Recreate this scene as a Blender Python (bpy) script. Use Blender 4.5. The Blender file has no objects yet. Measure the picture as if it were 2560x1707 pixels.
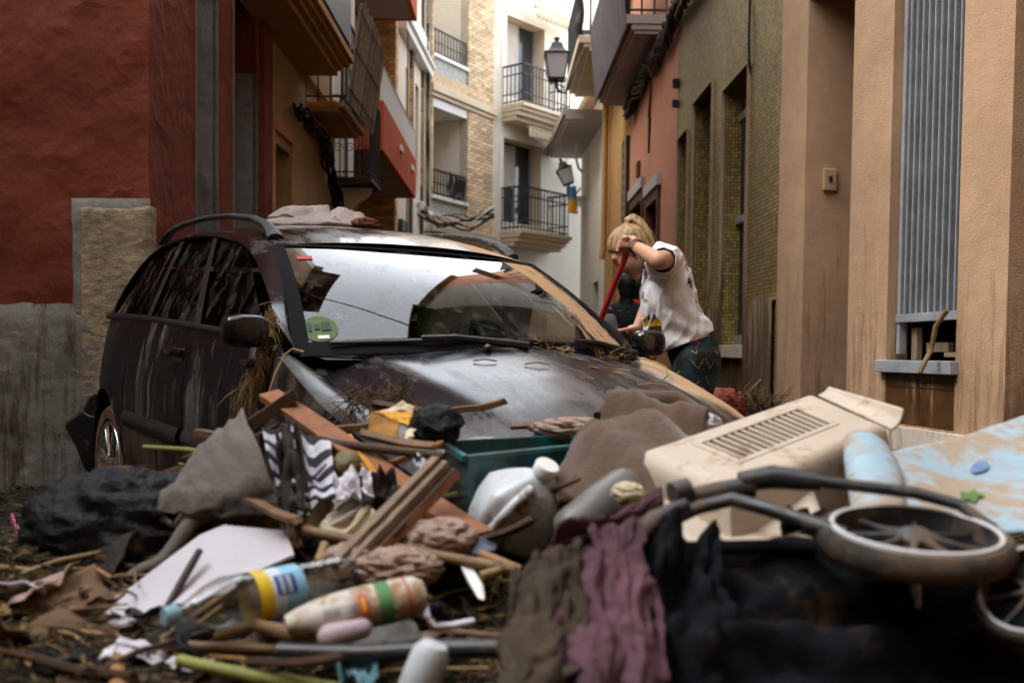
import bpy, bmesh, math, random
import numpy as np
from mathutils import Vector as V, Matrix, noise
from mathutils.bvhtree import BVHTree
random.seed(7)
sc = bpy.context.scene
COL = sc.collection
R = math.radians

# ------------------------------------------------------------------ camera
F_PX, CX0, HOR = 2489.0, 1280.0, 880.0
PITCH, ROLL, CAM_Z = R(2.2), R(0.65), 0.95
CY0 = HOR + F_PX * math.tan(PITCH)
cam_d = bpy.data.cameras.new('camera'); cam = bpy.data.objects.new('camera', cam_d); COL.objects.link(cam)
CAM_M = Matrix.Rotation(math.pi/2 - PITCH, 3, 'X') @ Matrix.Rotation(ROLL, 3, 'Z')
cam.matrix_world = Matrix.Translation((0, 0, CAM_Z)) @ CAM_M.to_4x4()
cam_d.sensor_width = 36; cam_d.lens = F_PX/2560*36
cam_d.shift_y = (CY0 - 853.5)/2560
cam_d.clip_start = 0.05; cam_d.clip_end = 500
cam_d.dof.use_dof = True; cam_d.dof.focus_distance = 4.5; cam_d.dof.aperture_fstop = 2.8
sc.camera = cam
# ------------------------------------------------------------------ sky, sun, exposure
SUN_EL, SUN_AZ = 54.0, 258.0
w = bpy.data.worlds.new('World'); sc.world = w; w.use_nodes = True
wn = w.node_tree; wn.nodes.clear()
sky = wn.nodes.new('ShaderNodeTexSky'); sky.sky_type = 'NISHITA'; sky.sun_disc = False
sky.sun_elevation = R(SUN_EL); sky.sun_rotation = R(SUN_AZ); sky.dust_density = 6; sky.air_density = 1.2
hs = wn.nodes.new('ShaderNodeHueSaturation'); hs.inputs['Saturation'].default_value = 0.22
bg = wn.nodes.new('ShaderNodeBackground'); bg.inputs['Strength'].default_value = 0.15
wo = wn.nodes.new('ShaderNodeOutputWorld')
ov = wn.nodes.new('ShaderNodeMix'); ov.data_type = 'RGBA'; ov.inputs[0].default_value = .8; ov.inputs[7].default_value = (6.25, 6.6, 7.15, 1)   # even cloud cover over the clear-sky model
wn.links.new(sky.outputs[0], hs.inputs['Color']); wn.links.new(hs.outputs[0], ov.inputs[6]); wn.links.new(ov.outputs[2], bg.inputs['Color']); wn.links.new(bg.outputs[0], wo.inputs[0])
sd = bpy.data.lights.new('sun', 'SUN'); sd.energy = 0.5; sd.angle = R(24); sd.color = (1, .98, .95)
so = bpy.data.objects.new('sun', sd); COL.objects.link(so)
so.rotation_euler = V((-math.sin(R(SUN_AZ))*math.cos(R(SUN_EL)), -math.cos(R(SUN_AZ))*math.cos(R(SUN_EL)), -math.sin(R(SUN_EL)))).to_track_quat('-Z', 'Y').to_euler()
so.location = (0, 0, 30)
sc.view_settings.view_transform = 'Standard'; sc.view_settings.look = 'None'
sc.view_settings.gamma = 1; sc.view_settings.use_curve_mapping = False
sc.view_settings.exposure = 2.1

cy = sc.cycles
cy.use_adaptive_sampling = True; cy.adaptive_threshold = .02; cy.adaptive_min_samples = 24; cy.time_limit = 700
cy.max_bounces = 7; cy.diffuse_bounces = 4; cy.glossy_bounces = 3; cy.transmission_bounces = 4; cy.transparent_max_bounces = 12; cy.caustics_reflective = False; cy.caustics_refractive = False
cy.use_denoising = True; cy.sample_clamp_indirect = 6
# ------------------------------------------------------------------ pixel -> place
def ray(px, py): return CAM_M @ V(((px-CX0)/F_PX, -(py-CY0)/F_PX, -1))
def at(px, py, Y):
    d = ray(px, py); return V((0, 0, CAM_Z)) + d*(Y/d.y)
def fbm(x, y, z=0, o=4):
    s = 0; a = 1
    for i in range(o):
        s += a*noise.noise((x, y, z+i*7.3)); x *= 2; y *= 2; z *= 2; a *= .5
    return s
def sst(a, b, x):
    t = min(1, max(0, (x-a)/(b-a))); return t*t*(3-2*t)
def H(x, y):                                   # height of the mud and rubble
    h = 0.02
    plx = sst(-1.95, -1.05, x)*(1-sst(2.2, 3.4, x))
    ply = sst(.1, 1.0, y)*(1-sst(2.45, 3.0, y))*(1-.22*sst(-.75, -1.05, x)*sst(2.1, 2.5, y))
    h += plx*ply*float(np.interp(y, [1.1, 1.5, 1.8, 2.1, 2.4], [.33, .365, .395, .465, .545]))
    h += .015*sst(1.0, 2.0, y)*(1-sst(3.0, 5.2, y))*(1-sst(-1.3, -.4, x))*sst(-4.5, -2.5, x)
    h += .55*math.exp(-((x-1.75)/.55)**2-((y-5.5)/.9)**2)
    h += .10*math.exp(-((x+2.4)/.7)**2-((y-6.0)/.5)**2)
    if -4 < x < 4 and 0 < y < 9: h += .030*fbm(x*2.1, y*2.1, 3.1) + .012*fbm(x*9, y*9, 1.7, 3)
    return max(h, .004)
def hp(px, py, dz=0.0):                        # first hit of the pixel's ray with the rubble surface
    d = ray(px, py); d = d/d.y; y = .6; o = V((0, 0, CAM_Z))
    while y < 12:
        p = o + d*y
        if p.z < H(p.x, y) + dz: return p
        y += .01
    return o + d*12

# ------------------------------------------------------------------ mesh builder
class MB:
    def __init__(s): s.v = []; s.f = []; s.mi = []
    def _add(s, vs, fs, m=0):
        n = len(s.v); s.v += [tuple(x) for x in vs]; s.f += [tuple(i+n for i in f) for f in fs]; s.mi += [m]*len(fs); return s
    def box(s, c, size, M=None, m=0):
        hx, hy, hz = size[0]/2, size[1]/2, size[2]/2
        P = [V((a*hx, b*hy, d*hz)) for d in (-1, 1) for b in (-1, 1) for a in (-1, 1)]
        if M is not None: P = [M @ p for p in P]
        c = V(c); P = [c+p for p in P]
        return s._add(P, [(0,2,3,1),(4,5,7,6),(0,1,5,4),(2,6,7,3),(0,4,6,2),(1,3,7,5)], m)
    def hexa(s, P, m=0):                       # 4 bottom, 4 top, same order
        return s._add(P, [(3,2,1,0),(4,5,6,7),(0,1,5,4),(1,2,6,5),(2,3,7,6),(3,0,4,7)], m)
    def quad(s, a, b, c, d, m=0): return s._add([a, b, c, d], [(0,1,2,3)], m)
    def prism(s, poly, off, m=0):              # closed polygon (list of V) extruded by vector
        n = len(poly); off = V(off); P = [V(p) for p in poly] + [V(p)+off for p in poly]
        F = [tuple(range(n-1, -1, -1)), tuple(range(n, 2*n))] + [(i, (i+1) % n, n+(i+1) % n, n+i) for i in range(n)]
        return s._add(P, F, m)
    def tube(s, pts, r, seg=8, cap=True, flat=1.0, up=None, m=0):
        pts = [V(p) for p in pts]; n = len(pts); rr = r if isinstance(r, (list, tuple)) else [r]*n
        prev = None; base = len(s.v); vs = []; fs = []
        for i, p in enumerate(pts):
            t = (pts[min(i+1, n-1)]-pts[max(i-1, 0)]).normalized()
            if prev is None:
                a = V(up) if up else (V((0, 0, 1)) if abs(t.z) < .9 else V((1, 0, 0)))
                u = (a - t*a.dot(t)).normalized()
            else:
                u = (prev - t*prev.dot(t)).normalized()
            prev = u; w_ = t.cross(u)
            for k in range(seg):
                an = 2*math.pi*k/seg
                vs.append(p + u*math.cos(an)*rr[i]*flat + w_*math.sin(an)*rr[i])
        for i in range(n-1):
            for k in range(seg):
                a = i*seg+k; b = i*seg+(k+1) % seg; fs.append((a, b, b+seg, a+seg))
        if cap: fs += [tuple(range(seg-1, -1, -1)), tuple((n-1)*seg+k for k in range(seg))]
        return s._add(vs, fs, m)
    def lathe(s, prof, M=Matrix(), seg=24, m=0, close=False, cap=True):
        vs = []; fs = []; n = len(prof)
        for r, z in prof:
            for k in range(seg):
                a = 2*math.pi*k/seg; vs.append(M @ V((r*math.cos(a), r*math.sin(a), z)))
        for i in range(n if close else n-1):
            j = (i+1) % n
            for k in range(seg):
                k2 = (k+1) % seg; fs.append((i*seg+k, i*seg+k2, j*seg+k2, j*seg+k))
        if not close and cap:
            if prof[0][0] > 1e-4: fs.append(tuple(range(seg-1, -1, -1)))
            if prof[-1][0] > 1e-4: fs.append(tuple((n-1)*seg+k for k in range(seg)))
        return s._add(vs, fs, m)
    def grid(s, fn, nu, nv, m=0):
        vs = [fn(i/nu, j/nv) for j in range(nv+1) for i in range(nu+1)]
        fs = [(j*(nu+1)+i, j*(nu+1)+i+1, (j+1)*(nu+1)+i+1, (j+1)*(nu+1)+i) for j in range(nv) for i in range(nu)]
        return s._add(vs, fs, m)
    def ball(s, c, rx, ry=None, rz=None, M=None, seg=16, ring=10, m=0):
        ry = rx if ry is None else ry; rz = rx if rz is None else rz; c = V(c); vs = []; fs = []
        for i in range(ring+1):
            t = math.pi*i/ring
            for k in range(seg):
                a = 2*math.pi*k/seg
                q = V((rx*math.sin(t)*math.cos(a), ry*math.sin(t)*math.sin(a), rz*math.cos(t)))
                vs.append(c + (M @ q if M is not None else q))
        for i in range(ring):
            for k in range(seg):
                k2 = (k+1) % seg; fs.append((i*seg+k, (i+1)*seg+k, (i+1)*seg+k2, i*seg+k2))
        return s._add(vs, fs, m)
    def pillow(s, c, rx, ry, rz, e=.55, M=None, seg=28, ring=16, m=0):
        c = V(c); vs = []; fs = []; P = lambda q: math.copysign(abs(q)**e, q)
        for i in range(ring+1):
            t = -math.pi/2+math.pi*i/ring
            for k in range(seg):
                a = 2*math.pi*k/seg; q = V((rx*P(math.cos(t))*P(math.cos(a)), ry*P(math.cos(t))*P(math.sin(a)), rz*P(math.sin(t))))
                vs.append(c + (M @ q if M is not None else q))
        for i in range(ring):
            for k in range(seg): fs.append((i*seg+k, i*seg+(k+1) % seg, (i+1)*seg+(k+1) % seg, (i+1)*seg+k))
        return s._add(vs, fs, m)
    def caps(s, a, b, ra, rb, seg=14):         # tapered capsule
        a = V(a); b = V(b); t = (b-a); L = max(t.length, 1e-5); t = t/L; pts = []; rr = []
        for k in range(5):
            an = math.pi/2*(k/4); pts.append(a - t*ra*math.cos(an)); rr.append(max(ra*math.sin(an), .0008))
        for k in range(5):
            an = math.pi/2*(k/4); pts.append(b + t*rb*math.sin(an)); rr.append(max(rb*math.cos(an), .0008))
        return s.tube(pts, rr, seg)
ABS = {}
def link(o, parent=None):
    COL.objects.link(o)
    if parent is not None: o.parent = parent
    return o
def finish(o, mats, smooth=False, bevel=0, solid=0, sub=0, angle=40):
    for m in (mats if isinstance(mats, (list, tuple)) else [mats]): o.data.materials.append(m)
    if smooth:
        o.data.shade_smooth()
        if angle: 
            try: o.data.set_sharp_from_angle(angle=R(angle))
            except Exception: pass
    if solid: md = o.modifiers.new('solid', 'SOLIDIFY'); md.thickness = solid; md.offset = 0
    if bevel: md = o.modifiers.new('bevel', 'BEVEL'); md.width = bevel; md.segments = 2; md.limit_method = 'ANGLE'
    if sub: md = o.modifiers.new('sub', 'SUBSURF'); md.levels = sub; md.render_levels = sub
def mesh_of(mb, name, org=V((0, 0, 0))):
    me = bpy.data.meshes.new(name)
    me.from_pydata([tuple(V(p)-org) for p in mb.v], [], mb.f)
    for p, mi in zip(me.polygons, mb.mi): p.material_index = mi
    me.validate(); return me
def part(name, mb, mat, parent, local=False, **k):   # a part under a thing; geometry in world coordinates unless local
    org = V((0, 0, 0)) if local else ABS.get(parent.name, V((0, 0, 0)))
    me = mesh_of(mb, name, org); o = bpy.data.objects.new(name, me); link(o, parent)
    ABS[o.name] = org if not local else V((0, 0, 0)); finish(o, mat, **k); return o
def tag(o, label, cat, group=None, kind=None):
    if label: o['label'] = label
    if cat: o['category'] = cat
    if group: o['group'] = group
    if kind: o['kind'] = kind
    return o
def thing(name, label, cat, loc=(0, 0, 0), group=None, rot=None):
    o = bpy.data.objects.new(name, None); link(o); o.location = loc; o.empty_display_size = .1
    if rot: o.rotation_euler = rot
    ABS[o.name] = V(loc); return tag(o, label, cat, group)
def solo(name, mb, mat, label, cat, group=None, org=None, **k):   # a thing that is one mesh
    if org is None:
        a = np.array(mb.v); org = V((a[:,0].mean(), a[:,1].mean(), a[:,2].min()))
    me = mesh_of(mb, name, org); o = bpy.data.objects.new(name, me); link(o); o.location = org; ABS[o.name] = V(org)
    finish(o, mat, **k); return tag(o, label, cat, group)
def struct(name, mb, mat, **k):
    o = bpy.data.objects.new(name, mesh_of(mb, name)); link(o); finish(o, mat, **k); o['kind'] = 'structure'; ABS[o.name] = V((0,0,0)); return o
def piece(name, me, parent, M):                # a repeat of a part, mesh shared; M in the parent's local space
    o = bpy.data.objects.new(name, me); link(o, parent); o.matrix_local = M; return o

# ------------------------------------------------------------------ materials
class NT:
    def __init__(s, name):
        s.m = bpy.data.materials.new(name); s.m.use_nodes = True; s.t = s.m.node_tree; s.t.nodes.clear()
        s.out = s.n('OutputMaterial'); s.b = s.n('BsdfPrincipled'); s.l(s.b, 0, s.out, 0)
        s.tc = s.n('TexCoord')
    def n(s, ty, **k):
        x = s.t.nodes.new('ShaderNode'+ty)
        for a, b in k.items(): setattr(x, a, b)
        return x
    def l(s, a, i, b, j): s.t.links.new(a.outputs[i] if not hasattr(a, 'is_output') else a, b.inputs[j])
    def coord(s, scale=(1,1,1), kind='Object'):
        mp = s.n('Mapping'); mp.inputs['Scale'].default_value = scale; s.l(s.tc, kind, mp, 0); return mp
    def noise(s, scale, detail=4, rough=.6, co=None, st=(1,1,1), dist=0):
        x = s.n('TexNoise'); x.inputs['Scale'].default_value = scale; x.inputs['Detail'].default_value = detail
        x.inputs['Roughness'].default_value = rough; x.inputs['Distortion'].default_value = dist
        s.l(co or s.coord(st), 0, x, 'Vector'); return x
    def ramp(s, src, o, a, b, ca=(0,0,0,1), cb=(1,1,1,1)):
        r = s.n('ValToRGB'); r.color_ramp.elements[0].position = a; r.color_ramp.elements[1].position = b
        r.color_ramp.elements[0].color = ca; r.color_ramp.elements[1].color = cb; s.l(src, o, r, 0); return r
    def mix(s, fac, a, b, bt='MIX', f=None):
        x = s.n('Mix', data_type='RGBA', blend_type=bt)
        for k, v in ((0, fac), (6, a), (7, b)):
            if isinstance(v, tuple) and len(v) == 2 and hasattr(v[0], 'outputs'): s.t.links.new(v[0].outputs[v[1]], x.inputs[k])
            elif isinstance(v, (int, float)): x.inputs[k].default_value = v
            else: x.inputs[k].default_value = (*v[:3], 1)
        return x
    def math(s, op, a, b=None):
        x = s.n('Math', operation=op)
        for k, v in ((0, a), (1, b)):
            if v is None: continue
            if isinstance(v, tuple): s.t.links.new(v[0].outputs[v[1]], x.inputs[k])
            else: x.inputs[k].default_value = v
        return x
    def bump(s, src, o, st, dist=.02):
        b = s.n('Bump'); b.inputs['Strength'].default_value = st; b.inputs['Distance'].default_value = dist
        s.l(src, o, b, 'Height'); s.l(b, 0, s.b, 'Normal'); return b
def setp(b, **k):
    for a, v in k.items():
        n = a.replace('_', ' ')
        if n in b.inputs: b.inputs[n].default_value = v
MUD = (.23, .135, .07)
def mk(name, col, rough=.8, var=.3, vs=5, bump=.3, bs=60, metal=0, spec=.3, coat=0, mud=0, mudcol=MUD, ms=4, mst=(1,1,.35), rnd=0, dist=.01, sheen=0, trans=0, subs=0):
    t = NT(name); n1 = t.noise(vs, 5, .65)
    c2 = tuple(min(1, c*(1+var)) for c in col); c1 = tuple(c*(1-var) for c in col)
    rp = t.ramp(n1, 0, .3, .7, (*c1, 1), (*c2, 1)); cur = (rp, 0)
    if rnd:
        oi = t.n('ObjectInfo'); hsv = t.n('HueSaturation')
        mr = t.n('MapRange'); mr.inputs[3].default_value = 1-rnd; mr.inputs[4].default_value = 1+rnd; t.l(oi, 'Random', mr, 0)
        t.l(mr, 0, hsv, 'Value')
        wn_ = t.n('TexWhiteNoise', noise_dimensions='1D'); t.l(oi, 'Random', wn_, 'W')
        mh = t.n('MapRange'); mh.inputs[3].default_value = .5-.035*rnd; mh.inputs[4].default_value = .5+.025*rnd; t.l(wn_, 'Value', mh, 0); t.l(mh, 0, hsv, 'Hue')
        t.t.links.new(cur[0].outputs[cur[1]], hsv.inputs['Color']); cur = (hsv, 0)
    t.b.inputs['Roughness'].default_value = rough
    if mud:
        n2 = t.noise(ms, 6, .7, st=mst); n3 = t.noise(ms*7, 4, .7, st=mst)
        ad = t.math('ADD', (n2, 0), t and (t.math('MULTIPLY', (n3, 0), .35), 0))
        rm = t.ramp(ad, 0, .98-.62*mud, 1.10-.62*mud)
        mx = t.mix((rm, 0), cur, mudcol); cur = (mx, 2)
        rr = t.n('MapRange'); t.l(rm, 0, rr, 0); rr.inputs[3].default_value = rough; rr.inputs[4].default_value = .9; t.l(rr, 0, t.b, 'Roughness')
    t.t.links.new(cur[0].outputs[cur[1]], t.b.inputs['Base Color'])
    setp(t.b, Metallic=metal, Specular_IOR_Level=spec, Coat_Weight=coat, Coat_Roughness=.08, Sheen_Weight=sheen, Transmission_Weight=trans, Subsurface_Weight=subs)
    if bump:
        nb = t.noise(bs, 5, .65); t.bump(nb, 0, bump, dist)
    return t.m
# ================================================================== setting
m_mud = mk('mud ground', (.016, .011, .0075), .5, .45, 3, .8, 30, mud=.3, mudcol=(.042, .028, .018), ms=2, mst=(1,1,1), spec=.4, dist=.02)
gx = sorted(set([-40, -12, -6, -4.5] + [-3.6+.035*i for i in range(206)] + [4.5, 6, 12, 40]))
gy = sorted(set([-30, -8, -2] + [-.5+.1*i for i in range(10)] + [.5+.035*i for i in range(200)] + [8, 9, 11, 14, 20, 30, 60, 120]))
g = MB(); vs = [(x, y, H(x, y)) for y in gy for x in gx]; nx = len(gx)
g._add(vs, [(j*nx+i, j*nx+i+1, (j+1)*nx+i+1, (j+1)*nx+i) for j in range(len(gy)-1) for i in range(nx-1)])
struct('ground', g, m_mud, smooth=True, angle=0)

def stucco(name, col, var=.3, vs=1.6, big=.5, fine=.35, streak=0, scol=(.2,.12,.07), rough=.85, base_mud=None):
    t = NT(name); n1 = t.noise(vs, 6, .65); n1b = t.noise(vs*9, 4, .6)
    ad = t.math('ADD', (t.math('MULTIPLY', (n1, 0), .75), 0), (t.math('MULTIPLY', (n1b, 0), .25), 0))
    rp = t.ramp(ad, 0, .32, .68, (*[c*(1-var) for c in col], 1), (*[min(1, c*(1+var)) for c in col], 1)); cur = (rp, 0)
    if streak:                                  # mud stains left by the flood, running down
        s1 = t.noise(5, 6, .75, st=(2.2, 2.2, .22)); s2 = t.noise(1.1, 3, .6)
        ge = t.n('NewGeometry'); sp = t.n('SeparateXYZ'); t.l(ge, 'Position', sp, 0)
        mr = t.n('MapRange'); mr.inputs[1].default_value = 2.6; mr.inputs[2].default_value = .4; mr.inputs[3].default_value = -.16; mr.inputs[4].default_value = .16*streak
        t.l(sp, 'Z', mr, 0)
        a1 = t.math('ADD', (s1, 0), (mr, 0)); a2 = t.math('ADD', (a1, 0), (t.math('MULTIPLY', (s2, 0), .12), 0))
        rs = t.ramp(a2, 0, .58, .72); cur = (t.mix((rs, 0), cur, scol), 2)
    t.t.links.new(cur[0].outputs[cur[1]], t.b.inputs['Base Color']); setp(t.b, Roughness=rough, Specular_IOR_Level=.2)
    bz = t.noise(2.3, 4, .52, dist=.2); br_ = t.math('ABSOLUTE', (t.math('SUBTRACT', (bz, 0), .5), 0)); b1 = t.math('SUBTRACT', (t.math('MULTIPLY', (t.noise(4.5, 3, .5), 0), .45), 0), (t.math('MULTIPLY', (br_, 0), 1.3), 0)); b2 = t.noise(95, 3, .6)
    hh = t.math('ADD', (t.math('MULTIPLY', (b1, 0), big), 0), (t.math('MULTIPLY', (b2, 0), fine*.12), 0))
    t.bump(hh, 0, 1.0, .07); return t.m
m_red = stucco('red stucco', (.150, .034, .016), .22, 1.1, .62, .3)
m_greyp = stucco('grey render', (.185, .17, .15), .3, 2.4, .6, .5, streak=.35, scol=(.075, .058, .042))
m_stone = stucco('ashlar stone', (.30, .235, .155), .5, 3.2, .2, 1.0)
m_ochre = stucco('ochre plaster', (.46, .26, .10), .2, 1.2, .12, .2)
m_beige = stucco('beige plaster', (.40, .27, .15), .2, 1.2, .12, .25)
m_orange = stucco('peach plaster', (.45, .285, .17), .2, 1.1, .16, .5, streak=.72, scol=(.25, .15, .082))
m_salmon = stucco('salmon plaster', (.50, .23, .135), .12, 1, .08, .2)
m_white = stucco('white plaster', (.76, .70, .59), .1, .8, .06, .2)
m_cream = stucco('cream moulding', (.63, .53, .39), .12, 1.5, .06, .2)
m_pink = stucco('pink plaster', (.62, .45, .33), .12, 1, .06, .2)
m_orange2 = stucco('orange plaster', (.46, .26, .095), .15, 1, .06, .2)
m_updim = stucco('darkened upper render', (.075, .045, .03), .3, 6, .1, .5)  # unseen upper storeys, coloured dark to dim their reflection in the windscreen
m_dado = stucco('stained dado', (.33, .235, .15), .25, 2.4, .2, .6, streak=1.9, scol=(.11, .065, .03))
m_lilac = stucco('grey painted slab', (.42, .37, .35), .1, 1, .04, .2)
m_redp = stucco('red painted panel', (.44, .088, .036), .14, 1.5, .03, .1)
m_soffit = stucco('soffit', (.34, .27, .22), .1, 1, .03, .1)
m_granite = mk('grey granite panel', (.34, .35, .32), .5, .45, 22, .1, 90)
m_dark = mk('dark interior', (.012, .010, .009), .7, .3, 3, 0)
m_iron = mk('black iron', (.014, .015, .018), .45, .3, 8, .1, 60, spec=.5)
m_green = mk('green painted metal', (.09, .16, .13), .5, .2, 5, .1)
m_wood = mk('brown door wood', (.10, .045, .022), .55, .4, 4, .2, 30)
m_glass = mk('window glass', (.03, .033, .035), .08, .2, 2, 0, spec=.6)
m_blind = mk('roller blind', (.50, .47, .42), .6, .12, 3, .1)
m_alu = mk('galvanised metal', (.33, .34, .36), .42, .25, 6, .12, 40, metal=.25, mud=.28, mudcol=(.2, .12, .06), ms=6, mst=(1,1,.3))
m_brick = mk('yellow brick', (.52, .33, .14), .85, .22, 9, .4, 50, rnd=.34)
m_brick2 = mk('pale brick', (.62, .47, .30), .85, .2, 9, .4, 50, rnd=.28)
m_mortar = mk('mortar', (.11, .085, .06), .95, .2, 9, .3, 60)
m_mortar2 = mk('pale mortar', (.50, .43, .33), .95, .2, 9, .3, 60)
m_cable = mk('black cable', (.016, .014, .013), .5, .3, 9, .1)
m_cablew = mk('white cable', (.6, .6, .58), .5, .1, 9, 0)
m_wpaint = mk('white paint', (.74, .74, .72), .45, .08, 4, .08)
m_tileb = mk('brown glazed tile', (.085, .036, .012), .3, .5, 6, .1, 40, spec=.5, mud=.40, mudcol=(.30, .21, .13), ms=4, mst=(2.5,2.5,.35))
m_slat = mk('dull shutter metal', (.13, .135, .145), .5, .3, 6, .15, 40, metal=.2, mud=.3, mudcol=(.12, .085, .05), ms=6, mst=(1,1,.3)); m_glint = mk('painted slat glint', (.50, .51, .53), .4, .15, 6, .1, 40, metal=.3)
m_marble = mk('muddy marble', (.52, .45, .37), .5, .2, 3, .1, mud=.42, mudcol=(.25,.14,.07), ms=7, mst=(2,2,.3))

def mosaic(name):
    t = NT(name); ge = t.n('NewGeometry'); sp = t.n('SeparateXYZ'); t.l(ge, 'Position', sp, 0)
    u = t.math('MULTIPLY', (t.math('ADD', (sp, 0), (sp, 1)), 0), 1/.034); v = t.math('MULTIPLY', (sp, 2), 1/.034)
    cb = t.n('CombineXYZ'); t.l(t.math('FLOOR', (u, 0)), 0, cb, 0); t.l(t.math('FLOOR', (v, 0)), 0, cb, 1)
    wn_ = t.n('TexWhiteNoise', noise_dimensions='2D'); t.l(cb, 0, wn_, 'Vector')
    cr = t.n('ValToRGB'); el = cr.color_ramp; el.interpolation = 'CONSTANT'
    cs = [(0, (.33,.245,.065)), (.2, (.24,.19,.065)), (.42, (.40,.285,.085)), (.6, (.30,.17,.065)), (.76, (.17,.17,.07)), (.9, (.46,.32,.10))]
    for i, (p, c) in enumerate(cs):
        e = el.elements[i] if i < 2 else el.elements.new(p); e.position = p; e.color = (*c, 1)
    t.l(wn_, 'Value', cr, 0)
    big = t.noise(.8, 3, .6); bt = t.ramp(big, 0, .3, .7, (.62, .55, .5, 1), (1.2, 1.2, 1.1, 1)); mx0 = t.mix(1.0, (cr, 0), (bt, 0), 'MULTIPLY')
    fu = t.math('PINGPONG', (u, 0), .5); fv = t.math('PINGPONG', (v, 0), .5); mn = t.math('MINIMUM', (fu, 0), (fv, 0))
    g_ = t.ramp(mn, 0, .04, .11); mx = t.mix((g_, 0), (.05, .042, .025), (mx0, 2))
    t.l(mx, 2, t.b, 'Base Color'); rr = t.n('MapRange'); t.l(g_, 0, rr, 0); rr.inputs[3].default_value = .9; rr.inputs[4].default_value = .34; t.l(rr, 0, t.b, 'Roughness')
    t.bump(g_, 0, .6, .004); setp(t.b, Specular_IOR_Level=.4); return t.m
m_mosaic = mosaic('mosaic tiles')

class Fac:                                     # a facade line; off > 0 is out into the street
    def __init__(s, P0, P1, side):
        s.P0 = V((*P0, 0)); d = V((*P1, 0))-s.P0; s.L = d.length; s.t = d/s.L
        s.n = V((-s.t.y, s.t.x, 0)) if side == 'R' else V((s.t.y, -s.t.x, 0))
    def pt(s, a, z, off=0): return s.P0 + s.t*a + s.n*off + V((0, 0, z))
    def px(s, x, y, off=0):
        d = ray(x, y); o = V((0, 0, CAM_Z)); q = s.P0 + s.n*off
        k = (q-o).dot(s.n)/d.dot(s.n); p = o+d*k; return (p-s.P0).dot(s.t), p.z
    def sx(s, x, off=0): return s.px(x, 880, off)[0]
    def box(s, mb, s0, s1, z0, z1, o0, o1, m=0):
        return mb.hexa([s.pt(s0,z0,o0), s.pt(s1,z0,o0), s.pt(s1,z0,o1), s.pt(s0,z0,o1), s.pt(s0,z1,o0), s.pt(s1,z1,o0), s.pt(s1,z1,o1), s.pt(s0,z1,o1)], m)
    def wall(s, mb, z0, z1, ops, s0=0, s1=None, off=0, mj=0, disp=0, step=None):
        s1 = s.L if s1 is None else s1
        S = {s0, s1}; Z = {z0, z1}
        for o in ops: S |= {o[0], o[1]}; Z |= {o[2], o[3]}
        if step:
            n = int((s1-s0)/step); S |= {s0+(s1-s0)*i/n for i in range(1, n)}; n = int((z1-z0)/step); Z |= {z0+(z1-z0)*i/n for i in range(1, n)}
        S = sorted(x for x in S if s0-1e-6 <= x <= s1+1e-6); Z = sorted(x for x in Z if z0-1e-6 <= x <= z1+1e-6)
        ix = {}
        def vid(i, j):
            if (i, j) not in ix:
                a, z = S[i], Z[j]; dd = 0
                if disp:
                    dd = disp*(fbm(a*1.6, z*1.6, 5.5+s.P0.x, 2)+.45*fbm(a*4, z*4, 2.2, 2)-.5*max(0, .25-abs(fbm(a*1.1, z*1.9, 9, 2))))
                    for o in ops:
                        if o[0]-1e-4 <= a <= o[1]+1e-4 and o[2]-1e-4 <= z <= o[3]+1e-4: dd = 0
                    if a-s0 < 1e-4 or s1-a < 1e-4: dd *= .4
                ix[(i, j)] = len(mb.v); mb.v.append(tuple(s.pt(a, z, off+dd)))
            return ix[(i, j)]
        for i in range(len(S)-1):
            for j in range(len(Z)-1):
                a, z = (S[i]+S[i+1])/2, (Z[j]+Z[j+1])/2
                if any(o[0] < a < o[1] and o[2] < z < o[3] for o in ops): continue
                mb.f.append((vid(i,j), vid(i+1,j), vid(i+1,j+1), vid(i,j+1))); mb.mi.append(0)
        for o in ops:
            a, b, c, d, e = o[:5]; m = mj
            mb.quad(s.pt(a,c,off), s.pt(a,d,off), s.pt(a,d,off-e), s.pt(a,c,off-e), m)
            mb.quad(s.pt(b,c,off), s.pt(b,d,off), s.pt(b,d,off-e), s.pt(b,c,off-e), m)
            mb.quad(s.pt(a,d,off), s.pt(b,d,off), s.pt(b,d,off-e), s.pt(a,d,off-e), m)
            mb.quad(s.pt(a,c,off), s.pt(b,c,off), s.pt(b,c,off-e), s.pt(a,c,off-e), m)
        return mb
    def core(s, parent, z1, depth=4.0, back=.9, mat=None, s0=0, s1=None):   # the mass of the house behind its facade
        s1 = s.L if s1 is None else s1
        mb = MB(); s.box(mb, s0, s1, -.2, z1, -back, -depth); part('inner_wall', mb, mat or m_dark, parent)
        mb = MB(); s.box(mb, s0-.0, s1, z1+.003, z1+.2, .25, -depth); part('roof', mb, m_beige, parent)
def house(label, fac, s0=0): return thing('house', label, 'house', tuple(fac.pt(s0, 0, 0)))
def bars(parent, fac, s0, s1, off, z0, z1, step, r, mat, name='baluster', along='s'):
    mb = MB(); mb.tube([(0,0,0), (0,0,z1-z0)], r, 6); me = mesh_of(mb, name); me.materials.append(mat)
    n = max(1, int(round(abs(s1-s0)/step))); base = ABS.get(parent.name, V((0,0,0)))
    for i in range(n+1):
        q = s0+(s1-s0)*i/n
        p = fac.pt(q, z0, off) if along == 's' else fac.pt(off, z0, q)
        piece(name, me, parent, Matrix.Translation(p-base))
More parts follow.
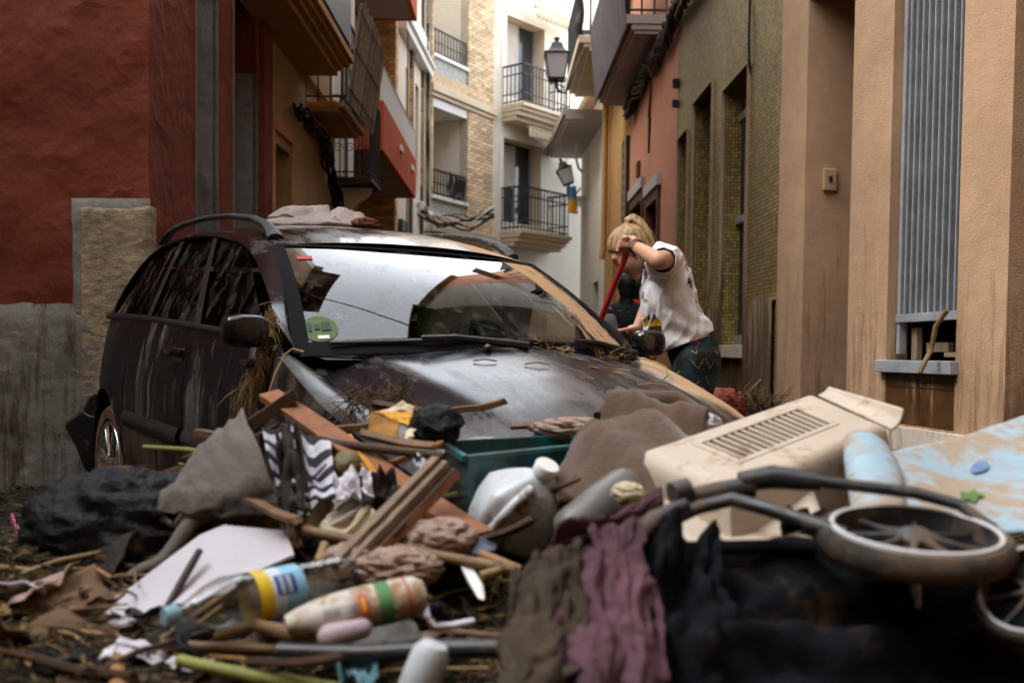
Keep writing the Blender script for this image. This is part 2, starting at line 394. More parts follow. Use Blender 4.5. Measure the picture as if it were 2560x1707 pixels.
def railing(parent, fac, s0, s1, proj, z0, z1, step=.12, r=.009, mat=None, ends=(True, True), mids=()):
    mat = mat or m_iron; path = []
    if ends[0]: path.append((s0, 0))
    path += [(s0, proj), (s1, proj)]
    if ends[1]: path.append((s1, 0))
    rl = None
    for nm, z, rr in [('handrail', z1, r*1.9), ('bottom_rail', z0+.06, r*1.3)] + [('middle_rail', q, r*1.2) for q in mids]:
        mb = MB()
        for a, b in zip(path[:-1], path[1:]): mb.tube([fac.pt(a[0], z, a[1]), fac.pt(b[0], z, b[1])], rr, 6)
        o = part(nm, mb, mat, parent)
        if nm == 'handrail': rl = o
    bars(parent, fac, s0, s1, proj, z0, z1, step, r, mat)
    if ends[0] and proj > .2: bars(parent, fac, .0, proj, s0, z0, z1, step, r, mat, along='o')
    if ends[1] and proj > .2: bars(parent, fac, .0, proj, s1, z0, z1, step, r, mat, along='o')
def slab(parent, fac, s0, s1, z, layers, mat, name='balcony_slab', soffit=None):
    mb = MB()
    for a, b, p, e in layers: fac.box(mb, s0-e, s1+e, z+a, z+b, -.02, p)
    return part(name, mb, mat, parent, bevel=.004)

# ------------------------------------------------------------------ red corner house
D_RED = 6.27; xc = at(375, 880, D_RED).x
ff = Fac((xc, D_RED), (-9.0, D_RED+.25), 'R')      # gable end seen from the street; out = towards the camera
ff.n = V((ff.t.y, -ff.t.x, 0)); ff.n = ff.n if ff.n.y < 0 else -ff.n
fl = Fac((xc, D_RED), (xc+.022, 9.09), 'L')
hr = house('deep red stuccoed corner house with a rough grey base', fl)
mb = MB(); ff.wall(mb, -.1, 4.6, [], disp=.022, step=.04, s1=3.4); ff.wall(mb, 4.6, 15, [], s1=3.4); ff.wall(mb, -.1, 15, [], s0=3.4, s1=6.7); part('gable_wall', mb, m_red, hr, smooth=True, angle=0)
s1_, s2_ = fl.sx(490), fl.sx(541); s3_, s4_ = fl.sx(583), fl.sx(640)
mb = MB(); zt = 4.1
fl.wall(mb, -.1, 15, [(s1_, s2_, -.1, 5.2, .42), (s3_, s4_, -.1, zt, .45)], mj=1, disp=.008, step=.09)
part('street_wall', mb, [m_red, m_greyp], hr, smooth=True, angle=30)
mb = MB(); w_ = s4_-s3_                                  # rounded head of the passage
for k in range(10):
    a0 = math.pi/2*k/10; a1 = math.pi/2*(k+1)/10; f_ = lambda a: (s4_ - w_*.55*(1-math.cos(a)), zt-.75+.75*math.sin(a))
    (sa, za), (sb, zb) = f_(a0), f_(a1)
    mb.hexa([fl.pt(sa,za,.004), fl.pt(s4_+.01,za,.004), fl.pt(s4_+.01,za,-.4), fl.pt(sa,za,-.4), fl.pt(sb,zb,.004), fl.pt(s4_+.01,zb,.004), fl.pt(s4_+.01,zb,-.4), fl.pt(sb,zb,-.4)])
part('arch_corner', mb, m_red, hr)
for a, b, z in ((s1_, s2_, 5.2), (s3_, s4_, zt)):
    mb = MB(); fl.box(mb, a-.02, b+.02, -.1, z+.02, -.44, -.50); d_ = part('door', mb, m_dark if a > 1 else m_greyp, hr)
    mb = MB()
    for q in (a-.014, b): fl.box(mb, q, q+.014, 0, z, -.03, .010)
    part('door_trim', mb, m_greyp, hr)
mb = MB(); fl.box(mb, .3, fl.L, 14.8, 14.97, -.02, .9); part('eaves', mb, m_wood, hr)  # unseen overhang, added to darken the left of the windscreen reflection
mb = MB(); fl.box(mb, fl.sx(641), fl.sx(662), 0, 9.0, .0, .07); part('pilaster', mb, m_red, hr, bevel=.01)
fl.core(hr, 15, 5, .55, s0=.4)
# grey base render and the corner stone stand proud of the red stucco
zb_ = ff.px(90, 760)[1]; zs = ff.px(250, 526)[1]; sA = ff.sx(181); sB = ff.sx(206)
def relief(fn_in, s0, s1, z0, z1, off, dsp, n=.045, sk=7):
    mb = MB(); nu = int((s1-s0)/n); nv = int((z1-z0)/n)
    def f(u, v):
        a = s0+(s1-s0)*u; z = z0+(z1-z0)*v; z += .03*v*v*(1 if z1 < 1.5 else 0)*fbm(a*5, 2.2, 7); e = min(u, 1-u, 1-v)*6
        return ff.pt(a, z, off*min(1, e*2+.05) + dsp*(fbm(a*sk, z*sk, 1.1)+.6*fbm(a*3*sk, z*3*sk, 4))*min(1, e*3))
    mb.grid(f, nu, nv); return mb
part('base_render', relief(None, -.006, 4.2, -.1, zb_, .035, .009), m_greyp, hr, smooth=True, angle=0)
part('base_render', relief(None, -.004, sA, zb_-.05, zs+.075, .030, .004), m_greyp, hr, smooth=True, angle=0)
mb = MB(); nz = 40; nxs = 26                           # corner stone wraps the corner
def fst(u, v):
    z = -.05+(zs+.03+.05)*v; L1 = sB; L2 = .10
    a = (L1+L2)*u; e = min(1, min((1-v)*2, u, 1-u)*45)
    nn = .004*fbm(a*7, z*7, 8)+.006*fbm(a*14, z*60, 2, 3) - .02*max(0, fbm(a*4, z*4, 11, 3)-.5)
    rough_top = .006*fbm(a*6, 3, 1)
    if a < L1:
        k = (L1-a); rr = min(1, k/.03) if k < .03 else 1
        return ff.pt(k+.006*(1-rr), z+rough_top*v, .036*e*(.8+.2*rr)+nn*e)
    return fl.pt(a-L1, z+rough_top*v, .012*e+nn*e)
mb.grid(fst, 80, 130); part('corner_stone', mb, m_stone, hr, smooth=True, angle=0)

# ------------------------------------------------------------------ ochre house with two balconies
fo = Fac((xc+.022, 9.10), (xc+.05, 12.25), 'L'); ho = house('ochre house with a shallow balcony and a reed-screened balcony', fo)
d0, d1 = fo.sx(681), fo.sx(724)
mb = MB(); fo.wall(mb, -.1, 15, [(d0, d1, -.1, 2.9, .25), (fo.sx(745), fo.sx(800), -.1, 2.05, .3)]); part('wall', mb, m_beige, ho)
mb = MB()
fo.box(mb, d0-.10, d0, 0, 3.0, -.02, .03); fo.box(mb, d1, d1+.10, 0, 3.0, -.02, .03); fo.box(mb, d0-.1, d1+.1, 3.0, 3.12, -.02, .035)
part('door_frame', mb, m_ochre, ho, bevel=.006)
mb = MB(); fo.box(mb, d0, d1, 0, 2.92, -.22, -.27); part('door', mb, m_wood, ho)
mb = MB(); fo.box(mb, fo.sx(745), fo.sx(800), 0, 2.05, -.28, -.33); part('shutter_door', mb, m_dark, ho)
mb = MB(); fo.box(mb, fo.sx(737), fo.sx(741), 1.95, 2.15, 0, .03); part('doorbell', mb, m_alu, ho)
fo.core(ho, 15, 5, .5)
mb = MB(); fo.box(mb, 0, fo.L, 14.8, 14.97, -.02, .9); part('eaves', mb, m_wood, ho)  # out of view; added to widen the dark left part of the reflection
z1_ = 3.82; p_near = -.95; e_ = fo.sx(752)
slab(ho, fo, p_near, e_, z1_, [(0, .05, .38, 0), (.05, .09, .44, .0), (.09, .13, .50, 0), (.13, .20, .55, .0)], m_ochre)
railing(ho, fo, p_near, e_-.03, .50, z1_+.2, z1_+1.2, .105, .010, m_iron, (False, True))
mb = MB(); fo.box(mb, p_near, e_-.04, z1_+.30, z1_+1.15, .515, .522); part('mesh_guard', mb, m_iron, ho)
q0, q1 = fo.sx(762), fo.sx(823)
slab(ho, fo, q0, q1, 3.50, [(0, .04, .34, 0), (.04, .10, .42, .02)], m_ochre)
mb = MB(); fo.box(mb, q0-.1, q1, 3.30, 3.497, -.02, .06); part('cornice', mb, m_beige, ho, bevel=.01)
railing(ho, fo, q0, q1, .40, 3.60, 4.55, .14, .009, m_iron, (True, True))
mb = MB(); fo.box(mb, 0, fo.L, 3.85, 3.97, 0, .05); part('string_course', mb, m_ochre, ho, bevel=.008)
m_reed = mk('grey reed', (.22, .18, .135), .8, .35, 14, .2, 60, rnd=.5)
rs = thing('reed_screen', 'grey split-reed screen leaning out over the small ochre balcony railing', 'screen', tuple(fo.pt(q0, 3.6, .42)))
c4 = [fo.pt(q0-.02, 3.60, .45), fo.pt(q1+.05, 3.56, .50), fo.pt(q1+.05, 4.62, .66), fo.pt(q0-.02, 4.72, .60)]
n_ = 56
for i in range(n_):
    u = i/(n_-1); a = c4[0].lerp(c4[1], u); b = c4[3].lerp(c4[2], u); j = fo.n*random.uniform(-.006, .006)
    top = (b-a)*random.uniform(.93, 1.03)*(1-.12*abs(u-.5)*2*(1 if u > .5 else .2))
    mb = MB(); mb.tube([a+j, a+top*.5+j*.3, a+top+j], [.0085, .0095, .007], 5); part('reed', mb, m_reed, rs)
for k in (.12, .5, .86):
    mb = MB(); mb.tube([c4[0].lerp(c4[3], k)+fo.n*.012, c4[1].lerp(c4[2], k)+fo.n*.012], .004, 5); part('wire', mb, m_iron, rs)
# dark ragged cables under the ochre eaves
cb_ = thing('cable_bundle', 'ragged dark cable bundle sagging along the ochre house wall', 'cable', tuple(fo.pt(1.5, 3.0, .1)))
for k in range(7):
    mb = MB(); pts = [fo.pt(.9+2.2*i/14, 3.34-.35*max(0, i-8)/6*1.8+.05*math.sin(i*1.7+k), .07+.05*math.sin(i*1.1+k*2)+.02*k*.4) for i in range(15)]
    mb.tube(pts, .016, 6); part('cable', mb, m_cable, cb_, smooth=True)
for k in range(5):
    mb = MB(); pts = [fo.pt(2.95+.03*math.sin(k+i*1.3), 3.0-.17*i, .10+.03*math.sin(i*2+k)) for i in range(8)]
    mb.tube(pts, .018, 6); part('cable', mb, m_cable, cb_, smooth=True)

# ------------------------------------------------------------------ white house with an iron balcony
fw = Fac((xc+.05, 12.26), (xc+.06, 13.2), 'L'); hw = house('narrow white house with a black scrolled iron balcony', fw)
mb = MB(); fw.wall(mb, -.1, 15, [(.18, .62, 3.2, 5.4, .2)]); part('wall', mb, m_white, hw)
mb = MB(); fw.box(mb, .18, .62, 3.2, 5.4, -.16, -.2); part('balcony_door', mb, m_wood, hw)
mb = MB(); mb.tube([fw.pt(.86, 0, .07), fw.pt(.86, 9, .07)], .05, 10); part('downpipe', mb, m_wpaint, hw, smooth=True)
fw.core(hw, 15, 5, .5)
slab(hw, fw, .02, .84, 3.02, [(0, .05, .48, 0)], m_iron)
railing(hw, fw, .02, .84, .46, 3.07, 4.05, .10, .008, m_iron)
for zc in (3.42, 3.78):
    for k in range(3):
        mb = MB(); c0 = .07+.15*k
        mb.tube([fw.pt(.02, zc+(.065-.0045*i)*math.sin(i*.7), c0+(.065-.0045*i)*math.cos(i*.7)) for i in range(14)], .006, 5); part('scroll', mb, m_iron, hw)
mb = MB(); mb.prism([fw.pt(.42, 2.55, 0), fw.pt(.42, 3.0, 0), fw.pt(.42, 3.0, .42), fw.pt(.42, 2.9, .38), fw.pt(.42, 2.75, .16)], fw.t*.10); part('bracket', mb, m_white, hw)

# ------------------------------------------------------------------ red-balcony house
fr = Fac((-2.75, 13.21), (-2.72, 17.38), 'L'); hb = house('house with long red parapet balconies topped by white rails', fr)
mb = MB(); fr.wall(mb, -.1, 7.6, [(.6, 1.6, 3.9, 6.0, .2), (2.2, 3.2, 3.9, 6.0, .2)]); part('wall', mb, m_white, hb)
for a in (.6, 2.2):
    mb = MB(); fr.box(mb, a, a+1, 3.9, 6, -.16, -.2); part('balcony_door', mb, m_glass, hb)
fr.core(hb, 7.6, 4.5, .5)
for z in (3.60, 6.62):
    mb = MB(); fr.box(mb, .02, 4.10, z, z+.10, -.01, .93); sl = part('balcony_slab', mb, m_soffit, hb)
    mb = MB(); fr.box(mb, .0, 4.12, z-.02, z+.63, .94, 1.02); fr.box(mb, .0, .07, z-.02, z+.63, .0, .94); fr.box(mb, 4.05, 4.12, z-.02, z+.63, 0, .94)
    part('parapet', mb, m_redp, hb, bevel=.006)
    mb = MB(); mb.tube([fr.pt(.03, z+1.12, 0), fr.pt(.03, z+1.12, .98), fr.pt(4.08, z+1.12, .98)], .022, 8); part('handrail', mb, m_alu, hb)
    mb = MB(); fr.box(mb, .02, 4.1, z+.64, z+1.07, .975, .985); part('corrugated_screen', mb, m_wpaint, hb)
    bars(hb, fr, .03, 4.08, .99, z+.63, z+1.1, .09, .008, m_wpaint, 'baluster')
    bars(hb, fr, .05, .98, .03, z+.63, z+1.1, .2, .012, m_wpaint, 'baluster', along='o')
for a, zz in ((1.75, 3.93), (3.35, 3.93)):
    mb = MB(); fr.box(mb, a, a+.28, zz, zz+.09, 1.021, 1.05); part('drain_spout', mb, m_wpaint, hb, bevel=.01)
mb = MB(); mb.lathe([(0, -.12), (.10, -.11), (.16, -.07), (.18, 0)], Matrix.Translation(fr.pt(2.2, 6.61, .5)), 20); part('ceiling_lamp', mb, m_soffit, hb, smooth=True)

# ------------------------------------------------------------------ yellow brick house (piers seen end-on)
def bricks(parent, P0, ux, n, W, z0, z1, mat, bw=.215, bh=.062, gap=.011, d=.03, name='brick'):
    ux = V(ux); n = V(n); bwn = max(1, round(W/bw)); L = W/bwn
    mbs = {}
    def me(w_):
        k = round(w_, 3)
        if k not in mbs:
            mb = MB(); mb.box((0,0,0), (w_-gap, d*2, bh-gap)); mm = mesh_of(mb, name); mm.materials.append(mat); mbs[k] = mm
        return mbs[k]
    base = ABS.get(parent.name, V((0,0,0))); rot = Matrix((ux, -n, V((0,0,1)))).transposed().to_4x4(); r = 0; z = z0
    while z+bh <= z1+1e-6:
        segs = [(i*L, L) for i in range(bwn)] if r % 2 == 0 else [(0, L/2)] + [(L/2+i*L, L) for i in range(bwn-1)] + [(W-L/2, L/2)]
        for a, w_ in segs:
            p = P0 + ux*(a+w_/2) + V((0,0,z+bh/2)) + n*random.uniform(-.003, .003) - n*d*.55
            piece(name, me(w_), parent, Matrix.Translation(p-base) @ rot)
        z += bh; r += 1
fb = Fac((-1.99, 17.42), (-1.76, 21.0), 'L'); hk = house('yellow brick house with end-on piers and white balcony bands', fb)
mb = MB(); fb.wall(mb, -.1, 8.6, [(1.2, 1.5, 4.1, 6.2, .3), (2.3, 2.75, 4.1, 6.2, .3)], off=-.12); part('wall', mb, m_white, hk)
fb.core(hk, 8.6, 4, .6)
xp0, xp1 = at(884, 400, 17.42).x, at(986, 400, 17.42).x
mb = MB(); mb.box(((xp0+xp1)/2, 17.62, 4.25), (xp1-xp0-.012, .36, 8.6)); pr = part('pier', mb, m_mortar, hk)
bricks(pr, V((xp0, 17.43, 0)), (1,0,0), (0,-1,0), xp1-xp0, 4.85, 6.70, m_brick)
bricks(pr, V((xp0, 17.43, 0)), (1,0,0), (0,-1,0), xp1-xp0, 2.3, 3.62, m_brick)
bricks(pr, V((xp1+.005, 17.45, 0)), (0,1,0), (1,0,0), .36, 2.3, 6.7, m_brick2, bw=.18)
for (xa, xb, yy, za, zb2) in ((1004, 1030, 19.0, 4.6, 6.3), (1036, 1057, 20.4, 4.3, 6.3)):
    x0, x1 = at(xa, 400, yy).x, at(xb, 400, yy).x
    mb = MB(); mb.box(((x0+x1)/2, yy+.17, 4.7), (x1-x0-.01, .30, 9.4)); pq = part('pier', mb, m_mortar, hk)
    bricks(pq, V((x0, yy+.02, 0)), (1,0,0), (0,-1,0), x1-x0, za, zb2, m_brick, bw=.24)
for z in (6.62,):
    mb = MB(); fb.box(mb, .35, fb.L, z, z+.16, -.14, .05); fb.box(mb, .35, fb.L, z+.163, z+.24, -.14, .10); fb.box(mb, .35, fb.L, z+.243, z+.75, -.14, -.04); part('balcony_band', mb, m_wpaint, hk, bevel=.01)
mb = MB(); fb.box(mb, .42, 1.1, 0, 3.3, -.1, -.02); part('green_door', mb, m_green, hk, bevel=.01)
mb = MB(); mb.tube([fb.pt(.5, 2.5, .04), fb.pt(.5, 9.5, .04)], .012, 6); part('downpipe', mb, m_iron, hk)

# ------------------------------------------------------------------ loggia house (pale brick frame)
fg = Fac((-1.755, 21.02), (-.51, 23.2), 'L'); hl = house('pale brick house with open white loggias and granite fronts', fg)
sl_, sr_ = fg.sx(1078), fg.sx(1163)
mb = MB(); fg.box(mb, 0, fg.L, -.1, 11.5, -1.15, -1.25); part('back_wall', mb, m_white, hl)
mb = MB(); fg.box(mb, sr_, sr_+.08, -.1, 11.5, -1.14, -.20); fg.box(mb, sl_-.08, sl_, -.1, 11.5, -1.14, -.2); part('side_wall', mb, m_white, hl)
mb = MB(); fg.box(mb, sr_+.004, fg.L, -.1, 11.5, -.34, -.02); pl = part('pillar', mb, m_mortar2, hl)
base = fg.pt(sr_, 0, .0); bricks(pl, base, fg.t, fg.n, fg.L-sr_, 3.3, 9.15, m_brick2, bw=.25, bh=.078, gap=.012)
mb = MB(); fg.box(mb, 0, sl_-.004, -.1, 11.5, -.3, -.02); pl2 = part('pillar', mb, m_mortar2, hl)
bricks(pl2, fg.pt(0, 0, 0), fg.t, fg.n, sl_, 4.4, 9.15, m_brick2, bw=.2, bh=.078, gap=.012)
for (rt, pt_, pb, sb, st, sb2) in ((85, 152, 205, 235, 205, 262), (432, 500, 548, 575, 548, 600)):
    zr = fg.px(1120, rt)[1]; zp = fg.px(1120, pt_-4)[1]; zpb = fg.px(1120, pb)[1]; zb3 = fg.px(1120, sb2-4)[1]
    mb = MB(); fg.box(mb, sl_+.002, sr_-.002, zpb+.10, zp-.08, -.10, -.03); part('granite_panel', mb, m_granite, hl)
    mb = MB(); fg.box(mb, sl_-.02, sr_+.03, zp-.077, zp, -.16, .03); part('coping', mb, m_wpaint, hl, bevel=.01)
    mb = MB(); fg.box(mb, -.03, fg.L+.02, zpb-.17, zpb+.097, -.2, .006); part('brick_band', mb, m_brick2, hl)
    mb = MB(); fg.box(mb, -.06, fg.L+.05, zpb-.34, zpb-.173, -1.1, .10); fg.box(mb, -.03, fg.L+.02, zpb-.43, zpb-.343, -1.1, .05); part('cornice', mb, m_cream, hl, bevel=.012)
    mb = MB(); fg.box(mb, sl_, sr_, zb3-.18, zb3+.0, -1.1, -.01); part('ceiling_slab', mb, m_wpaint, hl)
    railing(hl, fg, sl_+.02, sr_-.02, -.05, zp+.004, zr, .115, .014, m_iron, (False, False), mids=((zp+zr)/2,))
    mb = MB(); fg.box(mb, sl_+.05, sl_+.42, zp-.3, zp+1.5, -1.14, -1.08); wd = part('window', mb, m_glass, hl)
    mb = MB(); fg.box(mb, sl_+.04, sl_+.43, zp+1.0, zp+1.5, -1.075, -1.05); part('blind', mb, m_blind, wd)
mb = MB(); fg.box(mb, 0, fg.L, -.1, fg.px(1120, 590)[1], -.3, -.03); part('shop_front', mb, m_redp, hl)
mb = MB(); fg.box(mb, sl_+.1, sr_+.2, -.1, 2.6, -.029, .0); part('shop_shutter', mb, m_dark, hl)
wl = thing('laundry', 'dark clothes hung over the lower loggia railing', 'laundry', tuple(fg.pt(sr_-.6, 4.4, .02)))
zz = fg.px(1120, 432)[1]
for k in range(4):
    mb = MB(); a = sr_-.75+.17*k
    mb.grid(lambda u, v, a=a, k=k: fg.pt(a+.17*u, zz+.02-(.5+.1*(k % 2))*v, .0+.03*math.sin(u*6+k)+.02*math.sin(v*7)), 6, 8); part('garment', mb, m_iron, wl, smooth=True)

# ------------------------------------------------------------------ white house closing the street
fc = Fac((-.505, 23.21), (2.6, 26.9), 'L'); hc = house('cream white house with two iron balconies and scalloped awnings', fc)
wa0, wa1 = fc.sx(1259), fc.sx(1352); wb0, wb1 = fc.sx(1254), fc.sx(1347)
zA = (fc.px(1300, 250)[1], fc.px(1300, 50)[1]); zB = (fc.px(1300, 560)[1], fc.px(1300, 355)[1])
mb = MB(); fc.wall(mb, -.1, 12, [(wa0, wa1, zA[0], zA[1], .4), (wb0, wb1, zB[0], zB[1], .4), (wb0, wb1+.3, -.1, 2.7, .4)], mj=1); part('wall', mb, [m_white, m_cream], hc)
fc.core(hc, 12, 5, .6)
for (a, b, z0, z1, bl) in ((wa0, wa1, zA[0], zA[1], 0.0), (wb0, wb1, zB[0], zB[1], .45)):
    w_ = b-a; mb = MB(); fc.box(mb, a, b, z0, z1, -.36, -.4); wd = part('window', mb, m_glass, hc)
    mb = MB()
    for q in (a, a+w_*.53, b-.05): fc.box(mb, q, q+.05, z0, z1, -.36, -.31)
    part('frame', mb, m_alu, wd)
    zc = z0+(z1-z0)*bl; nsl = int((z1-zc)/.06); mb = MB(); fc.box(mb, a+.06, a+w_*.53-.01, 0, .052, -.335, -.305)
    for k in range(nsl):
        mb = MB(); fc.box(mb, a+.06, a+w_*.53-.01, zc+.06*k, zc+.06*k+.053, -.335, -.305); part('blind_slat', mb, m_blind, wd)
mb = MB(); fc.box(mb, wb0, wb1+.3, -.1, 2.7, -.3, -.35); part('street_door', mb, m_dark, hc)
for (px0, py, ry, nm) in ((1252, 252, 152, 'u'), (1252, 572, 462, 'l')):
    z = fc.px(1290, py, .6)[1]; zr = fc.px(1290, ry, .6)[1]; a0 = fc.sx(1248); a1 = fc.sx(1416, .6)
    slab(hc, fc, a0, a1, z-.36, [(0, .10, .42, 0), (.10, .2, .54, .02), (.2, .28, .62, .04), (.28, .36, .70, .05)], m_cream)
    railing(hc, fc, a0+.03, a1-.03, .62, z+.01, zr, .115, .013, m_iron, (True, True), mids=(z+.24, zr-.22))
aw = []
for (xa, xb, ya) in ((1285, 1392, 300), (1300, 1402, 8)):
    z = (fc.px(1290, 252, .6)[1]-.36-.07) if ya > 100 else fc.px(1300, ya-4, .3)[1]; a, b = fc.sx(xa), fc.sx(xb)
    mb = MB(); mb.tube([fc.pt(a, z+.02, .34), fc.pt(b, z+.02, .34)], .05, 10); r_ = part('awning_roll', mb, m_cream, hc, smooth=True)
    mb = MB(); mb.grid(lambda u, v: fc.pt(a+(b-a)*u, z-.02-(.20+.045*abs(math.sin(u*math.pi*11)))*v, .38+.035*math.sin(u*math.pi*22)*v), 88, 3); part('valance', mb, m_cream, hc, smooth=True, solid=.006)
    mb = MB(); mb.tube([fc.pt(b-.05, z, .34), fc.pt(b+.12, z-1.1, .05)], .012, 6); part('awning_arm', mb, m_alu, hc)
mb = MB(); mb.tube([fc.pt(.12, 9.6, .1), fc.pt(.14, 7, .12), fc.pt(.10, 5.2, .1), fc.pt(.05, 3.5, .16), fc.pt(-.05, 3.0, .2)], .018, 6); part('loose_cable', mb, m_cablew, hc, smooth=True)

# pink house beyond
fk = Fac((1.55, 29.5), (3.6, 30.6), 'L'); hp_ = house('pink house with a railed terrace at the far bend', fk)
mb = MB(); fk.wall(mb, -.1, 13, [(fk.sx(1424), fk.sx(1444), fk.px(1430, 580)[1], fk.px(1430, 480)[1], .3)], s0=-1.5, s1=4); part('wall', mb, m_pink, hp_)
mb = MB(); fk.box(mb, fk.sx(1423), fk.sx(1445), fk.px(1430, 580)[1], fk.px(1430, 480)[1], -.2, -.25); part('balcony_door', mb, mk('red brown door', (.30,.06,.02), .6), hp_)
fk.core(hp_, 13, 4, .5, s0=-1.5, s1=4)
z = fk.px(1440, 582, .8)[1]
slab(hp_, fk, -.8, 2.6, z-.45, [(0, .40, .78, 0), (.4, .48, .86, .02)], m_pink)
railing(hp_, fk, -.7, 2.5, .78, z+.04, fk.px(1440, 488, .8)[1], .12, .012, m_iron, (False, False))
mb = MB(); fk.box(mb, fk.sx(1410), fk.sx(1468), fk.px(1440, 690)[1], fk.px(1440, 672)[1], 0, .5); part('porch_roof', mb, m_wpaint, hp_, bevel=.01)
mb = MB(); fk.box(mb, fk.sx(1412), fk.sx(1460), -.1, fk.px(1440, 692)[1], 0, .02); part('street_door', mb, m_dark, hp_)

# ------------------------------------------------------------------ street's other side: peach house
def XR(D): return 2.11-.1326*(D-8) if D <= 8 else 2.27-.02*D
fp = Fac((XR(2.6), 2.6), (XR(8.0), 8.0), 'R'); hq = house('peach plastered house with a corrugated metal shutter and mud-streaked walls', fp)
sw0, sw1 = fp.sx(2389), fp.sx(2215); sd0, sd1 = fp.sx(2117), fp.sx(2003); se1 = fp.sx(2514)
zsill = fp.px(2280, 901)[1]; zpan = fp.px(2280, 1064)[1]; zsh = fp.px(2280, 803)[1]
mb = MB(); fp.wall(mb, .0, 4.9, [(se1-1.15, se1, .0, 3.5, .5), (sw0, sw1, zpan, 3.4, .14), (sd0, sd1, .0, 3.6, .5)], disp=.004, step=.12)
part('wall', mb, m_orange, hq, smooth=True, angle=30); fp.core(hq, 11, 5, .6)
mb = MB(); fp.wall(mb, 4.9, 11, [(1, 2, 5.4, 7.6, .2), (3.2, 4.2, 5.4, 7.6, .2)]); part('upper_wall', mb, m_updim, hq)
mb = MB(); fp.box(mb, 0, fp.L, 10.8, 10.97, -.02, .75); part('eaves', mb, m_wood, hq)  # added above the view so the windscreen mirrors less bright sky
for a in (1, 3.2):
    mb = MB(); fp.box(mb, a, a+1, 5.4, 7.6, -.16, -.2); part('upper_window', mb, m_glass, hq)
mb = MB(); fp.box(mb, sw0, sw1, zpan, 3.4, -.45, -.5); part('window_back', mb, m_dark, hq)
sh = thing('_tmp', None, None); bpy.data.objects.remove(sh)
mb = MB(); e = .04; fp.box(mb, sw0+.01, sw1-.01, zsh, zsh+.05, -.10, -.05)
for q in (sw0+.01, sw1-.045): fp.box(mb, q, q+.035, zsill+.04, 3.38, -.11, -.06)
shf = part('shutter_frame', mb, m_alu, hq, bevel=.003)
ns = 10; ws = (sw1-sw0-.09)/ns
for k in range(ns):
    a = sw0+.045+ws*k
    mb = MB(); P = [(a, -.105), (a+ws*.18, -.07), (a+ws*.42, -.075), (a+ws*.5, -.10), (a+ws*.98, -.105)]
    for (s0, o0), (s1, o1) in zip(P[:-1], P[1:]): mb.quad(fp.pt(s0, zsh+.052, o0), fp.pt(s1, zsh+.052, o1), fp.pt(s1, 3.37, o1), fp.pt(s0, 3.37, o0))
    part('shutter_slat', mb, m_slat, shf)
    mb = MB(); fp.box(mb, a+ws*.18, a+ws*.18+.007, zsh+.053, 3.368, -.069, -.058); part('slat_glint', mb, m_glint, shf)  # pale strip added as the painted sky highlight along each slat ridge
mb = MB(); fp.box(mb, sw0-.03, sw1+.05, zsill-.075, zsill, -.40, .05); part('window_sill', mb, m_alu, hq, bevel=.005)
zg = fp.px(2280, 970)[1]
mb = MB(); fp.box(mb, sw0, sw1, zpan, zsill-.08, -.06, -.03); tp = part('tile_backing', mb, m_ochre, hq)
for k in range(2):
    a, b = sw0+(sw1-sw0)*k/2, sw0+(sw1-sw0)*(k+1)/2
    for z0, z1 in ((zpan+.004, zg-.003), (zg+.003, zsill-.082)):
        mb = MB(); fp.box(mb, a+.003, b-.003, z0, z1, -.029, -.012); part('tile', mb, m_tileb, tp, bevel=.002)
mb = MB(); fp.box(mb, se1-.02, sd0+.0, .0, zpan-.012, -.03, .022); fp.box(mb, sd1, fp.L, .0, .45, -.03, .022); part('base_course', mb, m_marble, hq, bevel=.004)
mb = MB(); fp.box(mb, sd0-.02, sd1+.02, 0, 3.6, -.48, -.55); fp.box(mb, se1-1.17, se1+.02, 0, 3.5, -.48, -.55); part('door', mb, m_wood, hq)
# doorbell plate on the far jamb of the doorway
pj = fp.pt(sd1, 0, 0); zc = at(2054, 449, pj.y).z; off_c = -.19
mb = MB(); u_ = -fp.n
c_ = fp.pt(sd1-.012, zc, off_c)
mb.hexa([c_+u_*a+fp.t*b+V((0,0,d)) for d in (-.085, .085) for a, b in ((-.055,-.012),(.055,-.012),(.055,.012),(-.055,.012))])
pb_ = part('doorbell', mb, m_orange, hq, bevel=.012); mb = MB()
mb.hexa([c_+u_*a+fp.t*b+V((0,0,d)) for d in (-.02, .025) for a, b in ((-.012,-.018),(.012,-.018),(.012,-.008),(-.012,-.008))]); part('bell_button', mb, m_dark, pb_)

# ------------------------------------------------------------------ mosaic house
ft = Fac((XR(8.0), 8.005), (XR(12.5), 12.5), 'R'); hm = house('house clad in olive and gold mosaic tiles above a stained dado', ft)
A0, A1 = ft.sx(1863), ft.sx(1801); B0, B1 = ft.sx(1774), ft.sx(1727); C0, C1 = ft.sx(1714), ft.sx(1689)
zA0 = ft.px(1850, 862)[1]; zA1 = ft.px(1863, 176)[1]; zB1 = ft.px(1774, 219)[1]; zC1 = ft.px(1714, 335)[1]; zdd = ft.px(1880, 756)[1]
ops = [(A0, A1, zA0, zA1, .24), (B0, B1, .0, zB1, .40), (C0, C1, .0, zC1, .35)]
mb = MB(); ft.wall(mb, 0, 12.5, ops); part('mosaic_wall', mb, m_mosaic, hm)
mb = MB(); ft.wall(mb, 0, zdd, [(A0, A1, zA0, zA1, .05), (B0, B1, 0, zB1, .05), (C0, C1, 0, zC1, .05)], off=.035, disp=.004, step=.1)
ft.wall(mb, zdd, zdd+.001, [], off=.035)
part('dado', mb, m_dado, hm, smooth=True, angle=30)
mb = MB()
for a, b in ((0, A0), (A1, B0), (B1, C0)): ft.box(mb, a+.002, b-.002, zdd-.02, zdd+.012, -.0, .033)
part('dado_cap', mb, m_dado, hm, bevel=.004); ft.core(hm, 12.5, 5, .5)
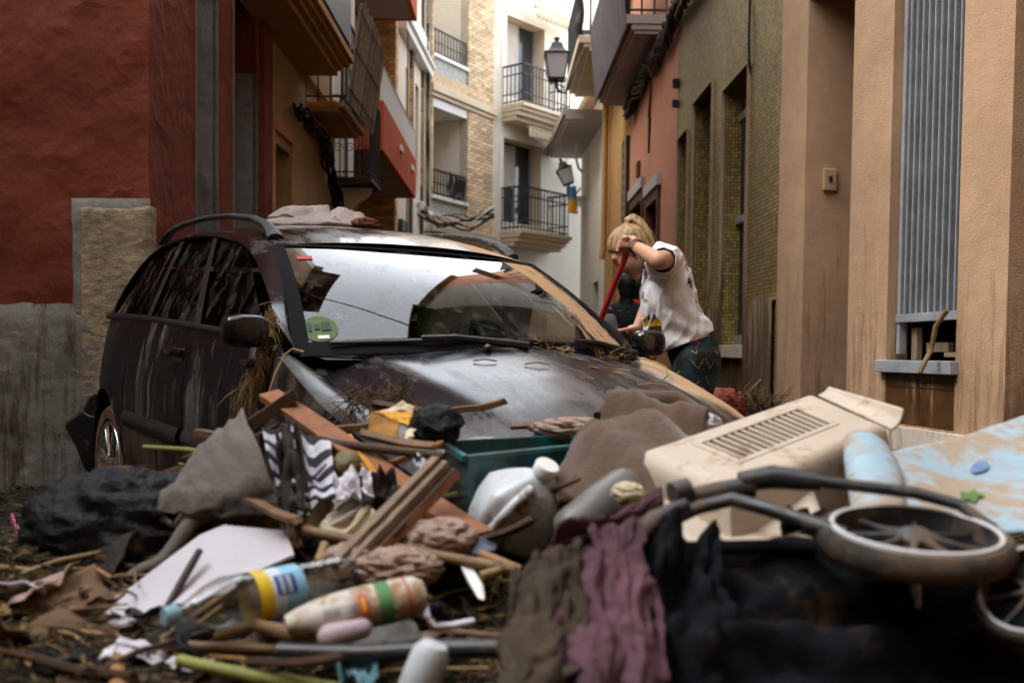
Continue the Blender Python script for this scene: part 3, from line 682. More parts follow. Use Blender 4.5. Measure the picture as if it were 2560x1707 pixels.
mb = MB(); ft.box(mb, A0-.03, A1+.03, zA0-.12, zA0-.002, -.2, .12); part('window_sill', mb, m_marble, hm, bevel=.006)
mb = MB(); ft.box(mb, A0+.0, A1-.0, zA0, zA0+.10, -.20, -.13); ft.box(mb, A0, A1, zA1-.30, zA1-.22, -.2, -.13); zt_ = ft.px(1835, 540)[1]; ft.box(mb, A0, A1, zt_-.03, zt_+.04, -.2, -.12)
wf = part('window_frame', mb, m_alu, hm, bevel=.004)
for k in range(11):
    a = A0+.03+(A1-A0-.06)*k/10; mb = MB(); ft.box(mb, a-.022, a+.022, zA0+.1, zA1-.3, -.19+.012*(k % 2), -.17+.012*(k % 2)); part('shutter_slat', mb, mk('dark slat', (.045, .04, .036), .5) if k == 0 else bpy.data.materials['dark slat'], wf)
mb = MB(); ft.box(mb, A0, A1, zA1-.22, zA1, -.22, -.24); ft.box(mb, A0, A1, zA0, zA1, -.235, -.25); part('window_back', mb, m_dark, hm)
mb = MB(); ft.box(mb, B0, B1, 0, zB1, -.38, -.42); ft.box(mb, C0, C1, 0, zC1, -.33, -.37); part('door', mb, m_dark, hm)
mb = MB(); pA = ft.pt(A0-.02, zA1+.05, .02); mb.tube([ft.pt(A0+.02, 5.2, .015), ft.pt(A0+.01, zA1+.5, .018), ft.pt(A0-.03, zA1+.2, .03), ft.pt(A0-.02, zA1-.02, .02), ft.pt(A0+.02, zA1-.2, -.05)], .012, 6); part('cable', mb, m_cable, hm, smooth=True)
for ya_, yb_ in ((240, 218), (285, 268)):
    mb = MB(); ft.box(mb, ft.L-.09, ft.L-.02, ft.px(1684, ya_)[1], ft.px(1684, yb_)[1], 0, .08); part('junction_box', mb, m_cable, hm, bevel=.01)

# ------------------------------------------------------------------ salmon house
fs = Fac((XR(12.5), 12.505), (XR(16.8), 16.8), 'R'); hs_ = house('salmon house with brown-framed windows under a grey balcony', fs)
ws_ = [(fs.sx(1645), fs.sx(1613), 1.0, fs.px(1645, 470)[1], .15), (fs.sx(1605), fs.sx(1574), 1.0, fs.px(1605, 478)[1], .15)]
mb = MB(); fs.wall(mb, 0, 12.5, ws_); part('wall', mb, m_salmon, hs_); fs.core(hs_, 12.5, 5, .5)
for a, b, z0, z1, _ in ws_:
    mb = MB(); fs.box(mb, a, b, z0, z1, -.13, -.15); wd = part('window', mb, m_glass, hs_)
    mb = MB()
    for q in (a, b-.09): fs.box(mb, q, q+.09, z0, z1, -.12, .045)
    fs.box(mb, a+.09, b-.09, z1-.16, z1, -.12, .04); part('frame', mb, m_wood, wd)
    mb = MB(); fs.box(mb, a-.05, b+.05, z1+.003, z1+.17, -.02, .07); part('lintel', mb, m_lilac, wd)
mb = MB(); zc = fs.px(1592, 430)[1]; a = fs.sx(1592); fs.box(mb, a-.10, a+.10, zc-.14, zc+.10, 0, .05); part('meter_box', mb, m_wood, hs_, bevel=.01)
mb = MB(); a = fs.sx(1618); mb.tube([fs.pt(a-.1, 4.9, .02), fs.pt(a, 4.4, .03), fs.pt(a, fs.px(1618, 310)[1], .02), fs.pt(a+.05, fs.px(1616, 395)[1], .02)], [.012, .02, .02, .014], 6); part('cable', mb, m_cable, hs_, smooth=True)
bl0, bl1 = fs.sx(1653), fs.L+.55
slab(hs_, fs, bl0, bl1, 5.20, [(0, .05, .42, -.03), (.05, .12, .47, 0), (.12, .24, .54, .02)], m_lilac)
railing(hs_, fs, bl0+.02, bl1, .50, 5.45, 6.5, .16, .014, m_iron, (True, True))
sc_ = MB(); NU = 60
sc_.grid(lambda u, v: fs.pt(bl0+.0+(bl1-bl0+.1)*u, 5.28+1.25*v, .535+.10*v+.004*math.sin(u*NU*2)), 120, 4)
solo('balcony_screen', sc_, mk('brown woven screen', (.105, .085, .085), .8, .25, 3, .9, 160), 'brown woven screen tied outside the grey balcony railing', 'screen', solid=.01)
mb = MB(); fs.box(mb, bl0+.3, bl0+1.4, 8.0, 8.1, -.02, .8); part('upper_soffit', mb, m_beige, hs_)
# thick cable bundle along the wall
cbb = thing('cable_bundle', 'thick twisted black cable bundle running along the mosaic and salmon houses', 'cable', tuple(fs.pt(0, 5.0, .1)))
for k in range(9):
    pts = []
    for i in range(34):
        a = -2.6+6.6*i/33; z = 5.02-.10*math.sin(i*.45)*.5-.05*max(0, i-18)/16
        pts.append(fs.pt(a, z+.075*math.sin(i*1.1+k*.9)+.018*(k-4), .10+.055*math.cos(i*1.3+k*1.4)))
    mb = MB(); mb.tube(pts, .022+.008*(k % 3), 6); part('cable', mb, m_cable if k % 4 else mk('dusty cable%d' % k, (.10, .06, .035), .8), cbb, smooth=True)
# ------------------------------------------------------------------ orange house with tiled pilaster
f4 = Fac((XR(16.8), 16.805), (XR(20.5)-.0, 20.5), 'R'); h4 = house('orange house with a blue and ochre tiled pilaster', f4)
mb = MB(); f4.wall(mb, 0, 7.0, [(1.5, 2.3, 0, 2.9, .2)]); part('wall', mb, m_orange2, h4); f4.core(h4, 7.0, 5, .5)
mb = MB(); f4.box(mb, 1.5, 2.3, 0, 2.9, -.18, -.22); part('door', mb, m_wood, h4)
mb = MB(); f4.box(mb, .03, .62, 0, 4.6, 0, .06); plr = part('pilaster', mb, m_iron, h4)
m_t1 = mk('ochre tile', (.42, .25, .09), .35, .3, 9, 0, spec=.5); m_t2 = mk('blue tile', (.03, .05, .10), .35, .3, 9, 0, spec=.5)
for k in range(24):
    mb = MB(); z = 4.5-.18*k; f4.box(mb, .08, .57, z-.085, z+.085, .061, .07); tl = part('tile', mb, m_t1, plr)
    mb = MB(); c = f4.pt(.325, z, .073); mb.prism([c+f4.t*(.16*math.cos(q))+V((0,0,.07*math.sin(q))) for q in [i*math.pi/4 for i in range(8)]], f4.n*.004); part('tile', mb, m_t2, plr)
slab(h4, f4, .9, 4.1, 6.25, [(0, .06, .62, 0), (.06, .13, .72, 0), (.13, .26, .82, .02)], m_cream)
railing(h4, f4, .95, 4.1, .76, 6.5, 7.6, .16, .016, m_iron, (True, True))
dp = MB(); dp.tube([f4.pt(2.9, 6.2, .1), f4.pt(2.9, 3.0, .1), f4.pt(2.9, 2.8, .14)], .06, 8); part('downpipe', dp, m_orange2, h4, smooth=True)
# ------------------------------------------------------------------ grey-white house at the end of that side
f5 = Fac((XR(20.5), 20.505), (XR(24)-.15, 24.6), 'R'); h5 = house('pale grey house with two plain balcony slabs', f5)
mb = MB(); f5.wall(mb, 0, 6.4, [(.8, 1.7, 0, 2.5, .2)]); part('wall', mb, m_white, h5); f5.core(h5, 6.4, 5, .5)
mb = MB(); f5.box(mb, .8, 1.7, 0, 2.5, -.16, -.2); part('door', mb, m_dark, h5)
slab(h5, f5, .5, 4.4, 5.75, [(0, .07, .74, -.03), (.07, .15, .78, 0), (.15, .28, .84, 0)], m_lilac)
slab(h5, f5, 3.2, 4.3, 4.55, [(0, .10, .30, 0)], m_wpaint)
mb = MB(); mb.tube([f5.pt(2.6, 5.74, .3), f5.pt(2.7, 5.5, .32), f5.pt(2.75, 5.2, .22), f5.pt(2.7, 5.1, .1)], .03, 8); part('drain_pipe', mb, m_wpaint, h5, smooth=True)

# ------------------------------------------------------------------ lanterns
def lantern(label, px, py, D, wd, hook, tilt=0):
    c = at(px, py, D); t = thing('street_lantern', label, 'lantern', tuple(c)); h = wd*1.15; a, b = wd*.5, wd*.33; Q = lambda x, y, z: c+V((x*math.cos(tilt)-z*math.sin(tilt), y, z*math.cos(tilt)+x*math.sin(tilt)))
    T = [Q(sx*a, sy*a, h*.42) for sx, sy in ((-1,-1),(1,-1),(1,1),(-1,1))]; Bm = [Q(sx*b, sy*b, -h*.5) for sx, sy in ((-1,-1),(1,-1),(1,1),(-1,1))]
    mp = bpy.data.materials.get('lantern pane') or mk('lantern pane', (.62, .62, .64), .35, .05, 3, 0)
    for i in range(4):
        j = (i+1) % 4; mb = MB(); ce = (T[i]+T[j]+Bm[i]+Bm[j])/4; cc = (ce-c); cc.z = 0; cc = cc.normalized()*.006
        mb.prism([T[i]-cc, T[j]-cc, Bm[j]-cc, Bm[i]-cc], -cc*.6); part('glass_pane', mb, mp, t)
    mb = MB()
    for i in range(4):
        j = (i+1) % 4; mb.tube([T[i], Bm[i]], wd*.03, 5); mb.tube([T[i], T[j]], wd*.045, 5); mb.tube([Bm[i], Bm[j]], wd*.04, 5)
    part('frame', mb, m_iron, t)
    mb = MB(); prof = [(.60, .42), (.58, .47), (.40, .62), (.30, .80), (.27, .84), (.13, .86), (.10, .98), (.16, 1.0), (.16, 1.03), (.05, 1.06), (.0, 1.12)]
    mb.lathe([(r*wd*1.02, z*h) for r, z in prof], Matrix.Translation(c) @ Matrix.Rotation(-tilt, 4, 'Y') @ Matrix.Rotation(math.pi/4, 4, 'Z'), 4); part('cap', mb, m_iron, t)
    mb = MB(); b0 = Q(0, 0, -h*.5); mb.tube([b0, b0+V((0,0,-.10)), b0+V((.05,0,-.2)), b0+V((.16,0,-.24)), hook], [.035, .02, .028, .018, .018], 6)
    mb.tube([b0+V((.06+.06*math.cos(i*.6),0,-.14+.05*math.sin(i*.6))) for i in range(9)], .012, 5); part('bracket', mb, m_iron, t)
    return t
c1 = at(1391, 163, 17.4); lantern('black four-sided street lantern on a bracket from the orange house balcony', 1391, 166, 17.4, .40, V((1.16, 17.75, 6.2)))
lantern('tilted black lantern hanging below the pale grey house balcony', 1415, 440, 23.2, .34, at(1452, 470, 23.2), tilt=.35)
fm = MB(); P0 = at(1432, 466, 23.0)
fm.grid(lambda u, v: P0+V((-.15+.22*u+.06*v, .05*math.sin(u*5+v*4), -.62*v)), 8, 12)
tf = NT('flag cloth'); spz = tf.n('SeparateXYZ'); tf.l(tf.tc, 'Generated', spz, 0); rf = tf.ramp(spz, 2, .42, .62, (.75, .36, .05, 1), (.05, .16, .3, 1)); tf.l(rf, 0, tf.b, 'Base Color'); setp(tf.b, Roughness=.8)
solo('flag', fm, tf.m, 'small orange and blue cloth flag hanging below the tilted lantern', 'flag', smooth=True, solid=.004)
# black ornate wrought-iron pole above lantern = scrolled corner of the orange house railing
sp_ = MB(); pts = [f4.pt(.95, 6.5+.14*i, .80+.03*math.sin(i*1.6)) for i in range(14)]; sp_.tube(pts, [.05+.03*abs(math.sin(i*1.1)) for i in range(14)], 8)
part('scrolled_post', sp_, m_iron, h4, smooth=True)
# torn cables hanging across by the brick house
hc2 = thing('cable_bundle', 'sagging tangle of black and white cables in front of the loggia house', 'cable', tuple(at(1150, 540, 20.5)))
for k in range(9):
    pts = [at(1035+20*i, 500+44*min(1, i/3)+9*math.sin(i*.9+k)+3*k-8*max(0, i-7), 20.0+.25*i) for i in range(11)]
    mb = MB(); mb.tube(pts, .011+.006*(k % 3), 6); part('cable', mb, m_cablew if k in (2, 6) else m_cable, hc2, smooth=True)
for k in range(4):
    pts = [at(1068+1.2*k+2*math.sin(i*1.4+k), 60+38*i, 20.6) for i in range(13)]
    mb = MB(); mb.tube(pts, .011, 5); part('cable', mb, m_cable, hc2, smooth=True)
mb = MB(); mb.grid(lambda u, v: at(1030+55*u+8*v, 490+38*u+22*v+5*math.sin(u*9), 19.6+.05*math.sin(u*17+v*5)), 20, 5)
solo('plastic_sheet', mb, m_wpaint, 'torn white plastic strip caught on the sagging cables', 'plastic sheet', smooth=True, solid=.004)
# unseen houses behind and beside the camera, added to cut the sky light
fz = Fac((-7, -3.6), (7, -3.8), 'L'); fz.n = V((0, 1, 0)); hz = house('unseen beige house added behind the camera to block sky light', fz)
mb = MB(); fz.wall(mb, -.1, 13, [(2, 3.2, 1, 3, .2), (6, 7.4, 0, 3, .2), (10.5, 11.8, 1, 3, .2)]); part('wall', mb, m_beige, hz)
for a, b, c, d in ((2, 3.2, 1, 3), (6, 7.4, 0, 3), (10.5, 11.8, 1, 3)):
    mb = MB(); fz.box(mb, a, b, c, d, -.18, -.2); part('window_shutter', mb, m_wood, hz)

fy = Fac((-5.6, -3.5), (-5.5, 6.1), 'L'); hy = house('unseen grey-beige house added by the side lane to limit sky light', fy)
mb = MB(); fy.wall(mb, -.1, 7.5, [(2, 3, 0, 2.6, .2), (6, 7, 0, 2.6, .2)]); part('wall', mb, m_beige, hy)
for a in (2, 6):
    mb = MB(); fy.box(mb, a, a+1, 0, 2.6, -.18, -.2); part('door', mb, m_wood, hy)
fx = Fac((3.2, -3.6), (XR(2.6)+.02, 2.58), 'R'); hx = house('tall peach house continuing the street behind the pram', fx)
mb = MB(); fx.wall(mb, -.1, 4.9, [(2, 3.2, 0, 2.8, .2)]); part('wall', mb, m_orange, hx); mb = MB(); fx.wall(mb, 4.9, 11, []); part('upper_wall', mb, m_updim, hx)
mb = MB(); fx.box(mb, 2, 3.2, 0, 2.8, -.18, -.2); part('door', mb, m_wood, hx)

oc = thing('overhead_cable', 'black overhead cable sagging across the street from the red house corner', 'cable', (0, 5, 6))
mb = MB(); mb.tube([(-2.3, 6.25, 6.35), (-1.7, 5.7, 6.12), (-1.02, 5.17, 6.0), (-.42, 5.0, 5.96), (.08, 4.86, 5.95), (.76, 4.82, 5.98), (1.3, 4.84, 6.04), (2.58, 4.75, 6.3)], .022, 8); part('cable', mb, m_cable, oc, smooth=True)
# ================================================================== the car
CT = V((-.606, 4.473, -.034)); CE = (R(-.17), R(2.08), R(-54.65))
CARM = Matrix.Translation(CT) @ Matrix.Rotation(CE[2], 4, 'Z') @ Matrix.Rotation(CE[1], 4, 'Y') @ Matrix.Rotation(CE[0], 4, 'X')
CARI = CARM.inverted()
car = thing('wrecked_car', 'mud-smeared dark aubergine estate car with roof rails buried in flood rubble', 'car', tuple(CT)); car.rotation_euler = CARM.to_euler()
ABS[car.name] = V((0, 0, 0))
def atc(px, py, ax, val):                      # pixel -> car space on the plane axis=val
    o = CARI @ V((0, 0, CAM_Z)); d = CARI.to_3x3() @ ray(px, py); return o + d*((val-o[ax])/d[ax])
def paint(name, dust=.5, streak=(9, 9, .9), mudmask=None, sc_=1.0, dcol=(.20, .185, .16), gloss=.9, r0=.16):
    t = NT(name); n1 = t.noise(1.0*sc_, 6, .72, st=streak); n2 = t.noise(2.2, 4, .6); n3 = t.noise(60, 3, .7)
    a = t.math('ADD', (t.math('MULTIPLY', (n1, 0), .62), 0), (t.math('MULTIPLY', (n2, 0), .30), 0)); a = t.math('ADD', (a, 0), (t.math('MULTIPLY', (n3, 0), .12), 0))
    lo = .66-.24*dust; rm = t.ramp(a, 0, lo, lo+.20); fm_ = t.math('MULTIPLY', (rm, 0), .9)
    mx = t.mix((fm_, 0), (.0055, .005, .0065), dcol); cur = (mx, 2); rf = (fm_, 0)
    if mudmask:
        mk_ = mudmask(t); m2 = t.mix((mk_, 0), cur, (.36, .225, .125)); cur = (m2, 2); rf = (t.math('MAXIMUM', (fm_, 0), (mk_, 0)), 0)
    t.t.links.new(cur[0].outputs[cur[1]], t.b.inputs['Base Color'])
    rr = t.n('MapRange'); t.t.links.new(rf[0].outputs[rf[1]], rr.inputs[0]); rr.inputs[3].default_value = r0; rr.inputs[4].default_value = .75; t.l(rr, 0, t.b, 'Roughness')
    inv = t.math('SUBTRACT', 1.0, rf); cw = t.math('MULTIPLY', (inv, 0), gloss); t.l(cw, 0, t.b, 'Coat Weight')
    setp(t.b, Coat_Roughness=.06+.2*(1-gloss), Specular_IOR_Level=.06+.44*gloss)
    t.bump(a, 0, .12, .01); return t.m
def yside(lo, hi, wob=.35, stx=(1.2, 9, 9)):   # mud drying on the +Y side of a panel
    def f(t):
        sp = t.n('SeparateXYZ'); t.l(t.tc, 'Object', sp, 0); nz = t.noise(1.0, 6, .7, st=stx)
        a = t.math('ADD', (sp, 1), (t.math('MULTIPLY', (t.math('SUBTRACT', (nz, 0), .5), 0), wob), 0))
        return t.ramp(a, 0, .5, .5) if False else t.n('MapRange') and _mr(t, a, lo, hi)
    return f
def _mr(t, a, lo, hi):
    r = t.n('MapRange', interpolation_type='SMOOTHSTEP'); t.l(a, 0, r, 0); r.inputs[1].default_value = lo; r.inputs[2].default_value = hi; return r
p_side = paint('car paint side', .50, (18, 18, .8), dcol=(.27, .25, .22), gloss=.05, r0=.4); p_low = paint('car paint sill', .78, (14, 14, .6), dcol=(.20, .135, .08), gloss=.1, r0=.4)
p_roof = paint('car paint roof', .62, (1.6, 7, 5), yside(.16, .30, .30)); p_hood = paint('car paint hood', .62, (2.2, 8, 6), yside(.64, .72, .25), dcol=(.17, .155, .14), gloss=.35, r0=.24)
p_pil = paint('car paint pillar', .42, (3, 8, 3), gloss=.4, r0=.2)
p_gb = paint('glossy black shell', .55, (4, 4, 6), gloss=.9, r0=.12)
m_seal = mk('black rubber', (.005, .005, .006), .75, .3, 6, .1, 60, spec=.08); p_fend = paint('car paint fender', .62, (6, 6, 2.0), gloss=.25, r0=.28); p_fenr = paint('car paint muddy fender', .7, (2, 8, 6), yside(.70, .78, .16))
m_blk = mk('black plastic', (.012, .012, .013), .42, .3, 6, .1, 60, mud=.34, mudcol=(.17, .12, .08), ms=6, mst=(1,1,1), spec=.5)
m_rail = mk('dusty rail', (.025, .028, .032), .5, .3, 8, .2, 60, mud=.42, mudcol=(.16, .13, .10), ms=9, mst=(1,1,1))
m_tyre = mk('muddy tyre', (.02, .018, .016), .85, .3, 8, .5, 50, mud=.75, mudcol=(.17, .105, .055), ms=5, mst=(1,1,1))
m_rim = mk('alloy rim', (.62, .62, .62), .22, .15, 6, .05, 40, metal=.9, mud=.42, mudcol=(.17, .10, .05), ms=6, mst=(1,1,1))
m_cloth = mk('seat cloth', (.03, .032, .034), .9, .3, 7, .3, 60)
m_tan = mk('dusty dash', (.10, .088, .072), .85, .3, 5, .2)
def glassmat(name, dirt=.3, tint=(.55, .68, .62), mudmask=None, st=(9, 9, 1), refl=.85):
    t = NT(name); tr = t.n('BsdfTransparent'); tr.inputs[0].default_value = (*tint, 1); gl = t.n('BsdfGlossy'); gl.inputs['Roughness'].default_value = .02
    lf = t.n('LayerWeight'); lf.inputs[0].default_value = .5; lw = t.math('MULTIPLY_ADD', (t.math('POWER', (lf, 1), 5.0), 0), .96); lw.inputs[2].default_value = .042; ms = t.n('MixShader'); t.l(t.math('MULTIPLY', (lw, 0), refl), 0, ms, 0); t.l(tr, 0, ms, 1); t.l(gl, 0, ms, 2)
    df = t.n('BsdfDiffuse'); df.inputs[0].default_value = (.155, .15, .13, 1)
    n1 = t.noise(1.0, 6, .72, st=st); n2 = t.noise(40, 4, .8); a = t.math('ADD', (t.math('MULTIPLY', (n1, 0), .7), 0), (t.math('MULTIPLY', (n2, 0), .3), 0))
    rm = t.ramp(a, 0, .62-.2*dirt, .86-.16*dirt); f = t.math('MULTIPLY', (rm, 0), .62); ms2 = t.n('MixShader'); t.l(f, 0, ms2, 0); t.l(ms, 0, ms2, 1); t.l(df, 0, ms2, 2); cur = ms2
    if mudmask:
        mk_ = mudmask(t); d2 = t.n('BsdfDiffuse'); d2.inputs[0].default_value = (.38, .245, .14, 1); m3 = t.n('MixShader'); t.l(mk_, 0, m3, 0); t.l(cur, 0, m3, 1); t.l(d2, 0, m3, 2); cur = m3
    t.t.nodes.remove(t.b); t.l(cur, 0, t.out, 0); return t.m
def wsmud(t):                                  # the dried run-off down the glass, parallel streaks along the slope
    sp = t.n('SeparateXYZ'); t.l(t.tc, 'Object', sp, 0)
    # slant coordinate: y shifted with height so that the streaks follow the water's path
    q = t.math('SUBTRACT', (sp, 1), (t.math('MULTIPLY', (t.math('SUBTRACT', (sp, 2), 1.02), 0), -.30), 0))
    cb = t.n('CombineXYZ'); t.l(q, 0, cb, 0); t.l(t.math('MULTIPLY', (sp, 2), .35), 0, cb, 1)
    nz = t.n('TexNoise'); nz.inputs['Scale'].default_value = 16; nz.inputs['Detail'].default_value = 6; nz.inputs['Roughness'].default_value = .7; t.l(cb, 0, nz, 'Vector')
    a = t.math('ADD', (q, 0), (t.math('MULTIPLY', (t.math('SUBTRACT', (nz, 0), .5), 0), .30), 0))
    r1 = _mr(t, a, .50, .535); r2 = _mr(t, a, .70, .68); core = t.math('MULTIPLY', (r1, 0), (r2, 0))
    n2 = t.ramp(nz, 0, .60, .66); s1 = _mr(t, q, .15, .45); s2 = _mr(t, q, .78, .70); st_ = t.math('MULTIPLY', (t.math('MULTIPLY', (n2, 0), (s1, 0)), 0), (t.math('MULTIPLY', (s2, 0), .7), 0))
    nb_ = t.ramp(nz, 0, .36, .46); core = t.math('MULTIPLY', (core, 0), (nb_, 0)); return t.math('MAXIMUM', (core, 0), (st_, 0))
g_ws = glassmat('windscreen glass', .55, (.50, .62, .57), wsmud, (7, 7, 2.5), refl=2.1); g_side = glassmat('side glass', .62, (.14, .18, .16), None, (11, 11, .8), refl=.22)

# ---- body shape in car space: X forward, Y towards the kerb side away from the wheel we see, Z up
def plan(X):
    w_ = .865
    if X < -1.0: w_ -= .06*((-1.0-X)/.6)**2*.6
    if X < -1.55: w_ -= .22*((-1.55-X)/.40)**2
    if X > 1.05: w_ -= .22*((X-1.05)/.85)**2
    return w_
def prof(z): return float(np.interp(z, [.15, .30, .48, .66, .84, .98, 1.10], [.92, .955, .985, 1.0, .992, .965, .93]))
def belt(X): return float(np.interp(X, [-1.9, -1.4, -.76, 0, .5, .80, 1.05, 1.35, 1.6, 1.9], [1.06, 1.085, 1.08, 1.057, 1.04, 1.010, .925, .815, .72, .60]))
AX = (-1.37, 1.22)
def zbot(X):
    z = .24
    for a in AX:
        d = abs(X-a)
        if d < .385: z = max(z, .345+math.sqrt(.385**2-d*d)*.98)
    return z
def side_panel(x0, x1, sgn, off=0, nv=12, inset=0, zlo=None, zhi=None):
    mb = MB(); nu = max(4, int((x1-x0)/.03))
    def f(u, v):
        X = x0+(x1-x0)*u; a = max(zbot(X), zlo or 0); b = belt(X)-inset if zhi is None else min(zhi, belt(X)); z = a+(b-a)*v
        y = plan(X)*prof(z)
        d_ = min([abs(math.hypot(X-q, z-.34)-.385) for q in AX]); y += .012*math.exp(-(d_/.03)**2)      # arch lip
        y += .006*math.exp(-((z-.80-.03*X)/.025)**2)                                                    # feature line
        return V((X, sgn*(y+off), z))
    mb.grid(f, nu, nv); return mb
X0, X1, X2, X3, X4 = -1.94, -.985, -.075, .815, 1.90
for sg in (-1, 1):
    for nm, a, b, m in (('rear_quarter', X0, X1, p_side), ('door', X1+.009, X2, p_side), ('door', X2+.009, X3, p_side), ('front_fender', X3+.009, X4, p_fend if sg < 0 else p_fenr)):
        if nm == 'front_fender':
            mb = side_panel(a, b, sg); nu = 40
            def fsh(u, v):                      # shoulder from the panel's top edge in to the bonnet
                X = a+(b-a)*u; y0 = plan(X)*prof(belt(X)); y1 = hood_y(X)+.004; z0 = belt(X); z1 = hood_z(X, 1.0)
                yy = y0+(y1-y0)*v; return V((X, sg*yy, z0+(z1-z0)*v+.018*math.sin(math.pi*v)))
            def hood_y(X): return float(np.interp(X, [.8, 1.2, 1.6, 1.9], [.725, .685, .60, .46]))
            def hood_z(X, e): # e = |Y|/half width
                zc = float(np.interp(X, [.75, 1.0, 1.25, 1.5, 1.65, 1.80, 1.9], [1.045, 1.01, .965, .905, .855, .785, .72])); return zc-.085*e*e-.035*e**6*sst(.85, 1.2, X)
            mb.grid(fsh, nu, 5); o = part(nm, mb, m, car, local=True, smooth=True, angle=50)
        else:
            mb = side_panel(a, b, sg); o = part(nm, mb, m, car, local=True, smooth=True, angle=50)
        if nm == 'door':
            hx = b-.10; z = .945
            mb = MB(); y = plan(hx)*prof(z)
            mb.box((hx-.03, sg*(y-.006), z), (.17, .02, .065)); part('handle_recess', mb, m_blk, o, local=True, bevel=.008)
            mb = MB(); mb.tube([(hx+.05, sg*(y+.006), z+.012), (hx+.02, sg*(y+.034), z+.016), (hx-.07, sg*(y+.034), z+.014), (hx-.10, sg*(y+.006), z+.010)], .013, 8, flat=1.3); part('handle', mb, p_pil, o, local=True, smooth=True)
            mb = MB(); mb.grid(lambda u, v: V((a+.03+(b-a-.05)*u, sg*(plan(a+(b-a)*u)*prof(.62)+.004+.014*math.sin(math.pi*min(1, max(0, v)))), .58+.075*v)), 16, 6); part('side_moulding', mb, m_blk, o, local=True, smooth=True)
            mb = side_panel(a+.0, b, sg, .004, 5, zlo=.25, zhi=.575); part('lower_trim', mb, p_low, o, local=True, smooth=True)
    mb = MB(); mb.box((-.07, sg*.795, .215), (1.95, .05, .09)); part('sill', mb, p_low, car, local=True, bevel=.02)
    # dark shell behind the panel gaps
    part('inner_body', side_panel(-1.90, 1.84, sg, -.016, inset=.0), m_dark, car, local=True)
    for a in AX:                                # wheel housings
        mb = MB(); mb.lathe([(.40, 0), (.40, .30), (.0, .30)], Matrix.Translation((a, sg*.82, .345)) @ Matrix.Rotation(sg*math.pi/2, 4, 'X'), 28, cap=False); part('wheel_housing', mb, m_dark, car, local=True)
# ---- greenhouse
RE = [(.27, .612, 1.396), (.12, .616, 1.425), (-.08, .618, 1.452), (-.35, .616, 1.480), (-.65, .612, 1.494), (-.95, .606, 1.492), (-1.25, .600, 1.468), (-1.45, .60, 1.42), (-1.58, .62, 1.34)]
def rex(X): xs = [p[0] for p in RE][::-1]; return V((X, float(np.interp(X, xs, [p[1] for p in RE][::-1])), float(np.interp(X, xs, [p[2] for p in RE][::-1]))))
def sy(z): return .812-.175*((max(z, 1.0)-1.045)/.41) - .02*((z-1.045)/.41)**2
def strip(A, B, n=10):
    mb = MB(); mb.grid(lambda u, v: V(A[min(int(u*(len(A)-1)+1e-6), len(A)-1)]).lerp(V(B[min(int(u*(len(A)-1)+1e-6), len(B)-1)]), v), len(A)-1, 2); return mb
def curve(pts, n):                              # smooth resample of a polyline in (X,z)
    p = [V((a, 0, b)) for a, b in pts]; L = [0]
    for a, b in zip(p[:-1], p[1:]): L.append(L[-1]+(b-a).length)
    xs = [q.x for q in p]; zs = [q.z for q in p]; o = []
    for i in range(n+1):
        t = L[-1]*i/n; k = max(j for j in range(len(L)) if L[j] <= t+1e-9); k = min(k, len(p)-2); f = (t-L[k])/(L[k+1]-L[k])
        p0, p1, p2, p3 = p[max(k-1, 0)], p[k], p[k+1], p[min(k+2, len(p)-1)]
        o.append(.5*((2*p1)+(p2-p0)*f+(2*p0-5*p1+4*p2-p3)*f*f+(3*p1-p0-3*p2+p3)*f**3))
    return [(q.x, q.z) for q in o]
WT = [(.675, 1.125), (.53, 1.20), (.375, 1.272), (.20, 1.345), (.0, 1.405), (-.32, 1.448), (-.65, 1.465), (-.95, 1.462), (-1.20, 1.435), (-1.36, 1.385), (-1.47, 1.30), (-1.52, 1.20), (-1.50, 1.12)]   # daylight opening, top line
WTc = curve(WT, 48)
def top_at(X):
    xs = [a for a, b in WTc][::-1]; return float(np.interp(X, xs, [b for a, b in WTc][::-1]))
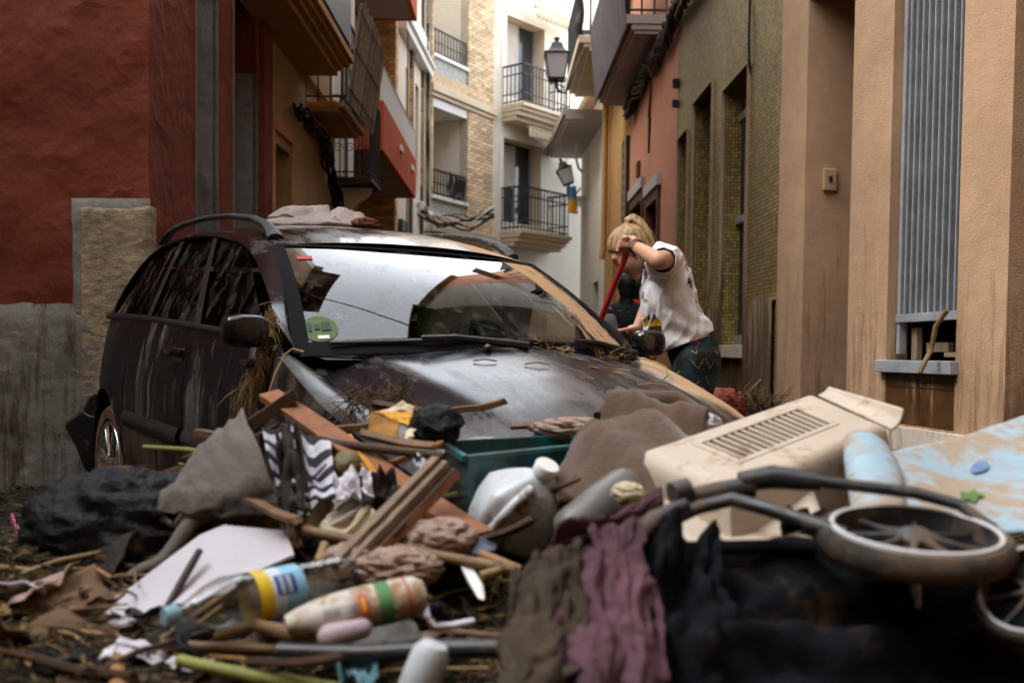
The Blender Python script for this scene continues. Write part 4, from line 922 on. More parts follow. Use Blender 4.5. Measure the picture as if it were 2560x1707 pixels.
for sg in (-1, 1):
    def S3(X, z, o=0): return V((X, sg*(sy(z)+o), z))
    def win(xa_b, xa_t, xb_b, xb_t, m, nm):     # pane between two slanted pillars; a is the rear edge
        mb = MB(); n = 18; nv = 10
        def f(u, v):
            zb_ = lambda X: belt(X)+.022
            lo = V((xa_b+(xb_b-xa_b)*u, 0, zb_(xa_b+(xb_b-xa_b)*u))); Xt = xa_t+(xb_t-xa_t)*u; hi = V((Xt, 0, top_at(Xt)-.006))
            q = lo.lerp(hi, v); return S3(q.x, q.z, -.012)
        mb.grid(f, n, nv); return part(nm, mb, m, car, local=True, smooth=True)
    win(-.03, -.385, .655, .05, g_side, 'side_window')
    win(-.775, -.86, -.115, -.44, g_side, 'side_window')
    win(-1.43, -1.34, -.84, -.925, g_side, 'quarter_window')
    # pillars and frames
    A = [S3(x, z) for x, z in WTc]; Bt = []
    for x, z in WTc:
        k = min(RE, key=lambda p: 0)
    WS = curve([(.845, 1.0), (.70, 1.105), (.52, 1.235), (.38, 1.325), (.27, 1.396)], 16)      # A-pillar's windscreen edge
    yws = lambda z: .755-(.755-.612)*((z-1.0)/.396)
    nA = 16; Aedge = [V((x, sg*yws(z), z)) for x, z in WS]
    fr_in = [WTc[int(i*15/nA)] for i in range(nA+1)]
    mb = MB(); mb.grid(lambda u, v: Aedge[int(round(u*nA))].lerp(S3(*fr_in[int(round(u*nA))]), v) + V((0, sg*.012*math.sin(math.pi*v), .006*math.sin(math.pi*v))), nA, 4)
    part('windscreen_pillar', mb, p_pil, car, local=True, smooth=True)
    nR = 33; inn = WTc[15:49]; out = []
    for i, (x, z) in enumerate(inn):
        t = i/(len(inn)-1); q = rex(.27+(-1.58-.27)*t*1.0); out.append(V((q.x, sg*q.y, q.z)))
    mb = MB(); mb.grid(lambda u, v: out[int(round(u*33))].lerp(S3(*inn[int(round(u*33))]), v) + V((0, sg*.014*math.sin(math.pi*v), 0)), 33, 4)
    part('roof_frame', mb, p_pil, car, local=True, smooth=True)
    for (b0, t0, b1, t1) in ((-.115, -.44, -.03, -.385), (-.84, -.925, -.775, -.86)):
        mb = MB(); mb.grid(lambda u, v: S3(b0+(b1-b0)*u+((t0+(t1-t0)*u)-(b0+(b1-b0)*u))*v, (belt(b0)+.0)+(top_at(t0)-belt(b0))*v, .002), 3, 8)
        part('door_pillar', mb, m_blk, car, local=True, smooth=True)
    mb = MB(); mb.grid(lambda u, v: V((-1.52+(.70+1.52)*u, sg*(sy(belt(-1.52+2.22*u))+.010+.008*math.sin(math.pi*v)), belt(-1.52+2.22*u)-.005+.03*v)), 40, 4); part('waist_seal', mb, m_blk, car, local=True, smooth=True)
    mb = MB(); mb.grid(lambda u, v: V((X0+(.86-X0)*u, sg*(plan(X0+(.86-X0)*u)*prof(belt(X0+(.86-X0)*u))*(1-v)+(sy(1.05) if X0+(.86-X0)*u > -1.55 else plan(X0+(.86-X0)*u)*.92)*v*1.0), belt(X0+(.86-X0)*u)+.012*math.sin(math.pi*v*.5))), 50, 3); part('shoulder', mb, p_side, car, local=True, smooth=True)
    # rear pillar to the tailgate
    mb = MB(); inn2 = WTc[40:49]
    mb.grid(lambda u, v: S3(*inn2[int(round(u*8))]).lerp(V((-1.60-.27*u, sg*(.60+.10*u), 1.34-.28*u)), v)+V((0, sg*.02*math.sin(math.pi*v), 0)), 8, 4)
    part('rear_pillar', mb, p_pil, car, local=True, smooth=True)
# ---- roof, windscreen, hood
def roof_f(u, v):
    e = v*2-1; X = .27+(-1.58-.27)*u; q = rex(X); cr = .062*math.sin(min(1, (u+.06)*4)*math.pi/2)*(1-.35*u)
    return V((X+.085*(1-e*e)*(1-u)**3, e*q.y, q.z+cr*(1-abs(e)**2.4)+.012*(1-e*e)))
mb = MB(); mb.grid(roof_f, 30, 26); part('roof', mb, p_roof, car, local=True, smooth=True, angle=0)
def ws_f(u, v):
    e = v*2-1; b = V((.845+.155*(1-e*e), e*.755, 1.0+.035*(1-e*e))); t = V((.27+.085*(1-e*e), e*.612, 1.396+.012*(1-e*e)))
    q = b.lerp(t, u); return q + V((.028, 0, .03))*math.sin(math.pi*u)*(.6+.4*(1-e*e))
mb = MB(); mb.grid(lambda u, v: ws_f(u*.965+.02, .012+.976*v), 20, 30); part('windscreen', mb, g_ws, car, local=True, smooth=True, angle=0)
mb = MB()                                       # black band and seals round the glass
mb.grid(lambda u, v: ws_f(-.03+.10*u, v)+V((.004, 0, .004)), 2, 30); mb.grid(lambda u, v: ws_f(.975+.03*u, v)+V((.003, 0, .004)), 1, 30)
for a, b in ((-.012, .022), (1.012, .978)): mb.grid(lambda u, v: ws_f(v, a+(b-a)*u)+V((.002, 0, .003)), 2, 24)
part('windscreen_seal', mb, m_seal, car, local=True, smooth=True)
def hood_f(u, v):
    e = v*2-1; X = .80+(1.86-.80)*u; Xs = X + (.20*(1-e*e) if u < .5 else .20*(1-e*e))*(1-u) + .08*(1-e*e)*u
    crease = .012*math.exp(-((abs(e)-.72)/.10)**2)
    return V((Xs, e*hood_y(X), hood_z(X, abs(e)) + crease - (.03*max(0, (u-.93)/.07)**2)))
mb = MB(); mb.grid(hood_f, 34, 36); part('hood', mb, p_hood, car, local=True, smooth=True, angle=0)
mb = MB(); mb.grid(lambda u, v: V((1.80+.14*math.sin(math.pi*v)-.02*u, -.66+1.32*v, .74-.5*u)) + V((.10*math.sin(math.pi*min(1, u*1.2))*(.4+.6*math.sin(math.pi*v)), 0, 0)), 12, 24); part('front_bumper', mb, p_side, car, local=True, smooth=True)
for sg in (-1, 1):
    mb = MB(); mb.ball((1.70, sg*.56, .735), .16, .13, .075, seg=16, ring=10); part('headlight', mb, mk('headlight lens', (.35, .36, .37), .15, .1, 5, 0, spec=.6) if sg < 0 else bpy.data.materials['headlight lens'], car, local=True, smooth=True)
mb = MB(); mb.box((1.915, 0, .66), (.05, .62, .12)); part('grille', mb, m_blk, car, local=True, bevel=.02)
mb = MB(); mb.grid(lambda u, v: V((-1.86-.10*math.sin(math.pi*u)*.6-.06*math.sin(math.pi*v), (-.69+1.38*u)*(1-.1*v), .30+1.06*v)) if v < .72 else V((-1.86-.06*math.sin(math.pi*u)+.28*((v-.72)/.28)-.06*math.sin(math.pi*v), (-.69+1.38*u)*(1-.1*v), .30+1.06*v)), 16, 14); part('tailgate', mb, p_side, car, local=True, smooth=True)
mb = MB(); mb.box((-.03, 0, .20), (3.3, 1.5, .06)); part('floor_pan', mb, m_dark, car, local=True)
# ---- wheels
for a in AX:
    for sg in (-1, 1):
        W = Matrix.Translation((a, sg*.825, .335)) @ Matrix.Rotation(-sg*math.pi/2, 4, 'X')      # local z points outward (away from car)
        W = Matrix.Translation((a, sg*.83, .335)) @ Matrix.Rotation(math.pi/2*(-sg), 4, 'X')
        wh = MB(); wh.lathe([(.215, -.17), (.235, -.19), (.285, -.195), (.305, -.17), (.312, -.10), (.305, -.02), (.285, .005), (.235, .004), (.215, -.02)], W, 40, cap=False); whl = part('wheel', wh, m_tyre, car, local=True, smooth=True)
        mb = MB(); mb.lathe([(.222, -.012), (.216, .002), (.205, .0), (.198, -.02), (.185, -.06), (.18, -.15)], W, 40, cap=False); rim = part('rim', mb, m_rim, whl, local=True, smooth=True)
        if sg < 0:
            for k in range(7):
                for dd in (-.09, .09):
                    an = 2*math.pi*k/7+.3; mb = MB(); a1 = an+dd
                    mb.tube([W @ V((.045*math.cos(an), .045*math.sin(an), -.014)), W @ V((.12*math.cos(an+dd*.7), .12*math.sin(an+dd*.7), -.010)), W @ V((.203*math.cos(a1), .203*math.sin(a1), -.014))], [.018, .011, .012], 6); part('spoke', mb, m_rim, whl, local=True, smooth=True)
            mb = MB(); mb.lathe([(.0, .0), (.03, .0), (.05, -.012), (.055, -.04)], W, 20); part('hub_cap', mb, m_rim, whl, local=True, smooth=True)
            mb = MB(); mb.lathe([(.0, -.09), (.17, -.09), (.18, -.10)], W, 30); part('brake_disc', mb, m_tyre, whl, local=True)
# ---- roof rails
for sg in (-1, 1):
    pts = [(.17, 1.425), (.13, 1.455), (.05, 1.49), (-.10, 1.525), (-.39, 1.556), (-.7, 1.568), (-1.0, 1.562), (-1.2, 1.545), (-1.31, 1.52), (-1.36, 1.48)]
    yy = [.575, .572, .567, .562, .558, .556, .556, .558, .562, .57]
    mb = MB(); mb.tube([V((x, sg*y, z)) for (x, z), y in zip(pts, yy)], [.036, .031, .024, .019, .017, .017, .017, .019, .025, .03], 10, flat=.75); part('roof_rail', mb, m_rail, car, local=True, smooth=True)
# ---- mirrors
for sg in (-1, 1):
    cm = V((.78, sg*.92, 1.07)) if sg < 0 else V((.70, .955, 1.06)); ksz = .70 if sg < 0 else .74
    mb = MB(); mb.pillow(cm, .065*ksz, .112*ksz, .078*ksz, .62); o = part('wing_mirror', mb, p_pil if sg < 0 else p_gb, car, local=True, smooth=True)
    mb = MB(); mb.tube([(.60, sg*.80, 1.045), cm+V((-.02, -sg*.09, -.045))], [.035, .03], 8); part('mirror_arm', mb, m_blk, o, local=True, smooth=True)
    mb = MB(); mb.lathe([(0, 0), (.048, 0), (.052, -.008)], Matrix.Translation(cm+V((-.036, 0, 0))) @ Matrix.Rotation(-math.pi/2, 4, 'Y') @ Matrix.Scale(1.3, 4, (0,1,0)), 20); part('mirror_glass', mb, m_glass, o, local=True)
# ---- wipers, nozzle
for (e0, e1, s_) in ((.06, .50, .1), (.52, .93, .1)):
    b0 = ws_f(-.01, e0+.30); mb = MB(); P = lambda e, uu, o: ws_f(uu, e)+V((.012+o, 0, .016+o))
    mb.tube([P(e0, .030, 0), P((e0+e1)/2, .024, 0), P(e1, .030, 0)], [.007, .008, .006], 6); wp = part('wiper_blade', mb, m_blk, car, local=True)
    mb = MB(); mb.tube([P(e1+.03, -.03, .01), P((e0+e1)/2+.06, .02, .014), P((e0+e1)/2-.02, .028, .01)], [.016, .010, .007], 6); part('wiper_arm', mb, m_blk, wp, local=True)
for e in (.40, .66):
    q = hood_f(.07, e); mb = MB(); mb.ball(q+V((0, 0, .012)), .018, .016, .014); part('washer_nozzle', mb, m_blk, car, local=True, smooth=True)
# ---- stickers on the glass
def on_ws(px, py, lift=.012):
    best = None
    for i in range(60):
        for j in range(60):
            q = ws_f(i/60, j/60); w_ = CARM @ q; d = w_-V((0, 0, CAM_Z)); c = CAM_M.inverted() @ d; X_ = CX0+F_PX*c.x/-c.z; Y_ = CY0-F_PX*c.y/-c.z
            s_ = (X_-px)**2+(Y_-py)**2
            if best is None or s_ < best[0]: best = (s_, i/60, j/60)
    return best[1], best[2]
m_stk = mk('green sticker', (.05, .10, .012), .5, .08, 3, 0); m_inkd = mk('sticker ink', (.012, .02, .01), .5, .1, 3, 0); m_reds = mk('red sticker', (.42, .03, .03), .5, .1, 3, 0)
u0, v0 = on_ws(793, 822)
def wsp(du, dv, up): return ws_f(u0+du, v0+dv)+V((.001, 0, .0012))*up
mb = MB(); n_ = 28; rim_ = [wsp(.095*math.sin(2*math.pi*k/n_), .040*math.cos(2*math.pi*k/n_), 2) for k in range(n_)]; mb._add(rim_, [tuple(range(n_))]); st = part('sticker', mb, m_stk, car, local=True)
for (da, db, ha, hb_) in ((-.022, .012, .004, .030), (-.006, .010, .006, .018), (.014, .012, .010, .030)):
    mb = MB(); mb._add([wsp(db+sb*hb_, da+sa*ha, 4) for sa, sb in ((-1,-1),(1,-1),(1,1),(-1,1))], [(0,1,2,3)]); part('sticker_print', mb, m_inkd, st, local=True)
mb = MB(); mb._add([wsp(db, da, 4) for da, db in ((-.008,-.078),(.016,-.078),(.016,-.055),(-.008,-.055))], [(0,1,2,3)]); part('sticker_print', mb, m_wpaint, st, local=True)
u0, v0 = on_ws(764, 645); mb = MB(); mb._add([wsp(db, da, 2) for da, db in ((-.022,-.02),(.022,-.02),(.022,.02),(-.022,.02))], [(0,1,2,3)]); part('sticker', mb, m_reds, car, local=True)
# ---- interior
mb = MB(); mb.grid(lambda u, v: V((.42+.52*u, -.70+1.40*v, .93+.055*u+.03*math.sin(math.pi*u)-.05*(1-u)**4)), 8, 16); mb.box((.45, 0, .78), (.08, 1.38, .28)); part('dashboard', mb, m_tan, car, local=True, smooth=True)
mb = MB(); mb.lathe([(.185, -.015), (.20, 0), (.185, .015), (.17, 0)], Matrix.Translation((.30, .36, .97)) @ Matrix.Rotation(R(65), 4, 'Y'), 28, close=True); mb.box((.31, .36, .96), (.05, .30, .06)); part('steering_wheel', mb, m_blk, car, local=True, smooth=True)
for x, ys in ((-.28, (-.37, .37)), (-1.05, (-.40, .40))):
    for y in ys:
        mb = MB(); mb.hexa([V((x+.10+a*.06-c_*.17, y+b*(.25-.04*c_), .50+.62*c_)) for c_ in (0, 1) for a, b in ((-1,-1),(1,-1),(1,1),(-1,1))]); mb.box((x+.36, y, .52), (.5, .5, .13)); se = part('seat', mb, m_cloth, car, local=True, bevel=.05)
        mb = MB(); mb.box((x-.12, y, 1.235), (.09, .26, .16)); part('headrest', mb, m_cloth, se, local=True, bevel=.03)
mb = MB(); mb.box((.30, 0, 1.345), (.03, .22, .07)); mb.tube([(.33, 0, 1.38), (.30, 0, 1.35)], .012, 6); part('rear_view_mirror', mb, m_blk, car, local=True, bevel=.012)
gc = MB(); P0 = CARM @ V((-.28, .30, 1.16))
gc.grid(lambda u, v: CARM @ V((-.12+.02*math.sin(u*8)+.05*v, .24+.30*u, 1.20-.44*v+.02*math.sin(v*6+u*5))), 10, 14)
solo('green_standin', gc, mk('green cloth', (.18, .36, .05), .9, .3, 6, .2), 'green cloth added inside the car for a green shape in the windscreen', 'vest', smooth=True, solid=.01)  # cloth added to stand in for a green-vested person showing in the windscreen
# ---- rear bumper torn loose and hanging behind the wheel
ol = [(222, 982), (262, 960), (250, 1010), (243, 1090), (240, 1180), (242, 1212), (205, 1172), (185, 1120), (153, 1058), (200, 1022)]
mb = MB(); P = [CARI @ at(x, y, 5.62+.0012*(x-150)) for x, y in ol]; dv = CARI.to_3x3() @ V((.05, .22, .0)); mb.prism(P, dv); part('torn_bumper', mb, m_blk, car, local=True, bevel=.03)
mb = MB(); mb.tube([CARI @ at(x, y, 5.58) for x, y in ((203, 1012), (208, 1030), (222, 1040), (235, 1042))], .006, 6); part('loose_strap', mb, m_tan, car, local=True, smooth=True)
# ================================================================== people
def fuse(mb, name, vox, smooth_it=6, fac=.5, cut=None):      # one continuous skin round overlapping volumes
    me = mesh_of(mb, name); o = bpy.data.objects.new('tmp_fuse', me); COL.objects.link(o)
    md = o.modifiers.new('r', 'REMESH'); md.mode = 'VOXEL'; md.voxel_size = vox
    if smooth_it: ms = o.modifiers.new('s', 'SMOOTH'); ms.iterations = smooth_it; ms.factor = fac
    dg = bpy.context.evaluated_depsgraph_get(); ev = o.evaluated_get(dg); nm = bpy.data.meshes.new_from_object(ev); nm.name = name
    bpy.data.objects.remove(o)
    for co, no in (cut or []):
        bm = bmesh.new(); bm.from_mesh(nm); bmesh.ops.bisect_plane(bm, geom=bm.verts[:]+bm.edges[:]+bm.faces[:], plane_co=co, plane_no=no, clear_outer=True); bm.to_mesh(nm); bm.free()
    nm.shade_smooth(); return nm
def as_part(name, me, mat, parent, org, **k):
    me.transform(Matrix.Translation(-V(org))); o = bpy.data.objects.new(name, me); link(o, parent); me.materials.clear(); finish(o, mat, **k); return o
def wz(zx, zy, D): return at(1460+zx/2.8, 500+zy/2.8, D)
def ell(mb, c, r_img, r_dep, r_up=None, ang=0):
    M = Matrix.Rotation(ang, 3, 'Y'); mb.ball(c, r_img, r_dep, r_up or r_img, M, 20, 14)
m_skin = mk('skin', (.50, .27, .175), .5, .10, 9, .12, 180, spec=.4, subs=.08)
t = NT('blonde hair'); n1 = t.noise(1, 5, .6, st=(60, 60, 9)); n2 = t.noise(7, 3, .6); ad = t.math('ADD', (t.math('MULTIPLY', (n1, 0), .65), 0), (t.math('MULTIPLY', (n2, 0), .35), 0))
rp = t.ramp(ad, 0, .36, .62, (.10, .055, .022, 1), (.50, .335, .15, 1)); t.l(rp, 0, t.b, 'Base Color'); t.bump(n1, 0, .6, .01); setp(t.b, Roughness=.45, Specular_IOR_Level=.5); m_hair = t.m
t = NT('white cotton'); n0 = t.noise(7, 5, .6); ms_ = t.noise(38, 2, .5); rm = t.ramp(ms_, 0, .76, .775); rp = t.ramp(n0, 0, .3, .7, (.76, .75, .78, 1), (.84, .83, .86, 1)); mx = t.mix((rm, 0), (rp, 0), (.12, .07, .04)); t.l(mx, 2, t.b, 'Base Color')
fo_ = t.noise(1, 4, .55, st=(9, 9, 4.0), dist=.5); hh_ = t.math('ADD', (fo_, 0), (t.math('MULTIPLY', (t.noise(500, 2, .5), 0), .03), 0)); t.bump(hh_, 0, .75, .025); setp(t.b, Roughness=.9, Specular_IOR_Level=.15); m_shirt = t.m
def legmat():                                   # dark leggings woven with teal, yellow and pink chevrons
    t = NT('patterned leggings'); sp = t.n('SeparateXYZ'); t.l(t.tc, 'Object', sp, 0)
    u = t.math('PINGPONG', (t.math('ADD', (sp, 0), (sp, 1)), 0), .036); zz = t.math('ADD', (sp, 2), (t.math('MULTIPLY', (u, 0), 1.7), 0))
    band = t.math('PINGPONG', (zz, 0), .036); fine = t.math('PINGPONG', (zz, 0), .0045); l1 = t.ramp(fine, 0, .0026, .0034)
    nz = t.noise(7, 3, .6); l2 = t.ramp(nz, 0, .46, .60); f1 = t.math('MULTIPLY', (l1, 0), (l2, 0)); c1 = t.mix((f1, 0), (.008, .007, .010), (.01, .075, .085))
    b1 = t.ramp(band, 0, .0315, .0325); dash = t.math('PINGPONG', (t.math('ADD', (sp, 0), (sp, 1)), 0), .006); d1 = t.ramp(dash, 0, .003, .0036); n3 = t.noise(13, 2, .5); l3 = t.ramp(n3, 0, .50, .53)
    f2 = t.math('MULTIPLY', (t.math('MULTIPLY', (b1, 0), (d1, 0)), 0), (l3, 0)); n4 = t.noise(5, 1, .5); cc = t.ramp(n4, 0, .50, .55, (.50, .42, .05, 1), (.45, .05, .10, 1)); c2 = t.mix((f2, 0), (c1, 2), (cc, 0))
    t.l(c2, 2, t.b, 'Base Color'); setp(t.b, Roughness=.6, Specular_IOR_Level=.3); fo = t.noise(22, 3, .5); t.bump(fo, 0, .25, .01); return t.m
m_leg = legmat()
D0 = 4.92; org = V((wz(745, 1060, D0).x, D0, H(.8, D0)))
sh_l, el_l, wr_l = wz(590, 415, D0-.15), wz(520, 425, D0-.40), wz(338, 312, D0-.23)
sh_r, el_r, wr_r = wz(525, 455, D0+.15), wz(455, 720, D0+.22), wz(370, 905, D0+.12)
neck, hd = wz(500, 400, D0), wz(318, 352, D0)
mb = MB()
# head: skull, face turned down towards the ground, jaw, nose, lips, brow, ear
ell(mb, wz(314, 312, D0), .104, .076, .088, ang=R(-20)); ell(mb, wz(300, 415, D0), .094, .062, .060, ang=R(39)); mb.caps(wz(330, 440, D0), wz(368, 520, D0), .052, .026)
mb.caps(wz(385, 440, D0-.03), wz(362, 508, D0-.01), .034, .024); mb.caps(wz(385, 440, D0+.03), wz(362, 508, D0+.01), .034, .024)
mb.caps(wz(216, 408, D0-.026), wz(216, 408, D0+.026), .016, .016)
for dd in (-.034, .034): mb.ball(wz(285, 448, D0+dd), .030)
mb.caps(wz(222, 440, D0), wz(262, 494, D0), .0085, .013); mb.ball(wz(268, 498, D0-.009), .010); mb.ball(wz(268, 498, D0+.009), .010)
mb.caps(wz(306, 513, D0-.016), wz(306, 513, D0+.016), .0085, .0085); mb.caps(wz(322, 524, D0-.014), wz(322, 524, D0+.014), .009, .009); mb.ball(wz(356, 530, D0), .020)
mb.ball(wz(392, 378, D0-.083), .022, .008, .03)
mb.caps(wz(400, 400, D0), neck, .056, .062); mb.caps(neck, wz(560, 450, D0), .07, .11)
# torso and legs (under the clothes)
ell(mb, wz(585, 500, D0), .10, .155, .12); ell(mb, wz(620, 680, D0), .105, .14, .14); ell(mb, wz(680, 860, D0), .10, .125, .13); ell(mb, wz(755, 1030, D0), .12, .16, .13)
for hip, kn, an, dd in ((wz(770, 1120, D0-.08), None, None, -.08), (wz(755, 1120, D0+.08), None, None, .08)):
    kn = V((hip.x-.02, D0+dd-.03, .53)); an = V((hip.x+.03, D0+dd, .15)); mb.caps(hip, kn, .085, .055); mb.caps(kn, an, .052, .036); mb.caps(an, an+V((-.14, -.02, -.05)), .036, .03)
# arms
mb.caps(sh_l, el_l, .052, .041); mb.caps(el_l, wr_l, .042, .026); mb.caps(sh_r, el_r, .05, .04); mb.caps(el_r, wr_r, .04, .026)
def fist(mb, w, g, palm_dir, axis, s=1.0):     # palm from the wrist w to the grip g, fingers curled round the pole axis
    axis = axis.normalized(); pd = (g-w).normalized(); sd_ = pd.cross(axis).normalized(); mb.caps(w, w+pd*.03, .027, .03)
    c = g; mb.box(c-pd*.022, (.05, .03, .075), Matrix((pd, sd_, axis)).transposed())
    for k in range(4):
        o = axis*(.033-.021*k); ln = [1, 1.08, 1.02, .86][k]
        k0 = c+o+sd_*.014; k1 = c+o+sd_*.024*ln+pd*.026*ln; k2 = c+o-sd_*.004+pd*.040*ln; k3 = c+o-sd_*.022+pd*.020
        mb.caps(k0-pd*.02, k1, .0105, .0102); mb.caps(k1, k2, .0100, .0094); mb.caps(k2, k3, .0092, .0082)
    mb.caps(w+pd*.025-sd_*.012+axis*.02, c-sd_*.026+axis*.040, .0125, .0105); mb.caps(c-sd_*.026+axis*.040, c-sd_*.012+pd*.028+axis*.046, .0103, .009)
pole_t, pole_m = wz(312, 345, D0-.20), wz(130, 806, D0-.06); pax = (pole_t-pole_m).normalized()
grip_l = pole_t-pax*.012; fist(mb, wr_l, wz(296, 312, D0-.215), None, pax)
low = pole_m-pax*.13; fist(mb, wr_r, low+V((.02, .02, .0)), None, pax)
me = fuse(mb, 'person', .0065, 4, .5); me.transform(Matrix.Translation(-org))
wom = bpy.data.objects.new('person', me); link(wom); wom.location = org; ABS[wom.name] = org.copy(); me.materials.clear(); finish(wom, m_skin)
tag(wom, 'person in white t-shirt and patterned leggings bending over a red pole beside the car', 'person')
# leggings
mb = MB(); ell(mb, wz(742, 925, D0), .116, .138, .085, ang=R(-18)); ell(mb, wz(762, 1040, D0), .128, .165, .12); ell(mb, wz(845, 1120, D0), .078, .145, .10); ell(mb, wz(700, 1060, D0), .08, .13, .10)
for dd in (-.08, .08):
    hip = wz(778, 1130, D0+dd); kn = V((hip.x-.02, D0+dd-.03, .53)); an = V((hip.x+.03, D0+dd, .17)); mb.caps(hip, kn, .108, .064); mb.caps(hip+V((.03,0,.0)), kn.lerp(hip, .4), .10, .08); mb.caps(kn, an, .06, .042)
lg = as_part('leggings', fuse(mb, 'leggings', .009, 8), m_leg, wom, org)
mb = MB(); e_ = wz(748, 985, D0); M = Matrix.Translation(e_) @ Matrix.Rotation(R(-18), 4, 'Y'); mb.lathe([(.128, -.004), (.131, .0), (.128, .004)], M @ Matrix.Scale(1.27, 4, (0,1,0)), 30, close=True); part('waistband', mb, m_leg, wom, smooth=True)
# t-shirt
mb = MB()
for (x, y, r, d_, u_) in ((545, 405, .070, .105, .08), (575, 470, .108, .175, .11), (600, 580, .128, .185, .12), (615, 700, .138, .18, .12), (640, 810, .142, .178, .12), (665, 870, .140, .175, .12), (700, 920, .140, .172, .11), (745, 930, .125, .165, .11), (560, 965, .07, .125, .085), (495, 860, .07, .12, .12), (470, 740, .052, .11, .12), (700, 1010, .15, .178, .12), (640, 990, .12, .16, .10)):
    ell(mb, wz(x, y, D0), r*.88, d_*.88, u_, ang=R(-16))
mb.caps(wz(560, 440, D0-.06), sh_l.lerp(el_l, .40), .095, .070); mb.caps(wz(545, 450, D0+.06), sh_r.lerp(el_r, .42), .09, .068)
hem_a, hem_b = wz(545, 1060, D0), wz(893, 910, D0); hn = (hem_b-hem_a).cross(V((0, 1, 0))).normalized(); hn = hn if hn.z < 0 else -hn
sl_d = (el_l-sh_l).normalized(); slc = sh_l.lerp(el_l, .36)
shirt = fuse(mb, 't_shirt', .008, 60, .5, cut=[(hem_a, hn)])
# open the near sleeve
bm = bmesh.new(); bm.from_mesh(shirt); dl = [v for v in bm.verts if (v.co-slc).dot(sl_d) > .045 and (v.co-slc).length < .13]; bmesh.ops.delete(bm, geom=dl, context='VERTS')
for v in bm.verts:                              # loose folds
    p = v.co; k = fbm(p.x*7, p.z*5+p.y*3, .3, 3); w1 = math.sin((p.x-sh_l.x)*46+(p.z-1.3)*-17+3.2*fbm(p.x*3.5, p.z*3.5, 1)); w2 = math.sin(p.z*60+p.x*22+3*fbm(p.x*5, p.z*5, 9)); low_ = sst(1.35, 1.05, p.z); v.co += v.normal*(.008*k + .0045*(1-abs(w1))**2*1.4 + .004*w2*low_)
bm.to_mesh(shirt)
bvh = BVHTree.FromBMesh(bm); bm.free()
ts = as_part('t_shirt', shirt, m_shirt, wom, org, solid=.003)
# flat print on the shirt: lettering and the coloured front emblem follow the cloth
def decal(polys, name, mat, D, off=.006):
    mb = MB()
    for poly in polys:
        P3 = []
        for x, y in poly:
            d = ray(1460+x/2.8, 500+y/2.8).normalized(); h = bvh.ray_cast(V((0, 0, CAM_Z)), d)
            if h[0] is None: P3 = None; break
            P3.append(h[0]-d*off)
        if P3: mb._add(P3, [tuple(range(len(P3)))])
    if mb.v: part(name, mb, mat, wom)
m_ink = mk('shirt ink', (.012, .012, .016), .8, .2, 5, 0); m_yel = mk('shirt yellow', (.62, .40, .015), .8, .15, 5, 0); m_brn = mk('shirt brown', (.06, .022, .015), .8, .3, 9, 0)
def tri(poly, n=4):                             # split a polygon fan into small faces so that it can follow folds
    cx = sum(p[0] for p in poly)/len(poly); cy = sum(p[1] for p in poly)/len(poly); out = []
    for a, b in zip(poly, poly[1:]+poly[:1]):
        for i in range(n):
            for j in range(n):
                f = lambda u, v: (cx+(a[0]+(b[0]-a[0])*v-cx)*u, cy+(a[1]+(b[1]-a[1])*v-cy)*u)
                out.append([f(i/n, j/n), f((i+1)/n, j/n), f((i+1)/n, (j+1)/n), f(i/n, (j+1)/n)])
    return out
decal(tri([(412, 790), (450, 838), (445, 870), (418, 905), (402, 850)]) + tri([(460, 880), (500, 838), (520, 825), (540, 860), (538, 880), (505, 880), (470, 888)]), 'shirt_print', m_yel, D0)
decal(tri([(446, 905), (470, 845), (490, 785), (505, 815), (540, 880), (545, 915), (520, 950), (490, 985), (470, 940)]) + tri([(470, 950), (500, 985), (520, 1010), (505, 1012), (478, 980)]) + tri([(440, 820), (455, 800), (462, 830), (450, 846)]), 'shirt_print', m_brn, D0, .005)
decal(tri([(405, 690), (412, 640), (418, 645), (414, 690)]) + tri([(520, 940), (545, 930), (540, 960), (524, 965)]), 'shirt_print', m_ink, D0)
decal(tri([(398, 735), (406, 735), (404, 755), (396, 752)]) + tri([(418, 690), (426, 690), (424, 718), (416, 716)]) + tri([(430, 700), (444, 694), (446, 704), (434, 714)]), 'shirt_print', m_yel, D0)
def glyph(ch, x, y, s, sk=.42, w_=.55):        # narrow stroke letters along the slanting back edge
    G = {'R': [((0,0),(0,1)), ((0,1),(.8,1)), ((.8,1),(.8,.55)), ((.8,.55),(0,.5)), ((.3,.5),(.9,0))], 'I': [((.4,0),(.4,1))], 'D': [((0,0),(0,1)), ((0,1),(.6,.9)), ((.6,.9),(.8,.5)), ((.8,.5),(.6,.1)), ((.6,.1),(0,0))],
         'E': [((0,0),(0,1)), ((0,1),(.8,1)), ((0,.5),(.6,.5)), ((0,0),(.8,0))], 'B': [((0,0),(0,1)), ((0,1),(.7,.8)), ((.7,.8),(0,.5)), ((0,.5),(.8,.25)), ((.8,.25),(0,0))], 'L': [((0,1),(0,0)), ((0,0),(.7,0))], 'o': [((.4,.6),(0,.3)), ((0,.3),(.4,0)), ((.4,0),(.8,.3)), ((.8,.3),(.4,.6))]}
    out = []; th = s*.12
    for (a, b), (c, d) in G[ch]:
        x0, y0, x1, y1 = x+a*s*w_, y-b*s+a*s*w_*sk, x+c*s*w_, y-d*s+c*s*w_*sk; L = math.hypot(x1-x0, y1-y0); nx_, ny_ = -(y1-y0)/L*th, (x1-x0)/L*th
        out.append([(x0+nx_, y0+ny_), (x1+nx_, y1+ny_), (x1-nx_, y1-ny_), (x0-nx_, y0-ny_)])
    return out
